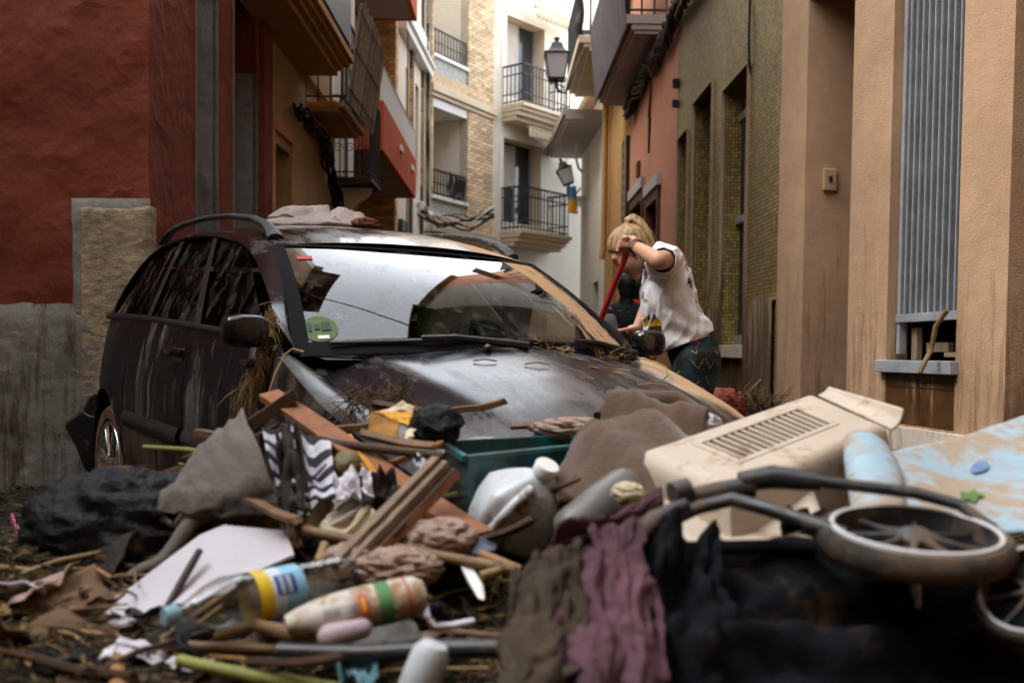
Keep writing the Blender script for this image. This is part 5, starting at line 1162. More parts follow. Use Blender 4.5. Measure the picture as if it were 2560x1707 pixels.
for ch, x, y, s in (('R', 733, 590, 42), ('I', 758, 602, 42), ('D', 742, 612, 15), ('E', 754, 618, 15), ('L', 780, 660, 14), ('o', 792, 668, 14), ('B', 806, 750, 24), ('o', 814, 782, 20), ('L', 822, 800, 20)): decal(glyph(ch, x, y, s), 'shirt_letter', m_ink, D0)
pol = []
for k in range(9): pol += [[(712+k*2.5, 468+k*6), (734+k*3, 478+k*7.4), (735+k*3, 481+k*7.4), (713+k*2.5, 471+k*6)]]
decal(pol, 'shirt_lettering', m_ink, D0)
pol = tri([(775, 705), (795, 703), (812, 715), (806, 735), (822, 762), (812, 775), (797, 735)])
decal(pol, 'shirt_print', m_ink, D0)
# hair and ponytail
mb = MB(); ell(mb, wz(318, 306, D0), .112, .086, .096, ang=R(-20)); ell(mb, wz(395, 340, D0), .066, .084, .075)
kn_ = wz(297, 188, D0)
mb.caps(wz(300, 240, D0), kn_, .062, .024)
hair = fuse(mb, 'hair', .0075, 4); bm = bmesh.new(); bm.from_mesh(hair)
cutp = wz(195, 372, D0); cn = (wz(440, 425, D0)-wz(160, 352, D0)).cross(V((0, 1, 0))).normalized(); cn = cn if cn.z < 0 else -cn      # hairline: below it the face is bare
bmesh.ops.bisect_plane(bm, geom=bm.verts[:]+bm.edges[:]+bm.faces[:], plane_co=wz(160, 352, D0), plane_no=cn, clear_outer=True)
bm.to_mesh(hair); bm.free(); as_part('hair', hair, m_hair, wom, org)
mb = MB()
for k in range(16):
    a = random.uniform(-1, 1); b = random.uniform(-1, 1); j = V((.012*a, .016*b, .010*b))
    P = [kn_+j*.3, wz(312, 142, D0)+j*.6, wz(340, 122, D0)+j*.8, wz(385, 160, D0)+j*1.3, wz(425, 225, D0)+j*1.7, wz(452, 285, D0)+j*1.5, wz(474, 335+10*a, D0)+j*.7]
    mb.tube(P, [.009, .014, .015, .016, .016, .013, .003], 6)
part('ponytail', mb, m_hair, wom, smooth=True)
hb_ = BVHTree.FromPolygons([v.co+org for v in hair.vertices], [list(p.vertices) for p in hair.polygons]); mb = MB(); hc_ = wz(316, 312, D0)
for k in range(230):
    a = random.uniform(0, 6.28); d0 = V((math.cos(a)*.11, math.sin(a)*.09, random.uniform(-.10, .0))); P = []
    for i in range(7):
        f = i/6; q = (hc_+d0).lerp(kn_, f); h = hb_.find_nearest(q+(q-hc_).normalized()*.05*(1-f))
        if h[0] is not None: P.append(h[0]+h[1]*.0012)
    if len(P) == 7 and (P[0]-P[-1]).length > .04: mb.tube(P, [.0012, .0016, .0017, .0017, .0016, .0014, .001], 4)
for k in range(26):
    j = V((random.gauss(0, .012), random.gauss(0, .02), random.gauss(0, .012))); mb.tube([wz(330, 125, D0)+j*.4, wz(400, 190, D0)+j*1.4, wz(445, 270, D0)+j*2.2, wz(478+random.uniform(-12, 14), 350+random.uniform(-25, 35), D0)+j*2.6], [.0012, .0016, .0015, .0006], 4)
part('hair_strands', mb, m_hair, wom, smooth=True)
mb = MB(); mb.lathe([(.020, -.010), (.028, 0), (.020, .010), (.014, 0)], Matrix.Translation(kn_) @ (wz(312, 142, D0)-kn_).to_track_quat('Z', 'Y').to_matrix().to_4x4(), 16, close=True); part('hair_band', mb, m_cable, wom, smooth=True)
for f_, rr in ((.80, .034), (.90, .032)):
    c = el_l.lerp(wr_l, f_); mb = MB(); mb.lathe([(rr, -.003), (rr+.003, 0), (rr, .003), (rr-.003, 0)], Matrix.Translation(c) @ (wr_l-el_l).to_track_quat('Z', 'Y').to_matrix().to_4x4(), 20, close=True); part('bracelet', mb, m_cable, wom, smooth=True)
mb = MB()
for dd in (-.036, -.048): mb.caps(wz(240, 448, D0+dd), wz(262, 452, D0+dd-.006), .0035, .003)
part('eyelashes', mb, m_cable, wom)
mb = MB()
for dd in (-.08, .08):
    hip = wz(770, 1120, D0+dd); mb.caps(V((hip.x+.04, D0+dd, .10)), V((hip.x-.16, D0+dd-.02, .07)), .05, .045)
part('boot', mb, m_blk, wom, smooth=True)
mb = MB(); mb.tube([pole_t+pax*.02, pole_m-pax*.75], .0155, 12); pl_ = thing('broom_pole', 'red metal broom pole held upright by the bending person', 'pole', tuple(pole_m))
part('shaft', mb, mk('red enamel', (.36, .022, .022), .35, .15, 5, .05, spec=.5), pl_, smooth=True)
mb = MB(); mb.caps(pole_t+pax*.02, pole_t+pax*.045, .017, .014); part('end_cap', mb, m_blk, pl_, smooth=True)

def bystander(label, px, py, D, topmat, hairmat, face=0, hscale=1.0):
    h = at(px, py, D); g0 = V((h.x, D, H(h.x, D))); mb = MB(); z = h.z; s = (z-g0.z)/1.60
    mb.ball(h, .085*s, .10*s, .115*s); mb.caps(h-V((0,0,.08*s)), h-V((0,0,.2*s)), .055*s, .06*s); ch = h-V((0,0,.36*s)); hp2 = h-V((0,0,.78*s))
    mb.caps(ch+V((-.10*s,0,.04)), ch+V((.10*s,0,.04)), .10*s, .10*s); mb.caps(ch, hp2, .15*s, .13*s)
    for sg in (-1, 1):
        a = ch+V((sg*.19*s, 0, .06*s)); b = ch+V((sg*.23*s, .02, -.22*s)); c = ch+V((sg*.18*s, -.08*s, -.44*s)); mb.caps(a, b, .055*s, .045*s); mb.caps(b, c, .043*s, .03*s)
        for q in range(4): mb.caps(c+V((.012*(q-1.5), -.01, -.03)), c+V((.012*(q-1.5), -.02, -.09+.008*abs(q-1.5))), .009, .008)
        mb.caps(c+V((sg*.02, -.02, -.02)), c+V((sg*.03, -.04, -.06)), .010, .009)
        k = V((h.x+sg*.10*s, D, g0.z+.48*s)); an = V((h.x+sg*.10*s, D, g0.z+.08)); mb.caps(hp2+V((sg*.08*s,0,0)), k, .085*s, .06*s); mb.caps(k, an, .055*s, .04*s); mb.caps(an, an+V((0, .14, -.03)), .04, .035)
    me = fuse(mb, 'person', .014, 4); me.transform(Matrix.Translation(-g0)); o = bpy.data.objects.new('person', me); link(o); o.location = g0; ABS[o.name] = g0.copy(); me.materials.clear(); finish(o, m_skin); tag(o, label, 'person')
    mb = MB(); mb.ball(h+V((.0, -.012, .012*s)), .103*s, .112*s, .122*s); mb.ball(h+V((0,-.03,-.06*s)), .085*s, .08*s, .10*s); as_part('hair', fuse(mb, 'hair', .012, 3), hairmat, o, g0)
    mb = MB(); mb.caps(ch+V((-.11*s,0,.06)), ch+V((.11*s,0,.06)), .122*s, .122*s); mb.caps(ch, h-V((0,0,.17*s)), .10*s, .082*s); mb.caps(ch, hp2, .172*s, .158*s)
    for sg in (-1, 1):
        a = ch+V((sg*.19*s, 0, .06*s)); b = ch+V((sg*.23*s, .02, -.22*s)); c = ch+V((sg*.18*s, -.08*s, -.42*s)); mb.caps(a, b, .072*s, .06*s); mb.caps(b, c, .058*s, .045*s)
    as_part('jacket', fuse(mb, 'jacket', .014, 5), topmat, o, g0)
    mb = MB()
    for sg in (-1, 1):
        k = V((h.x+sg*.10*s, D, g0.z+.48*s)); an = V((h.x+sg*.10*s, D, g0.z+.12)); mb.caps(hp2+V((sg*.08*s,0,0)), k, .105*s, .078*s); mb.caps(k, an, .072*s, .06*s)
    as_part('trousers', fuse(mb, 'trousers', .016, 5), m_cloth, o, g0); return o, ch, s
m_blkj = mk('black jacket', (.010, .010, .013), .85, .3, 6, .4, 30); m_dkhair = mk('dark hair', (.010, .008, .008), .5, .3, 9, .4, 90); m_org = mk('orange jacket', (.85, .10, .015), .7, .1, 6, .3, 30)
b1, ch, s = bystander('person in a black jacket carrying a grey backpack beyond the car', 1566, 712, 10.6, m_blkj, m_dkhair)
bk = MB(); c = ch+V((-.20, -.10, -.18)); M = Matrix.Rotation(R(-14), 3, 'Y')
bk.box(c, (.26, .20, .46), M); bp = thing('backpack', 'grey backpack worn by the person in black', 'backpack', tuple(c)); part('bag', bk, mk('grey nylon', (.20, .19, .19), .8, .2, 6, .3, 40), bp, bevel=.06)
mb = MB(); mb.tube([c+V((-.06, .05, .24)), c+V((0, .03, .30)), c+V((.10, .0, .27)), c+V((.22, -.04, .25))], .02, 6); part('strap', mb, bpy.data.materials['grey nylon'], bp, smooth=True)
mb = MB(); mb.box(c+V((-.13, -.06, .10)), (.05, .10, .16), M); part('pocket', mb, m_cloth, bp, bevel=.02)
bystander('person in a bright orange jacket partly hidden behind the backpack wearer', 1592, 718, 12.2, m_org, m_dkhair)
# ================================================================== rubble
def wood(name, col, var=.45, mud=.35):
    t = NT(name); n1 = t.noise(1, 6, .65, st=(30, 30, 3.5)); n2 = t.noise(5, 4, .6)
    ad = t.math('ADD', (t.math('MULTIPLY', (n1, 0), .65), 0), (t.math('MULTIPLY', (n2, 0), .35), 0)); rp = t.ramp(ad, 0, .34, .66, (*[c*(1-var) for c in col], 1), (*[c*(1+var) for c in col], 1))
    n3 = t.noise(9, 6, .7); rm = t.ramp(n3, 0, .72-.3*mud, .82-.3*mud); mx = t.mix((rm, 0), (rp, 0), (.075, .048, .028)); t.l(mx, 2, t.b, 'Base Color'); t.bump(n1, 0, .4, .006); setp(t.b, Roughness=.7, Specular_IOR_Level=.3); return t.m
w_ter = wood('terracotta board', (.24, .10, .045), .3, .3); w_dark = wood('wet dark wood', (.055, .030, .016)); w_mid = wood('brown wood', (.15, .085, .045)); w_grey = wood('weathered wood', (.19, .135, .09), .4, .3)
def cane_m(name, col): return mk(name, col, .55, .35, 8, .2, 40, mud=.35, mudcol=(.08, .05, .028), ms=7, mst=(1,1,1), spec=.4)
c_yel = cane_m('yellow cane', (.26, .17, .065)); c_grn = cane_m('green cane', (.22, .23, .05)); c_brn = cane_m('brown cane', (.16, .095, .04)); c_org = cane_m('orange bamboo', (.28, .145, .05)); c_blk = cane_m('dark rod', (.035, .025, .02))
def plank(label, a, b, w_, t_, mat, cat='plank', name='plank', twist=0, group=None):
    a = V(a); b = V(b); ax = (b-a); L = ax.length; ax /= L; up = V((0, 0, 1)); sd = ax.cross(up).normalized(); up = sd.cross(ax); M = Matrix.Rotation(twist, 3, ax); sd = M @ sd; up = M @ up
    mb = MB(); n = 7
    ring = []
    for i in range(n+1):
        f = i/n; c = a+ax*L*f + up*.004*math.sin(f*5+L*9); k = 1+.04*math.sin(f*11+L*5); j = [V((random.uniform(-.5, .5)*.02 if i in (0, n) else 0, 0, 0)) for _ in range(4)]
        ring.append([c+sd*s1*w_*.5*k+up*s2*t_*.5+ax*j[q].x for q, (s1, s2) in enumerate(((-1,-1),(1,-1),(1,1),(-1,1)))])
    vs = [p for r_ in ring for p in r_]; fs = [(i*4+k, i*4+(k+1) % 4, i*4+4+(k+1) % 4, i*4+4+k) for i in range(n) for k in range(4)]+[(3,2,1,0), tuple(n*4+k for k in range(4))]
    mb._add(vs, fs); return solo(name, mb, mat, label, cat, group, bevel=.002)
def stick(label, pts, r, mat, name='cane', cat='cane', group=None, nodes=True):
    pts = [V(p) for p in pts]; P = []; rr = []
    for a, b in zip(pts[:-1], pts[1:]):
        n = max(2, int((b-a).length/.035))
        for i in range(n): P.append(a.lerp(b, i/n)); k = len(P); rr.append(r*(1.22 if nodes and k % 5 == 0 else 1)*(1+.05*math.sin(k*1.7)))
    P.append(pts[-1]); rr.append(r*.9); mb = MB(); mb.tube(P, rr, 9); return solo(name, mb, mat, label, cat, group, smooth=True)
def patch(c, nu, nv, amp=.01, fr=9, fold=0, ff=20, sag=0, seed=0, dirn=None):
    c = [V(q) for q in c]; n = dirn or ((c[1]-c[0]).cross(c[3]-c[0])).normalized()
    def f(u, v):
        p = c[0].lerp(c[1], u).lerp(c[3].lerp(c[2], u), v)
        return p + n*(amp*fbm(u*fr*.4+seed, v*fr*.4, seed, 4) + fold*math.sin(u*ff+2.5*fbm(u*2, v*2+seed, seed, 2)) + sag*math.sin(math.pi*u)*math.sin(math.pi*v))
    return f
def sheet(name, label, cat, c, mat, nu=30, nv=30, solid=.004, smooth=True, **k):
    mb = MB(); mb.grid(patch(c, nu, nv, **k), nu, nv); return solo(name, mb, mat, label, cat, smooth=smooth, angle=0, solid=solid)
def lump(name, label, cat, c, r, mat, amp=.35, fr=6, M=None, seg=56, ring=40, ridge=True):
    mb = MB(); mb.ball((0, 0, 0), 1, 1, 1, None, seg, ring); out = []
    for p in mb.v:
        q = V(p); k = fbm(q.x*fr*.3+c[0]*9, q.y*fr*.3, q.z*fr*.3+c[1]*7, 5); k = (.35-abs(k)) if ridge else k
        q = q*(1+amp*k); q = V((q.x*r[0], q.y*r[1], q.z*r[2])); q = M @ q if M is not None else q; out.append(tuple(V(c)+q))
    mb.v = out; return solo(name, mb, mat, label, cat, smooth=True, angle=0)
# ---- boards and poles
plank('long terracotta board lying aslant under the other timbers', at(676, 992, 2.50), at(1198, 1338, 1.98), .060, .018, w_ter, twist=R(12))
plank('dark wet plank propped against the car fender', at(470, 1155, 2.38), at(742, 988, 2.44), .035, .03, w_dark)
plank('short brown lath resting on the grey felt cone', at(485, 1086, 2.34), at(640, 1098, 2.30), .022, .02, w_mid)
plank('long brown plank along the edge of the heap near the rear wheel', at(190, 1264, 2.75), at(540, 1147, 2.40), .045, .022, w_mid)
plank('stub of dark timber beside the rear wheel', at(285, 1186, 2.75), at(372, 1180, 2.65), .05, .04, w_dark)
stick('thin brown pole lying across the striped cloth and the folder', [at(700, 1092, 2.36), at(815, 1106, 2.30), at(1112, 1140, 2.15)], .0105, w_dark, 'pole', 'pole', nodes=False)
stick('brown pole lying across the crumpled cloth', [at(762, 1326, 1.98), at(1000, 1372, 1.90), at(1290, 1425, 1.84)], .0115, c_brn, 'pole', 'pole', nodes=False)
plank('splintered red-brown lath lying on the car hood edge', at(1120, 1032, 2.55), at(1262, 1002, 2.60), .026, .016, w_mid)
plank('brown lath poking out under the yellow folder', at(825, 1080, 2.42), at(960, 1052, 2.45), .03, .016, w_mid)
fr_ = thing('window_frame', 'broken weathered window frame lying aslant in the rubble', 'frame', tuple(at(980, 1290, 1.95)))
A_, B_ = at(1112, 1160, 2.06), at(852, 1428, 1.82); sdv = at(1000, 1290, 1.95)-at(960, 1262, 1.95)
for k, (o, t_, m) in enumerate(((-.55, .012, w_grey), (.0, .020, w_grey), (.55, .014, w_dark), (.80, .022, w_ter))):
    mb = MB(); a, b = A_+sdv*o, B_+sdv*o; ax = (b-a).normalized(); up = V((0, 0, 1)); s2 = ax.cross(up).normalized(); up = s2.cross(ax); n = 10; w2 = (.011, .013, .011, .005)[k]; vs = []
    for i in range(n+1):
        c = a.lerp(b, i/n); kk = 1+.25*noise.noise((i*.9, k*3, 1)) if k < 3 else 1
        vs += [c+s2*q*w2*kk+up*p*t_*.5 for q, p in ((-1,-1),(1,-1),(1,1),(-1,1))]
    mb._add(vs, [(i*4+j, i*4+(j+1) % 4, i*4+4+(j+1) % 4, i*4+4+j) for i in range(n) for j in range(4)]+[(3,2,1,0), tuple(n*4+j for j in range(4))]); part('frame_bar', mb, m, fr_, bevel=.002)
# ---- canes and reeds
G_ = 'reed canes in the foreground litter'
stick('yellow-green broken cane with a bent knee', [at(72, 1545, 1.95), at(76, 1566, 1.93), at(289, 1610, 1.84)], .0085, c_grn, group=G_)
stick('thick orange bamboo stub pointing at the viewer', [at(283, 1612, 1.82), at(290, 1660, 1.66), at(300, 1740, 1.50)], .0165, c_org, group=G_)
stick('short brown cane standing steeply in the litter', [at(108, 1474, 2.05), at(168, 1570, 1.95)], .011, c_org, group=G_)
stick('thin cane lying beyond the broken cane', [at(-40, 1468, 2.15), at(130, 1448, 2.18)], .010, c_grn, group=G_)
stick('dark rod leaning over the white board', [at(372, 1598, 1.80), at(500, 1374, 1.92)], .0075, c_blk, 'rod', 'rod', nodes=False)
stick('brown cane leaning on the water bottle', [at(405, 1600, 1.74), at(592, 1466, 1.80)], .0085, c_brn, group=G_)
stick('pale split cane beside the leaning brown cane', [at(440, 1602, 1.73), at(556, 1515, 1.76)], .006, c_yel, group=G_)
stick('long tan cane running below the bottles', [at(405, 1611, 1.70), at(700, 1622, 1.66), at(820, 1630, 1.62)], .0095, c_brn, group=G_)
stick('green cane low in the foreground', [at(448, 1650, 1.60), at(640, 1690, 1.55), at(900, 1730, 1.50)], .0105, c_grn, group=G_)
stick('dull yellow cane low in the corner', [at(10, 1700, 1.78), at(190, 1650, 1.75)], .009, c_yel, group=G_)
stick('thick brown stalk lying before the white bottle', [at(545, 1590, 1.70), at(640, 1562, 1.68), at(800, 1600, 1.60)], [.012][0], c_brn, group=G_)
stick('yellow cane stump beside the crumpled cloth', [at(790, 1425, 1.85), at(812, 1360, 1.92)], .010, c_yel, group=G_)
stick('orange cane tip right of the blue shard', [at(1200, 1385, 1.90), at(1300, 1425, 1.86)], .011, c_org, group=G_)
stick('short yellow cane beside the litter leaves', [at(1200, 1440, 1.8), at(1250, 1425, 1.82)], .009, c_yel, group=G_)
stick('dusty black hose lying across the foreground', [at(700, 1628, 1.58), at(900, 1634, 1.54), at(1120, 1622, 1.50), at(1262, 1620, 1.48)], .016, m_blk, 'hose', 'hose', nodes=False)
# ---- felt cone and felt roll
m_felt = mk('grey felt', (.135, .122, .105), .95, .22, 4, .5, 90, mud=.36, mudcol=(.07, .05, .034), ms=3, mst=(1,1,1)); 
mb = MB(); tip, e0, e1 = at(392, 1275, 2.12), at(622, 1062, 2.42), at(692, 1255, 2.05)
ce = (e0+e1)/2; axd = (ce-tip); rv = (e1-e0)/2; sv = axd.normalized().cross(rv.normalized())
def cone_f(u, v):
    a = 2*math.pi*u*.97; c = tip.lerp(ce, v); k = (.10+.90*v**.9); return c + rv*math.cos(a)*k*(1+.10*math.sin(a*2+v*3)) + sv*math.sin(a)*k*rv.length*.55 + V((0,0,.02*fbm(u*5, v*5, 2)+.012*fbm(u*14, v*6, 5)))
mb.grid(cone_f, 48, 26); solo('felt_cone', mb, m_felt, 'big cone of rolled grey felt lying in the heap', 'felt', smooth=True, angle=0, solid=.006)
mb = MB(); a, b = at(520, 1285, 2.12), at(318, 1465, 1.98); n = 14
mb.tube([a.lerp(b, i/n)+V((0, 0, .012*math.sin(i*.6))) for i in range(n+1)], [.021*(1-.45*i/n) for i in range(n+1)], 14); solo('felt_roll', mb, m_felt, 'narrow roll of grey felt beside the black bag', 'felt', smooth=True)
# ---- bags, cloths, paper
m_bag = mk('black bin bag', (.006, .007, .009), .5, .3, 5, .8, 22, mud=.38, mudcol=(.08, .045, .022), ms=3.5, mst=(1,1,1), spec=.22, dist=.03)
lump('bin_bag', 'creased black bin bag beneath the long brown plank', 'bag', at(318, 1318, 2.22), (.21, .15, .12), m_bag, .5, 7)
lump('bin_bag', 'small black bag slumped against the yellow folder', 'bag', at(1092, 1066, 2.40), (.064, .05, .05), m_bag, .3, 3.2)
m_board = mk('muddy white board', (.50, .48, .52), .75, .12, 4, .1, 30, mud=.24, mudcol=(.17, .10, .055), ms=6, mst=(1,1,1))
mb = MB(); P = [at(x, y, D) for x, y, D in ((205, 1580, 1.86), (296, 1597, 1.82), (425, 1590, 1.80), (560, 1500, 1.86), (735, 1420, 1.92), (715, 1360, 2.02), (560, 1345, 2.05), (500, 1370, 2.02), (420, 1430, 1.98), (330, 1500, 1.92))]; P = [q+V((0, 0, .022)) for q in P]
mb.prism(P, (0, 0, .006)); solo('white_board', mb, m_board, 'torn white board under the water bottle', 'board')
t = NT('striped cloth'); sp = t.n('SeparateXYZ'); t.l(t.tc, 'UV', sp, 0); wv = t.math('PINGPONG', (t.math('MULTIPLY', (sp, 1), 4.0), 0), .5); rp = t.ramp(wv, 0, .23, .25, (.015, .015, .02, 1), (.50, .50, .56, 1)); n3 = t.noise(8, 5, .7); rm = t.ramp(n3, 0, .62, .74); mx = t.mix((rm, 0), (rp, 0), (.09, .055, .03)); t.l(mx, 2, t.b, 'Base Color'); setp(t.b, Roughness=.9); m_str = t.m
def uvgrid(o, nu, nv):
    uv = o.data.uv_layers.new(name='UVMap')
    for p in o.data.polygons:
        for li, vi in zip(p.loop_indices, p.vertices): uv.data[li].uv = ((vi % (nu+1))/nu, (vi//(nu+1))/nv)
o = sheet('striped_cloth', 'black and white striped cloth bunched over the felt cone', 'cloth', [at(655, 1072, 2.22), at(735, 1058, 2.22), at(745, 1225, 2.05), at(690, 1215, 2.08)], m_str, 20, 30, amp=.012, fr=4, fold=.006, ff=5, sag=.03); uvgrid(o, 20, 30)
o = sheet('striped_cloth', 'larger fold of black and white striped cloth beside the cardboard', 'cloth', [at(738, 1065, 2.32), at(825, 1108, 2.28), at(838, 1248, 2.05), at(752, 1250, 2.02)], m_str, 24, 34, amp=.014, fr=4, fold=.007, ff=5, sag=.04, seed=3); uvgrid(o, 24, 34)
m_drk = mk('dark sodden cloth', (.022, .016, .013), .85, .4, 6, .6, 30); m_crd = mk('sodden cardboard', (.155, .095, .055), .9, .3, 4, .3, 40); m_crm = mk('cream paper', (.46, .39, .27), .85, .15, 4, .1, 40, mud=.25, mudcol=(.2,.13,.08)); m_lil = mk('white paper', (.58, .55, .60), .8, .1, 4, .1)
sheet('dark_cloth', 'dark sodden cloth hanging between the striped folds', 'cloth', [at(690, 1082, 2.2), at(750, 1062, 2.22), at(775, 1270, 1.98), at(705, 1290, 1.98)], m_drk, 20, 30, amp=.04, fr=8, fold=.012, ff=9)
def corrug(label, c, m, n=26, seed=0):
    return sheet('cardboard', label, 'cardboard', c, m, 90, 14, solid=.003, amp=.02, fr=4, fold=.0035, ff=n*6.28/2, sag=.02, seed=seed)
corrug('ribbed cardboard sheet curling above the white board', [at(540, 1290, 2.12), at(745, 1285, 2.08), at(760, 1378, 1.98), at(535, 1372, 2.02)], m_crd, 30)
corrug('ribbed cardboard strip behind the striped cloth', [at(740, 1048, 2.45), at(805, 1056, 2.44), at(828, 1110, 2.36), at(770, 1120, 2.36)], w_grey, 12, 4)
sheet('cardboard', 'flat brown cardboard beneath the felt roll', 'cardboard', [at(560, 1360, 2.02), at(730, 1352, 2.02), at(735, 1395, 1.96), at(580, 1380, 1.98)], m_crd, 14, 10, amp=.01)
# open book with curling pages
bk_ = thing('open_book', 'sodden open book with curling cream pages', 'book', tuple(at(840, 1310, 1.98)))
for k, (c, m) in enumerate((([(752, 1318, 2.02), (812, 1232, 2.12), (838, 1262, 2.08), (790, 1330, 2.0)], m_crm), ([(790, 1330, 2.0), (872, 1240, 2.10), (935, 1255, 2.06), (855, 1340, 1.95)], m_crm), ([(805, 1302, 2.03), (900, 1238, 2.09), (930, 1250, 2.07), (822, 1312, 2.02)], m_lil), ([(845, 1335, 1.97), (920, 1262, 2.06), (950, 1290, 2.0), (885, 1345, 1.94)], m_crm))):
    mb = MB(); mb.grid(patch([at(*q) for q in c], 16, 16, amp=.012, fr=5, sag=.035, seed=k), 16, 16); part('page', mb, m, bk_, smooth=True, angle=0, solid=.003)
sheet('white_paper', 'crumpled white paper below the wet striped cloth', 'paper', [at(835, 1185, 2.12), at(925, 1182, 2.12), at(935, 1240, 2.06), at(840, 1250, 2.04)], m_lil, 24, 20, amp=.03, fr=8, fold=.006, ff=22)
sheet('black_shirt', 'black striped rag wedged under the window frame', 'cloth', [at(900, 1195, 2.10), at(985, 1180, 2.12), at(1010, 1245, 2.04), at(905, 1250, 2.03)], m_drk, 20, 20, amp=.04, fr=7, sag=.05)
m_cbe = mk('dusty pink-beige cloth', (.33, .235, .19), .95, .3, 7, .6, 60, mud=.32, mudcol=(.09, .06, .04), ms=9, mst=(1,1,1))
lump('rag', 'fleecy pink-beige rag bunched behind the brown pole', 'rag', at(1102, 1345, 1.95), (.068, .06, .038), m_cbe, .45, 6)
lump('rag', 'crumpled pink-beige rag lying in front of the brown pole', 'rag', at(995, 1420, 1.84), (.075, .05, .035), m_cbe, .6, 8)
lump('rag', 'mud-soaked beige rag under the window frame end', 'rag', at(880, 1400, 1.88), (.05, .05, .03), m_cbe, .6, 8)
mb = MB(); mb.prism([at(1176, 1340, 1.95), at(1240, 1372, 1.92), at(1185, 1385, 1.90), at(1172, 1380, 1.91)], (.0, .03, .004)); solo('plastic_shard', mb, mk('slate blue plastic', (.05, .065, .09), .4, .2, 5, .1), 'slate blue plastic shard beside the fleecy rag', 'shard')
mb = MB(); P = [at(1152, 1415, 1.86), at(1180, 1428, 1.85), at(1208, 1475, 1.80), at(1212, 1500, 1.78), at(1195, 1495, 1.78), at(1165, 1448, 1.84)]; mb.prism(P, (.0, .012, .006)); solo('plastic_shard', mb, m_wpaint, 'white plastic shard lying on the litter below the jug', 'shard', bevel=.003)
stick('white torn strap curling from the white bottle', [at(1058, 1492, 1.74), at(1068, 1545, 1.70), at(1085, 1568, 1.68), at(1140, 1562, 1.69), at(1185, 1552, 1.70)], .007, m_lil, 'strap', 'strap', nodes=False)
fd = thing('yellow_folder', 'crumpled yellow folder standing on the heap by the hood', 'folder', tuple(at(985, 1060, 2.42))); m_fol = mk('yellow card', (.62, .30, .03), .7, .2, 5, .1, 30, mud=.25, mudcol=(.16, .09, .03)); m_foc = mk('pale card', (.56, .47, .34), .8, .15, 5, .1)
for c, m in (([(928, 1032, 2.46), (1032, 1026, 2.42), (1028, 1066, 2.38), (1000, 1056, 2.40)], m_fol), ([(940, 1032, 2.46), (1008, 1003, 2.48), (1040, 1020, 2.46), (1030, 1028, 2.43)], m_foc), ([(928, 1034, 2.45), (1000, 1058, 2.40), (990, 1105, 2.33), (915, 1098, 2.36)], mk('worn yellow card', (.25, .12, .02), .75, .4, 6, .1)), ([(1030, 1064, 2.38), (1044, 1045, 2.40), (1036, 1092, 2.34), (1000, 1105, 2.32)], m_foc), ([(820, 1085, 2.36), (880, 1088, 2.36), (885, 1100, 2.33), (830, 1100, 2.33)], m_fol), ([(895, 1130, 2.24), (912, 1140, 2.22), (945, 1185, 2.16), (925, 1180, 2.16)], m_fol)):
    mb = MB(); mb.grid(patch([at(*q) for q in c], 12, 12, amp=.012, fr=5, seed=c[0][0]), 12, 12); part('card_flap', mb, m, fd, smooth=True, angle=0, solid=.003)
lump('yellow_tub', 'dull olive tub lodged behind the striped cloth', 'tub', at(870, 1165, 2.22), (.035, .035, .035), mk('olive tub', (.15, .12, .05), .5, .3, 6, .2), .15, 3)
sheet('striped_rag', 'strip of black and white rag beside the teal box', 'cloth', [at(1030, 1135, 2.2), at(1062, 1130, 2.2), at(1075, 1172, 2.12), at(1045, 1180, 2.12)], m_str, 12, 20, amp=.02, fold=.005, ff=9); uvgrid(bpy.data.objects['striped_rag'], 12, 20)
sheet('pink_cloth', 'bright pink scrap of cloth at the heap edge', 'cloth', [at(28, 1312, 3.0), at(165, 1316, 2.8), at(172, 1362, 2.6), at(60, 1342, 2.7)], mk('pink cloth', (.42, .12, .24), .9, .4, 7, .6, 30, mud=.35), 26, 16, amp=.09, fr=9, fold=.012, ff=16)
lump('white_rag', 'small white rag lying below the black bag', 'rag', at(262, 1432, 2.08), (.025, .025, .03), m_lil, .5, 6)
lump('mud_clod', 'dark clod of muddy fabric at the heap foot', 'rag', at(70, 1430, 2.3), (.12, .10, .06), m_drk, .5, 7)
# ---- teal box
bx_ = thing('teal_box', 'open teal plastic box half sunk in the heap', 'box', tuple(at(1290, 1180, 2.2))); t = NT('teal plastic'); n1 = t.noise(5, 5, .65, st=(1, 1, .5)); rp = t.ramp(n1, 0, .4, .62, (.010, .135, .155, 1), (.04, .03, .02, 1)); t.l(rp, 0, t.b, 'Base Color'); setp(t.b, Roughness=.25, Specular_IOR_Level=.5); m_teal = t.m
C4 = [at(1168, 1140, 2.12), at(1110, 1104, 2.42), at(1425, 1088, 2.62), at(1482, 1108, 2.28)]; dn = V((0, 0, -.21)); cen = sum(C4, V((0,0,0)))/4
for i in range(4):
    j = (i+1) % 4; a, b = C4[i], C4[j]; inw = (cen-(a+b)/2); inw.z = 0; inw = inw.normalized()*.006; k = .90
    a2, b2 = cen.lerp(a, k)+dn, cen.lerp(b, k)+dn; mb = MB(); mb.hexa([a2, b2, b2+inw, a2+inw, a, b, b+inw, a+inw]); part('box_side', mb, m_teal, bx_)
    mb = MB(); out = -inw*2.2; mb.hexa([a+out+V((0,0,-.012)), b+out+V((0,0,-.012)), b+inw*.5+V((0,0,-.012)), a+inw*.5+V((0,0,-.012)), a+out+V((0,0,.003)), b+out+V((0,0,.003)), b+inw*.5+V((0,0,.003)), a+inw*.5+V((0,0,.003))]); part('box_edge', mb, m_teal, bx_, bevel=.003)
mb = MB(); mb._add([cen.lerp(q, .9)+dn*.98 for q in C4], [(0,1,2,3)]); part('box_bottom', mb, m_drk, bx_)
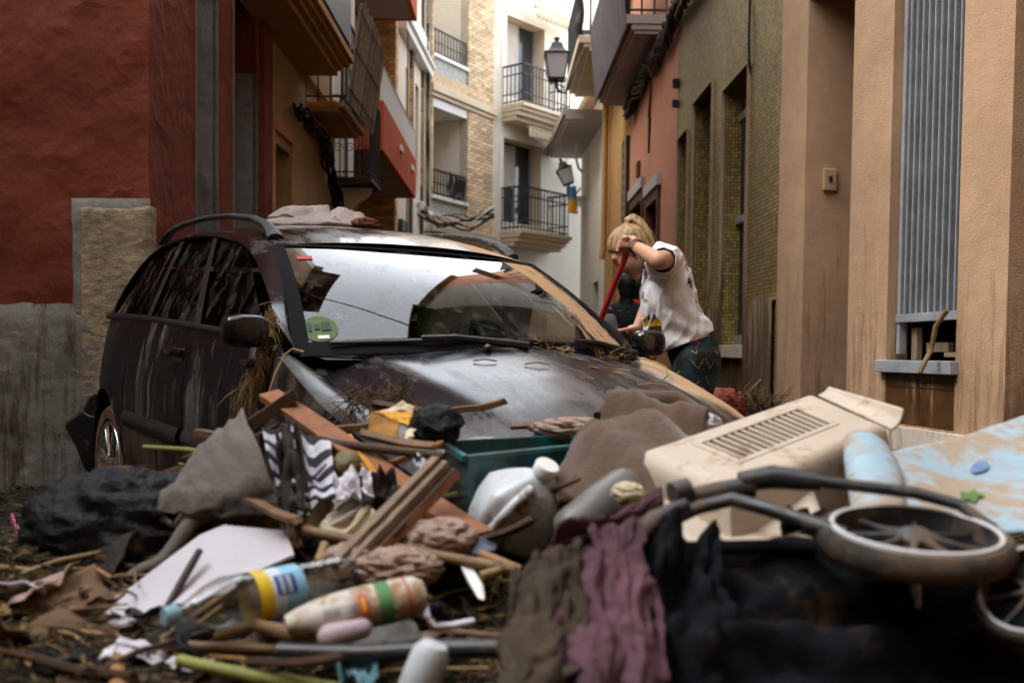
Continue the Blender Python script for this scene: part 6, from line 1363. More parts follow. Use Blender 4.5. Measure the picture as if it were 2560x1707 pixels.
# ---- milky jug
jg = thing('plastic_jug', 'milky white plastic jug with screw cap tilted in the litter', 'jug', tuple(at(1290, 1270, 2.08))); m_jug = mk('milky plastic', (.50, .54, .58), .35, .1, 5, .1, 20, mud=.42, mudcol=(.17, .095, .045), ms=6, mst=(1,1,1), spec=.5, subs=.1)
jc = at(1288, 1272, 2.10); jz = V((.36, -.42, .83)).normalized(); jx = (V((1, .1, 0))-jz*V((1, .1, 0)).dot(jz)).normalized(); jy = jz.cross(jx); JM = Matrix((jx, jy, jz)).transposed()
mb = MB(); mb.pillow(jc, .084, .060, .088, .36, JM, 44, 30)
o = part('jug_body', mb, m_jug, jg, smooth=True, angle=0)
for v in o.data.vertices:                       # shoulders taper to the neck
    p = JM.inverted() @ (v.co+ABS[jg.name]-jc); f = max(0, (p.z-.030)/.058); k = 1-.58*f**1.3; v.co = jc + JM @ V((p.x*k+.022*f, p.y*k, p.z+.012*f)) - ABS[jg.name]
MT = Matrix.Translation(jc + JM @ V((.022, 0, .092))) @ JM.to_4x4(); mb = MB(); mb.lathe([(.027, -.012), (.024, .004), (.021, .008), (.021, .02)], MT, 24); part('jug_neck', mb, m_jug, jg, smooth=True)
mb = MB(); mb.lathe([(.0255, .014), (.0262, .016), (.0262, .034), (.024, .037), (.0, .037)], MT, 28); part('screw_cap', mb, m_wpaint, jg, smooth=True)
mb = MB(); mb.tube([jc+JM @ V((.0, -.035, .082)), jc+JM @ V((-.022, -.058, .066)), jc+JM @ V((-.040, -.070, .030)), jc+JM @ V((-.050, -.068, -.012)), jc+JM @ V((-.054, -.056, -.03))], [.011, .011, .011, .011, .012], 10); part('jug_handle', mb, m_jug, jg, smooth=True)
# ---- brown blanket, clear tub
m_blank = mk('brown fleece', (.085, .050, .031), .95, .22, 5, .5, 70, sheen=.3)
mb = MB()
bc = [at(1395, 1262, 2.02), at(1720, 1250, 1.98), at(1770, 1045, 2.40), at(1540, 985, 2.52)]
def blf(u, v):
    p = bc[0].lerp(bc[1], u).lerp(bc[3].lerp(bc[2], u), v); hump = .055*math.sin(math.pi*min(1, v*1.1))*math.sin(math.pi*(u*.9+.08)); rid = .030*math.exp(-((v-.86)/.06)**2)-.03*math.exp(-((v-.74)/.05)**2)
    return p+V((-.05*(1-v)*(1-u)*math.sin(v*3), 0, hump+rid+.018*fbm(u*3, v*3, 4)+.008*math.sin(u*9+v*14)))
mb.grid(blf, 50, 50); solo('blanket', mb, m_blank, 'brown fleece blanket heaped beside the pet carrier', 'blanket', smooth=True, angle=0, solid=.02)
mb = MB(); mb.tube([at(1500, 1045, 2.45), at(1530, 1012, 2.48), at(1600, 1003, 2.5), at(1690, 1002, 2.52), at(1740, 1030, 2.48)], [.02, .028, .03, .028, .02], 12); o = solo('blanket', mb, m_blank, 'rolled edge of brown fleece on top of the blanket', 'blanket', smooth=True)
lump('plastic_wrap', 'crumpled whitish plastic wrap behind the pet carrier', 'wrap', at(1735, 1058, 2.45), (.06, .04, .028), mk('whitish wrap', (.55, .56, .60), .35, .25, 8, .4, 30), .6, 9)
m_clear = mk('cloudy plastic', (.10, .098, .09), .45, .3, 5, .15, 20, mud=.3, mudcol=(.12,.08,.05), spec=.6)
mb = MB(); c0, c1 = at(1412, 1335, 1.84), at(1575, 1212, 2.0); ax = (c1-c0).normalized(); mb.tube([c0, c0.lerp(c1, .08), c0.lerp(c1, .5), c0.lerp(c1, .9), c0.lerp(c1, .97), c1], [.025, .04, .044, .044, .04, .025], 20); solo('clear_tub', mb, m_clear, 'cloudy clear plastic drum lying against the blanket', 'tub', smooth=True)
lump('foam_piece', 'pale yellow foam lump beside the clear drum', 'foam', at(1570, 1232, 1.86), (.03, .03, .02), m_crm, .4, 5)
lump('brown_rag', 'muddy brown-white rag behind the teal box', 'rag', at(1440, 1075, 2.62), (.11, .05, .03), m_cbe, .6, 8)
# ---- pet carrier shell
pc = thing('pet_carrier', 'upturned beige pet carrier shell with a barred vent', 'pet carrier', tuple(at(1880, 1100, 2.1))); m_bei = mk('beige plastic', (.44, .37, .29), .55, .12, 3, .1, 25, mud=.40, mudcol=(.24, .16, .10), ms=3.5, mst=(1,1,1), spec=.4)
pA, pB, pC, pD = at(1588, 1132, 2.10), at(2035, 980, 2.52), at(2215, 1062, 2.18), at(1822, 1232, 1.74)
pn = (pB-pA).cross(pD-pA).normalized(); pn = pn if pn.z > 0 else -pn
def pcp(u, v, h=0): return pA.lerp(pB, u).lerp(pD.lerp(pC, u), v)+pn*h
def shell(u, v):                                # top with rounded shoulders and side walls
    U = (u*1.30-.15); W_ = (v*1.44-.22); uu = min(1, max(0, U)); ww = min(1, max(0, W_)); ex = max(0, -U, U-1)/.15; ey = max(0, -W_, W_-1)/.22; e = max(ex, ey)
    drop = -.15*e**1.0 if e > 0 else 0; rnd = .015*(1-min(1, min(uu, 1-uu, ww, 1-ww)/.06))**2
    flare = .02*e
    q = pcp(uu + (-.035 if U < 0 else .035 if U > 1 else 0)*e*.7, ww + (-.06 if W_ < 0 else .06 if W_ > 1 else 0)*e*.7, drop-rnd)
    return q
mb = MB(); NU, NV = 60, 50; mb.grid(shell, NU, NV)
keep = []; va = (.22, .80, .22, .70)
for f in mb.f:
    c = sum((V(mb.v[i]) for i in f), V((0,0,0)))/4; i0 = f[0]; iu, iv = (i0 % (NU+1)+.5)/NU*1.30-.15, (i0//(NU+1)+.5)/NV*1.44-.22
    if not (va[0] < iu < va[1] and va[2] < iv < va[3]): keep.append(f)
mb.f = keep; mb.mi = [0]*len(keep); part('shell', mb, m_bei, pc, smooth=True, angle=60, solid=.004)
mb = MB()
for a, b, c, d in ((va[0]-.02, va[1]+.02, va[2]-.035, va[2]+.02), (va[0]-.02, va[1]+.02, va[3]-.02, va[3]+.035), (va[0]-.02, va[0]+.012, va[2]+.02, va[3]-.02), (va[1]-.012, va[1]+.02, va[2]+.02, va[3]-.02)):
    mb.hexa([pcp(a, c, -.008), pcp(b, c, -.008), pcp(b, d, -.008), pcp(a, d, -.008), pcp(a, c, .005), pcp(b, c, .005), pcp(b, d, .005), pcp(a, d, .005)])
part('vent_frame', mb, m_bei, pc, bevel=.002)
for k in range(14):
    u = va[0]+.02+(va[1]-va[0]-.04)*(k+.5)/14; mb = MB(); h_ = .0065
    mb.hexa([pcp(u-h_, va[2]+.01, -.006), pcp(u+h_, va[2]+.01, -.006), pcp(u+h_, va[3]-.01, -.006), pcp(u-h_, va[3]-.01, -.006), pcp(u-h_, va[2]+.01, .002), pcp(u+h_, va[2]+.01, .002), pcp(u+h_, va[3]-.01, .002), pcp(u-h_, va[3]-.01, .002)]); part('vent_bar', mb, m_bei, pc, bevel=.001)
mb = MB(); mb._add([pcp(a, b, -.07) for a, b in ((.1, .05), (.95, .05), (.95, .95), (.1, .95))], [(0,1,2,3)]); part('inside', mb, w_dark, pc)
def lipf(u, v):
    q = pcp(1.0, .02+1.02*u); o_ = (pcp(1, .5)-pcp(0, .5)).normalized(); a = v*2.6; return q + o_*(.012+.055*math.sin(min(a, 1.9))) + pn*(-.01+.05*(1-math.cos(a*.9))*(.4+.6*u) - .075*max(0, v-.55)/.45)
mb = MB(); mb.grid(lipf, 24, 14); part('carrier_lip', mb, m_bei, pc, smooth=True, angle=0, solid=.005)
sheet('beige_panel', 'second beige plastic panel sunk below the pet carrier', 'panel', [at(1660, 1260, 1.92), at(2020, 1195, 2.02), at(2075, 1345, 1.72), at(1720, 1385, 1.64)], m_bei, 16, 16, solid=.012, amp=.004, sag=.02)
# ---- pale blue plastic slide
m_blu = mk('pale blue plastic', (.27, .39, .47), .5, .12, 3, .1, 25, mud=.60, mudcol=(.30, .235, .17), ms=4, mst=(1,1,1), spec=.4)
bs_ = thing('blue_plastic_panel', 'pale blue toy panel with green and blue spots smeared with mud', 'panel', tuple(at(2380, 1180, 1.9)))
bq = [at(2205, 1140, 1.98), at(2640, 1020, 2.35), at(2700, 1330, 1.62), at(2190, 1310, 1.62)]; bf = patch(bq, 20, 20, amp=.01, fr=3, sag=.02)
mb = MB(); mb.grid(bf, 24, 24); part('panel', mb, m_blu, bs_, smooth=True, angle=0, solid=.006)
mb = MB(); mb.tube([at(2150, 1092, 2.02), at(2165, 1120, 1.98), at(2185, 1185, 1.86), at(2200, 1300, 1.66)], [.030, .045, .052, .045], 16, flat=.6); part('rolled_edge', mb, m_blu, bs_, smooth=True)
nb = ((bq[1]-bq[0]).cross(bq[3]-bq[0])).normalized(); nb = nb if nb.z > 0 else -nb
for (u, v, r, m, st) in ((.52, .38, .034, mk('blue spot', (.12, .20, .34), .6, .3, 9, 0, mud=.4, mudcol=(.27, .21, .15), ms=9), 0), (.47, .66, .036, mk('green spot', (.09, .20, .05), .6, .3, 9, 0, mud=.4, mudcol=(.27, .21, .15), ms=9), 1)):
    mb = MB(); n = 24; P = []
    for k in range(n):
        a = 2*math.pi*k/n; rr = r*(1+(.35*math.cos(a*5) if st else .05*math.sin(a*3))); P.append(bf(u+rr*math.cos(a)*1.5, v+rr*math.sin(a)*1.6)+nb*.008)
    mb._add(P, [tuple(range(n))]); part('spot', mb, m, bs_)
# ---- pram on its side
pm = thing('pram', 'mud-caked black pram lying on its side with its wheel up', 'pram', tuple(at(2100, 1450, 1.55))); m_pf = mk('muddy tube', (.02, .022, .026), .4, .3, 6, .2, 40, mud=.55, mudcol=(.10, .07, .045), ms=8, mst=(1,1,1), spec=.5); m_pfab = mk('black pram fabric', (.005, .006, .008), .9, .4, 5, .5, 25, spec=.1, mud=.40, mudcol=(.045, .028, .016), ms=5, mst=(1,1,1)); m_ptyre = mk('caked tyre', (.03, .026, .022), .85, .3, 8, .4, 50, mud=.55, mudcol=(.095, .065, .042), ms=5, mst=(1,1,1)); m_prim = mk('grey rim', (.52, .52, .53), .4, .1, 5, .05, 30, mud=.15)
def pwheel(c, nrm, r, name='wheel'):
    Mx = Matrix.Translation(c) @ nrm.to_track_quat('Z', 'Y').to_matrix().to_4x4(); w_ = r*.15
    mb = MB(); mb.lathe([(r*.84, -w_), (r*.93, -w_*1.05), (r*.99, -w_*.6), (r, 0), (r*.985, w_*.5), (r*.94, w_*.85), (r*.86, w_*.8), (r*.84, w_*.4)], Mx, 44, close=True); wh = part(name, mb, m_ptyre, pm, smooth=True)
    mb = MB(); mb.lathe([(r*.87, w_*.75), (r*.865, w_*1.02), (r*.835, w_*1.08), (r*.815, w_*.95)], Mx, 44, cap=False); part('wheel_rim', mb, m_prim, wh, smooth=True)
    mb = MB(); mb.lathe([(r*.815, w_*.95), (r*.80, -w_*.6)], Mx, 44, cap=False); part('rim_barrel', mb, m_pf, wh, smooth=True)
    for k in range(8):
        a = 2*math.pi*k/8+.4; mb = MB(); mb.tube([Mx @ V((r*.15*math.cos(a), r*.15*math.sin(a), w_*.3)), Mx @ V((r*.5*math.cos(a), r*.5*math.sin(a), 0)), Mx @ V((r*.8*math.cos(a), r*.8*math.sin(a), -w_*.1))], [r*.05, r*.025, r*.03], 7); part('spoke', mb, m_pf, wh, smooth=True)
    mb = MB(); mb.lathe([(r*.2, -w_), (r*.2, w_*.4), (r*.12, w_*.9), (0, w_)], Mx, 18); part('hub', mb, m_pf, wh, smooth=True)
    mb = MB(); mb.lathe([(0, -w_*.4), (r*.79, -w_*.45)], Mx, 30); part('wheel_disc', mb, m_pfab, wh)
    return wh
pwheel(at(2285, 1352, 1.50), V((0, -math.sin(R(7.5)), math.cos(R(7.5)))), .143)
pwheel(at(2590, 1480, 1.38), V((-.55, -.45, .70)).normalized(), .085)
T = lambda pts, r, nm='frame_tube', m=None, flat=1: part(nm, MB().tube([at(*q) for q in pts], r, 10, flat=flat), m or m_pf, pm, smooth=True)
T([(1640, 1318, 1.60), (1740, 1270, 1.62), (1830, 1248, 1.62), (1920, 1272, 1.58), (2115, 1336, 1.50)], .012)
T([(1575, 1355, 1.58), (1640, 1300, 1.60), (1715, 1262, 1.62)], [.015, .018, .015])
T([(1850, 1205, 1.66), (1930, 1192, 1.66), (2050, 1205, 1.64)], [.018, .021, .015], 'grip')
T([(2040, 1202, 1.64), (2160, 1216, 1.62), (2290, 1232, 1.60), (2400, 1262, 1.57), (2480, 1320, 1.53), (2520, 1400, 1.48)], .010)
T([(1700, 1245, 1.64), (1780, 1232, 1.65), (1880, 1218, 1.66)], [.012, .018, .02])
T([(1680, 1235, 1.63), (1720, 1225, 1.64)], [.02, .022], 'joint')
T([(2285, 1375, 1.56), (2290, 1500, 1.60), (2295, 1720, 1.55)], .0085, 'axle', m_prim)
for i, c in enumerate(([(1690, 1372, 1.66), (2560, 1395, 1.66), (2600, 1760, 1.42), (1560, 1760, 1.36)], [(1600, 1320, 1.60), (1790, 1345, 1.60), (1860, 1720, 1.36), (1500, 1730, 1.30)], [(1940, 1290, 1.75), (2250, 1290, 1.75), (2260, 1420, 1.68), (1990, 1400, 1.68)])):
    mb = MB(); mb.grid(patch([at(*q) for q in c], 40, 30, amp=.06, fr=9, fold=.010, ff=14, seed=i*3+1), 40, 30); part('pram_fabric', mb, m_pfab, pm, smooth=True, angle=0, solid=.006)
mb = MB(); mb.tube([at(1660, 1372, 1.60), at(1900, 1366, 1.62), at(2040, 1368, 1.60)], .012, 8); part('pram_hem', mb, m_pfab, pm, smooth=True)
mb = MB(); mb.box(at(1640, 1365, 1.62), (.04, .02, .05)); part('buckle', mb, mk('amber plastic', (.25, .12, .02), .4, .2), pm, bevel=.008)
# ---- pink and brown cloth draped on the pram handle
m_pnk = mk('dusty rose cloth', (.085, .038, .050), .92, .55, 3, .6, 50, mud=.3, mudcol=(.04, .026, .02), ms=3, mst=(1,1,.4)); m_brc = mk('muddy brown cloth', (.045, .032, .021), .95, .35, 4, .6, 40)
pk = thing('rose_cloth', 'dusty rose cloth draped and knotted over the pram handle', 'cloth', tuple(at(1500, 1450, 1.5)))
def drape(c, n, dep, seed):                    # gathered at the top, folds opening downwards
    c = [V(q) for q in c]
    def f(u, v):
        uu = u+.035*math.sin(u*17+seed)+.03*fbm(u*3, v*1.5, seed, 2)*v; p = c[0].lerp(c[1], min(1, max(0, uu))).lerp(c[3].lerp(c[2], uu), v)
        k = math.sin(uu*n*6.28+1.2*math.sin(v*2+seed)+seed); k = k*abs(k)**.3 if k > 0 else k
        return p + V((.022*fbm(u*5, v*3, seed), -dep*(.35+.65*v)*k + .016*fbm(u*7, v*5, seed+8), 0)) + V((0, 0, .012*fbm(u*6, v*7, seed+3)))
    return f
for i, (c, n, dep) in enumerate((([(1395, 1395, 1.50), (1590, 1300, 1.58), (1700, 1730, 1.27), (1345, 1740, 1.22)], 2.7, .040), ([(1470, 1320, 1.54), (1600, 1298, 1.57), (1640, 1720, 1.24), (1500, 1725, 1.22)], 1.4, .034))):
    mb = MB(); mb.grid(drape([at(*q) for q in c], n, dep, i*2.3+.7), 110, 46); part('cloth_fold', mb, m_pnk, pk, smooth=True, angle=0, solid=.004)
mb = MB(); mb.grid(patch([at(1368, 1372, 1.52), at(1400, 1338, 1.55), at(1650, 1222, 1.66), at(1655, 1282, 1.62)], 30, 40, amp=.03, fr=6, fold=.010, ff=9, seed=4), 30, 40); part('cloth_knot', mb, m_pnk, pk, smooth=True, angle=0, solid=.006)
br_ = thing('brown_cloth', 'heavy muddy brown cloth hanging beside the rose cloth', 'cloth', tuple(at(1300, 1550, 1.4)))
mb = MB(); mb.grid(drape([at(1300, 1425, 1.45), at(1446, 1352, 1.5), at(1470, 1740, 1.25), at(1250, 1745, 1.18)], 1.2, .035, 5.1), 70, 40); part('cloth_fold', mb, m_brc, br_, smooth=True, angle=0, solid=.008)
for i, c in enumerate(([(1280, 1440, 1.46), (1420, 1390, 1.52), (1480, 1740, 1.28), (1260, 1740, 1.22)], [(1480, 1400, 1.54), (1560, 1400, 1.54), (1590, 1720, 1.32), (1470, 1720, 1.3)])):
    mb = MB(); mb.grid(patch([at(*q) for q in c], 30, 30, amp=.05, fr=6, fold=.015, ff=14, seed=i+20), 30, 30); part('cloth_fold', mb, m_brc, br_, smooth=True, angle=0, solid=.006)
# ---- water bottle
wb = thing('water_bottle', 'ribbed clear water bottle with a blue and yellow label', 'bottle', tuple(at(650, 1510, 1.75)))
ba, bb = at(412, 1540, 1.62), at(890, 1440, 1.86); bax = (bb-ba); bL = bax.length; BM = Matrix.Translation(ba) @ bax.to_track_quat('Z', 'Y').to_matrix().to_4x4(); br = .0465
t = NT('bottle plastic'); tr = t.n('BsdfTransparent'); tr.inputs[0].default_value = (.78, .80, .80, 1); gl = t.n('BsdfGlossy'); gl.inputs['Roughness'].default_value = .06; lf = t.n('LayerWeight'); lf.inputs[0].default_value = .5; fr2 = t.math('MULTIPLY_ADD', (t.math('POWER', (lf, 1), 4.0), 0), .9); fr2.inputs[2].default_value = .08; m1 = t.n('MixShader'); t.l(fr2, 0, m1, 0); t.l(tr, 0, m1, 1); t.l(gl, 0, m1, 2); df = t.n('BsdfDiffuse'); df.inputs[0].default_value = (.26, .2, .15, 1); n1 = t.noise(9, 5, .7); rm = t.ramp(n1, 0, .46, .75); m2 = t.n('MixShader'); t.l(t.math('MULTIPLY', (rm, 0), .75), 0, m2, 0); t.l(m1, 0, m2, 1); t.l(df, 0, m2, 2); t.t.nodes.remove(t.b); t.l(m2, 0, t.out, 0); m_pet = t.m
pf = [(.014, .022), (.015, .03), (.022, .045), (.036, .07), (br, .10), (br, .135), (br*.97, .14)]
z = .145
while z < bL-.02: pf += [(br*(.97 if .15 < z < .24 else .99), z), (br*(.97 if .15 < z < .24 else .93), z+.009)]; z += .018
pf += [(br, bL-.015), (br*.9, bL), (br*.5, bL-.004), (0, bL-.012)]
mb = MB(); mb.lathe(pf, BM, 36, cap=False); part('bottle_body', mb, m_pet, wb, smooth=True)
mb = MB(); mb.lathe([(0, -.002), (.015, -.002), (.016, 0), (.016, .018), (.0145, .022)], BM, 22, cap=False); part('bottle_cap', mb, mk('pale blue cap', (.22, .38, .46), .5, .1), wb, smooth=True)
m_lab = mk('label blue', (.20, .42, .58), .45, .3, 9, .05, mud=.3); m_laby = mk('label yellow', (.62, .42, .02), .45, .15, 9, .05, mud=.25); m_labd = mk('label navy', (.03, .05, .20), .5, .1)
for a, b, m in ((.150, .176, m_laby), (.176, .200, m_lilb := mk('label pale', (.48, .58, .66), .45, .2, 9, .05, mud=.25)), (.200, .240, m_lab)):
    mb = MB(); mb.lathe([(br*.985, a), (br*.985, b)], BM, 36, cap=False); part('label_band', mb, m, wb, smooth=True)
mb = MB(); side = (BM.to_3x3().inverted() @ V((0, -1, .35))); an0 = math.atan2(side.y, side.x); mb.grid(lambda u, v: BM @ V((br*1.0*math.cos(an0-.5+.8*u), br*1.0*math.sin(an0-.5+.8*u), .182+.038*v)), 8, 4); lb = part('label_print', mb, m_labd, wb, smooth=True)
for k in range(5):
    for j in range(2):
        mb = MB(); a0 = an0-.42+.14*k; z0 = .189+.014*j
        mb.grid(lambda u, v: BM @ V((br*1.008*math.cos(a0+.08*u), br*1.008*math.sin(a0+.08*u), z0+.009*v)), 2, 1); part('label_letter', mb, m_lilb, lb)
# ---- white squeeze bottle
sb_ = thing('white_bottle', 'muddy white squeeze bottle with a green band and red label', 'bottle', tuple(at(900, 1530, 1.7)))
sa, s_b = at(712, 1562, 1.60), at(1058, 1484, 1.68); sax = s_b-sa; sL = sax.length; SM = Matrix.Translation(sa) @ sax.to_track_quat('Z', 'Y').to_matrix().to_4x4(); m_sq = mk('muddy white plastic', (.52, .48, .42), .45, .14, 6, .1, 30, mud=.52, mudcol=(.30, .18, .10), ms=7, mst=(1,1,1))
mb = MB(); mb.lathe([(0, 0), (.018, .002), (.026, .02), (.036, .055), (.041, .09), (.043, .13), (.043, sL-.03), (.04, sL-.012), (.030, sL), (.012, sL+.004), (0, sL)], SM @ Matrix.Scale(.82, 4, (0,1,0)), 32); part('bottle_body', mb, m_sq, sb_, smooth=True)
for a, b, m in ((.150, .174, mk('green band', (.06, .18, .06), .5, .2, 9, 0, mud=.3)), (.200, .204, mk('thin red band', (.35, .05, .04), .5))):
    mb = MB(); mb.lathe([(.0436, a), (.0436, b)], SM @ Matrix.Scale(.82, 4, (0,1,0)), 32, cap=False); part('label_band', mb, m, sb_, smooth=True)
side = (SM.to_3x3().inverted() @ V((0, -1, .3))); an0 = math.atan2(side.y, side.x)
mb = MB(); mb.grid(lambda u, v: SM @ V((.0442*math.cos(an0-.55+.9*u), .0442*.83*math.sin(an0-.55+.9*u), .118+.014*v)), 8, 2); lb2 = part('label_print', mb, mk('red label', (.5, .04, .03), .5), sb_, smooth=True)
mb = MB(); mb.grid(lambda u, v: SM @ V((.0450*math.cos(an0-.4+.6*u), .0450*.83*math.sin(an0-.4+.6*u), .122+.006*v)), 8, 1); part('label_letter', mb, m_laby, lb2)
for k in range(14):
    mb = MB(); a0 = .06+.004*k
    mb.grid(lambda u, v: SM @ V(((.0385+.0003*k)*math.cos(an0-.3+.5*u), (.0385+.0003*k)*.83*math.sin(an0-.3+.5*u), a0+.0012*v)), 4, 1); part('fine_print', mb, m_labd, lb2)
mb = MB(); mb.caps(at(826, 1590, 1.58), at(905, 1570, 1.60), .021, .017); solo('small_vial', mb, mk('lilac plastic', (.42, .33, .36), .45, .1), 'small lilac plastic vial in front of the white bottle', 'vial', smooth=True)
mb = MB(); mb.lathe([(0, .06), (.02, .058), (.028, .045), (.03, .0), (.028, -.06)], Matrix.Translation(at(1052, 1700, 1.45)) @ Matrix.Rotation(R(20), 4, 'Y'), 24); solo('white_canister', mb, m_jug, 'white rounded canister top poking out of the foreground litter', 'canister', smooth=True)
mb = MB(); mb.grid(patch([at(828, 1655, 1.55), at(930, 1662, 1.55), at(945, 1700, 1.48), at(870, 1690, 1.48)], 16, 10, amp=.03, fr=6, sag=.02), 16, 10); solo('blue_wrapper', mb, mk('teal wrapper', (.10, .22, .27), .35, .4, 8, .2), 'crumpled blue plastic wrapper below the hose', 'wrapper', smooth=True, solid=.002)
# ---- on and round the car
m_tow = mk('dusty lilac towel', (.26, .215, .195), .95, .22, 6, .7, 90, mud=.2, mudcol=(.16, .10, .06))
tw = thing('towel', 'dusty folded towel lying on the car roof', 'towel', tuple(at(790, 560, 4.6)))
def on_roof(px, py, Y): return at(px, py, Y)
for i, (c, sag) in enumerate((([(662, 566, 4.55), (905, 572, 4.75), (880, 545, 5.05), (690, 540, 4.95)], .06), ([(670, 552, 4.62), (840, 558, 4.75), (820, 530, 5.05), (720, 528, 4.95)], .05), ([(835, 556, 4.72), (930, 566, 4.8), (905, 548, 5.02), (830, 535, 4.98)], .05))):
    mb = MB(); mb.grid(patch([at(*q) for q in c], 40, 24, amp=.022, fr=6, fold=.005, ff=9, sag=sag*.8, seed=i*4+2, dirn=V((0, 0, 1))), 40, 24); part('towel_fold', mb, m_tow, tw, smooth=True, angle=0, solid=.03)
lump('roof_rag', 'small brown and red rag beside the towel on the car roof', 'rag', at(912, 562, 4.75), (.06, .05, .03), mk('brown red rag', (.20, .08, .05), .9, .6, 12, .5), .6, 8)
def straw(label, name, roots, n, ln, r, mat, droop=.5, group=None, cat='straw'):
    mb = MB()
    for k in range(n):
        p = V(random.choice(roots))+V((random.gauss(0, .012), random.gauss(0, .012), random.gauss(0, .02))); d = V((random.gauss(0, .5), random.gauss(0, .4), random.gauss(-droop, .5))).normalized(); L = ln*random.uniform(.4, 1.1); j = V((random.gauss(0, .3), random.gauss(0, .3), random.gauss(0, .3)))*L*.35
        mb.tube([p, p+d*L*.5+j*.5, p+d*L+V((0, 0, -L*.2*droop))], [r, r, r*.5], 4)
    o = solo(name, mb, mat, label, cat, group); o['kind'] = 'stuff'; return o
m_straw = mk('dry straw', (.23, .145, .055), .8, .45, 20, .1); m_straw2 = mk('dark straw', (.10, .065, .03), .85, .5, 20, .1)
rt = [at(x, y, D) for x, y, D in ((676, 790, 3.42), (680, 820, 3.40), (678, 850, 3.36), (668, 880, 3.34), (655, 900, 3.32), (640, 930, 3.30), (625, 960, 3.3), (612, 990, 3.3))]
straw('tangle of dry straw hanging from the wing mirror', 'straw_tangle', rt, 260, .08, .0016, m_straw, 1.2)
rt2 = [CARM @ hood_f(.05+.03*math.sin(i), .08+.84*i/22)+V((0, 0, .004)) for i in range(23)]
straw('straw and reed scraps caught along the base of the windscreen', 'straw_tangle', [rt2[i] for i in (12, 13, 14, 15, 19, 20, 21, 22, 22, 21)], 130, .07, .0014, m_straw, .1)
for i, (u, v, L, a) in enumerate(((.30, .40, .09, .4), (.36, .60, .07, 2.2), (.42, .66, .08, 2.5), (.5, .50, .05, 2.6), (.33, .74, .12, 2.4), (.22, .30, .08, .2), (.55, .62, .1, .1))):
    p = CARM @ hood_f(u, v)+V((0, 0, .006)); d = V((math.cos(a), math.sin(a)*.5, 0)); q = p+d*L; stick(['thin brown twig lying across the dusty hood', 'orange splinter lying on the hood', 'long thin twig on the muddy side of the hood', 'tiny orange chip on the hood', 'brown stalk pointing at the muddy fender', 'orange-brown twig near the wiper', 'short straw twig on the hood by the blanket'][i], [p, p.lerp(q, .5)+V((0, 0, .006)), q], .0026, c_brn if i % 2 else c_org, 'twig', 'twig', 'twigs lying on the hood')
stick('bent green stem hooked over the far side of the hood', [at(1580, 890, 4.2), at(1640, 905, 4.1), at(1665, 918, 4.05), at(1668, 940, 4.0), at(1655, 950, 4.0)], .003, c_grn, 'stem', 'stem', nodes=False)
stick('yellowish root dangling down the car fender', [at(760, 880, 3.25), at(732, 872, 3.28), at(712, 888, 3.26), at(690, 930, 3.22), at(672, 985, 3.2), at(662, 1040, 3.18)], .004, c_yel, 'root', 'root', nodes=False)
straw('straw heaped on the fender edge behind the folder', 'straw_tangle', [at(x, y, 2.75) for x, y in ((900, 1000), (940, 1005), (970, 1000), (880, 1020), (1010, 985))], 160, .09, .0016, m_straw2, .2)
# ---- by the kerb wall
lump('red_cloth', 'dull red cloth heaped at the foot of the peach house', 'cloth', at(1818, 1022, 5.3), (.10, .08, .10), mk('dull red cloth', (.22, .05, .035), .9, .4, 8, .5), .5, 7)
lump('brown_cloth_heap', 'brown sodden cloth beside the red cloth', 'cloth', at(1788, 1010, 5.4), (.09, .08, .08), m_crd, .5, 7)
stick('dark branch leaning from the litter to the wall', [at(1835, 1008, 5.4), at(1880, 975, 5.6), at(1903, 950, 5.8)], .011, c_blk, 'branch', 'branch', nodes=False)
straw('straw litter at the foot of the peach house', 'straw_tangle', [at(1800+12*i, 1018+6*math.sin(i), 5.3) for i in range(12)], 260, .16, .0028, m_straw2, .1)
bw = fp.px(2345, 860)
stick('torn rope end and forked branch hanging in the shuttered window', [at(2368, 775, fp.pt(sw0, 0).y-.02), at(2340, 815, fp.pt(sw0+.1, 0).y-.06), at(2328, 875, fp.pt(sw0+.12, 0).y-.06), at(2312, 905, fp.pt(sw0+.15, 0).y-.10), at(2300, 932, fp.pt(sw0+.16, 0).y-.12)], .014, c_brn, 'branch', 'branch', nodes=False)
dbw = thing('broken_wood', 'bits of broken wood lodged on the shuttered window sill', 'wood', tuple(fp.pt((sw0+sw1)/2, zsill, -.1)))
for (s0, s1, z0, z1, o) in ((.60, .66, 0, .2, -.15), (.34, .58, .05, .11, -.2), (.15, .35, .02, .05, -.18)):
    mb = MB(); fp.box(mb, sw0+s0, sw0+s1, zsill+z0+.002, zsill+z1, o, o+.04); part('wood_bit', mb, w_grey, dbw, bevel=.004)
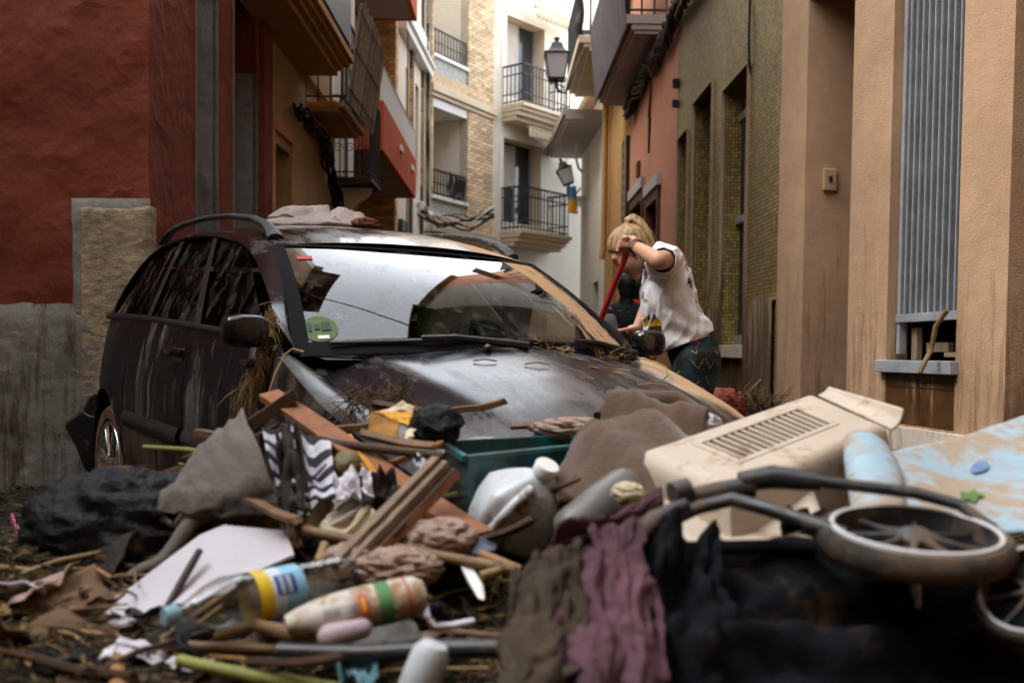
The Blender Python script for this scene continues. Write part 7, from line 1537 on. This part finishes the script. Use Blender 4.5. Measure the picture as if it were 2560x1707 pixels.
# ---- tangle of loose sticks and scraps
rp_ = random.Random(5)
for i, (x0, y0, x1, y1, D, w2, m, lab) in enumerate(((560, 1120, 700, 1062, 2.42, .03, w_dark, 'splintered dark lath behind the felt cone'), (900, 1085, 1090, 1118, 2.3, .022, w_mid, 'thin lath under the yellow folder'), (930, 1010, 1120, 1030, 2.62, .02, w_dark, 'wet lath lying along the hood edge'), (985, 1160, 1105, 1105, 2.25, .026, w_ter, 'short terracotta offcut by the teal box'), (620, 1250, 745, 1300, 2.05, .022, w_mid, 'brown lath sticking out below the felt cone'), (1180, 1360, 1330, 1300, 2.0, .018, w_dark, 'dark lath beside the jug'), (240, 1395, 420, 1440, 2.05, .02, w_dark, 'dark lath below the bin bag'), (20, 1390, 200, 1410, 2.4, .03, w_mid, 'brown board half sunk in mud near the pink cloth'), (760, 1180, 900, 1150, 2.28, .018, w_mid, 'lath wedged behind the striped cloth'), (1280, 1068, 1470, 1050, 2.66, .02, w_mid, 'pale lath lying behind the teal box'), (60, 1640, 330, 1690, 1.62, .024, w_dark, 'sodden board in the near litter'), (620, 1660, 860, 1640, 1.56, .02, w_dark, 'dark lath under the hose'), (300, 1560, 200, 1470, 1.95, .018, w_mid, 'lath beside the white board'))):
    plank(lab, at(x0, y0, D), at(x1, y1, D-rp_.uniform(-.05, .12)), w2, .012, m, twist=rp_.uniform(-.6, .6))
rs_ = random.Random(21); mats_ = [c_brn, c_yel, c_blk, w_dark, w_mid, c_brn, c_org, w_dark, c_grn]
for i in range(250):
    if i < 100: px, py = rs_.uniform(480, 1500), rs_.uniform(1040, 1300)
    elif i < 180: px, py = rs_.uniform(-20, 1250), rs_.uniform(1420, 1700)
    else: px, py = rs_.uniform(0, 620), rs_.uniform(1270, 1500)
    p = hp(px, py, rs_.uniform(.01, .11) if i < 100 else .012); a = rs_.gauss(0, .8) if rs_.random() < .7 else rs_.uniform(0, 3.1); L = rs_.uniform(.06, .30); d = V((math.cos(a), math.sin(a), rs_.gauss(.06, .16))); q = p+d*L
    q.z = max(q.z, H(q.x, q.y)+.008); cl = CARI @ q
    if cl.x > -1.9 and cl.x < 1.95 and abs(cl.y) < .8: q = p+V((d.x, -abs(d.y), d.z))*L*.6; q.z = max(q.z, H(q.x, q.y)+.008)
    m = p.lerp(q, .5)+V((rs_.gauss(0, .01), rs_.gauss(0, .01), .006)); mb = MB(); r0 = rs_.uniform(.0022, .0065); mb.tube([p, p.lerp(m, .6), m, q], [r0, r0*1.1, r0, r0*.7], 7, flat=rs_.choice((1, 1, .5)))
    lb_ = ('brown', 'straw yellow', 'blackened', 'dark wet wooden', 'pale brown wooden', 'brown', 'orange', 'dark wet wooden', 'green')[i % 9]; solo('stick', mb, mats_[i % 9], lb_+' broken stick tangled in the flood rubble', 'stick', lb_+' sticks tangled in the rubble', smooth=True)
scm = [m_drk, m_bag, m_crd, m_cbe, m_drk, mk('navy scrap', (.02, .03, .06), .8, .3, 6, .4), m_lil, m_crd, mk('grey scrap', (.12, .115, .11), .8, .3, 6, .4), m_drk]
for i in range(90):
    px, py = (rs_.uniform(520, 1420), rs_.uniform(1050, 1330)) if i < 48 else (rs_.uniform(0, 1240), rs_.uniform(1330, 1660))
    p = hp(px, py, .02); a = rs_.uniform(0, 6.28); L = rs_.uniform(.025, .075); u = V((math.cos(a), math.sin(a), rs_.gauss(0, .3)))*L; v = V((-math.sin(a), math.cos(a), rs_.gauss(.2, .4)))*L*rs_.uniform(.5, 1)
    mb = MB(); mb.grid(patch([p-u-v, p+u-v, p+u+v, p-u+v], 16, 16, amp=.016, fr=6, fold=.004, ff=rs_.uniform(4, 9), seed=i*1.7), 16, 16); lb_ = ('dark sodden cloth', 'black plastic', 'brown cardboard', 'pink-beige cloth', 'dark sodden cloth', 'navy cloth', 'white paper', 'brown cardboard', 'grey cloth', 'dark sodden cloth')[i % 10]; solo('scrap', mb, scm[i % 10], 'crumpled scrap of '+lb_+' wedged in the rubble', 'scrap', lb_+' scraps in the rubble', smooth=True, angle=0, solid=.003)
# ---- litter that nobody could count
def litter(name, label, n, box, lmin, lmax, r, mats, leaf=.25):
    bms = [MB() for _ in mats]
    for k in range(n):
        for _ in range(20):
            y = random.uniform(box[2], box[3]); x = random.uniform(box[0], box[1])*(.35+.65*y/box[3] if box[4] else 1)
            cl = CARI @ V((x, y, .5))
            if not (abs(cl.y) < .8 and -1.9 < cl.x < 1.9): break
        z = H(x, y); b = bms[k % len(mats)]; a = random.uniform(0, 6.28); L = random.uniform(lmin, lmax); d = V((math.cos(a), math.sin(a), random.gauss(.05, .22))).normalized(); p = V((x, y, z+random.uniform(-.004, .02)))
        if random.random() < leaf:
            s_ = d.cross(V((random.gauss(0, .4), random.gauss(0, .4), 1))).normalized()*L*random.uniform(.12, .3); b._add([p, p+d*L*.5+s_, p+d*L, p+d*L*.5-s_+V((0, 0, L*.08))], [(0,1,2), (0,2,3)])
        else:
            rr = r*random.uniform(.5, 1.5); b.tube([p, p+d*L*.55+V((random.gauss(0, .1), random.gauss(0, .1), random.gauss(0, .05)))*L, p+d*L], [rr, rr, rr*.6], 4)
    for b, m, lab in zip(bms, mats, label):
        o = solo(name, b, m, lab, 'litter'); o['kind'] = 'stuff'
m_l1 = mk('litter straw', (.15, .09, .033), .8, .5, 20, .1); m_l2 = mk('litter dark', (.022, .015, .009), .85, .5, 20, .1); m_l3 = mk('litter green', (.06, .062, .02), .8, .5, 20, .1); m_l4 = mk('litter brown', (.055, .031, .015), .85, .5, 20, .1)
litter('plant_litter', ['pale straw strewn over the rubble', 'dark wet stalks strewn over the rubble', 'greenish leaf scraps strewn over the rubble', 'brown stalks strewn over the rubble', 'blackened twigs strewn over the rubble', 'short brown husks strewn over the rubble'], 26000, (-1.5, 1.3, 1.1, 2.75, 1), .012, .085, .0019, [m_l1, m_l2, m_l3, m_l4, m_l2, m_l4], leaf=.05)
litter('plant_litter', ['straw by the corner house wall', 'dark stalks by the corner house wall', 'green blades by the corner house wall'], 5000, (-3.2, -1.0, 2.5, 6.25, 0), .02, .11, .0024, [m_l4, m_l2, m_l3], leaf=.06)
litter('plant_litter', ['straw along the street beyond the car', 'dark stalks along the street beyond the car'], 1500, (-.2, 2.1, 4.6, 7.4, 0), .03, .16, .003, [m_l4, m_l2])

litter('plant_litter', ['straw strewn by the pram and the peach house', 'dark stalks strewn by the pram and the peach house', 'brown stalks strewn by the pram and the peach house'], 6000, (1.2, 3.0, 1.1, 5.2, 0), .02, .11, .0024, [m_l1, m_l2, m_l4], leaf=.06)
for i in range(26):
    x, y = rs_.uniform(1.3, 2.6), rs_.uniform(1.6, 4.6); p = V((x, y, H(x, y)+.01)); a = rs_.uniform(0, 6.28); q = p+V((math.cos(a), math.sin(a), 0))*rs_.uniform(.1, .4); q.z = H(q.x, q.y)+.012; cl = CARI @ p
    if abs(cl.y) < .9: continue
    mb = MB(); r0 = rs_.uniform(.004, .009); mb.tube([p, p.lerp(q, .5)+V((0, 0, .01)), q], [r0, r0, r0*.7], 7); solo('stick', mb, mats_[i % 9], 'stray stick lying in the mud by the peach house', 'stick', 'stray sticks by the peach house', smooth=True)
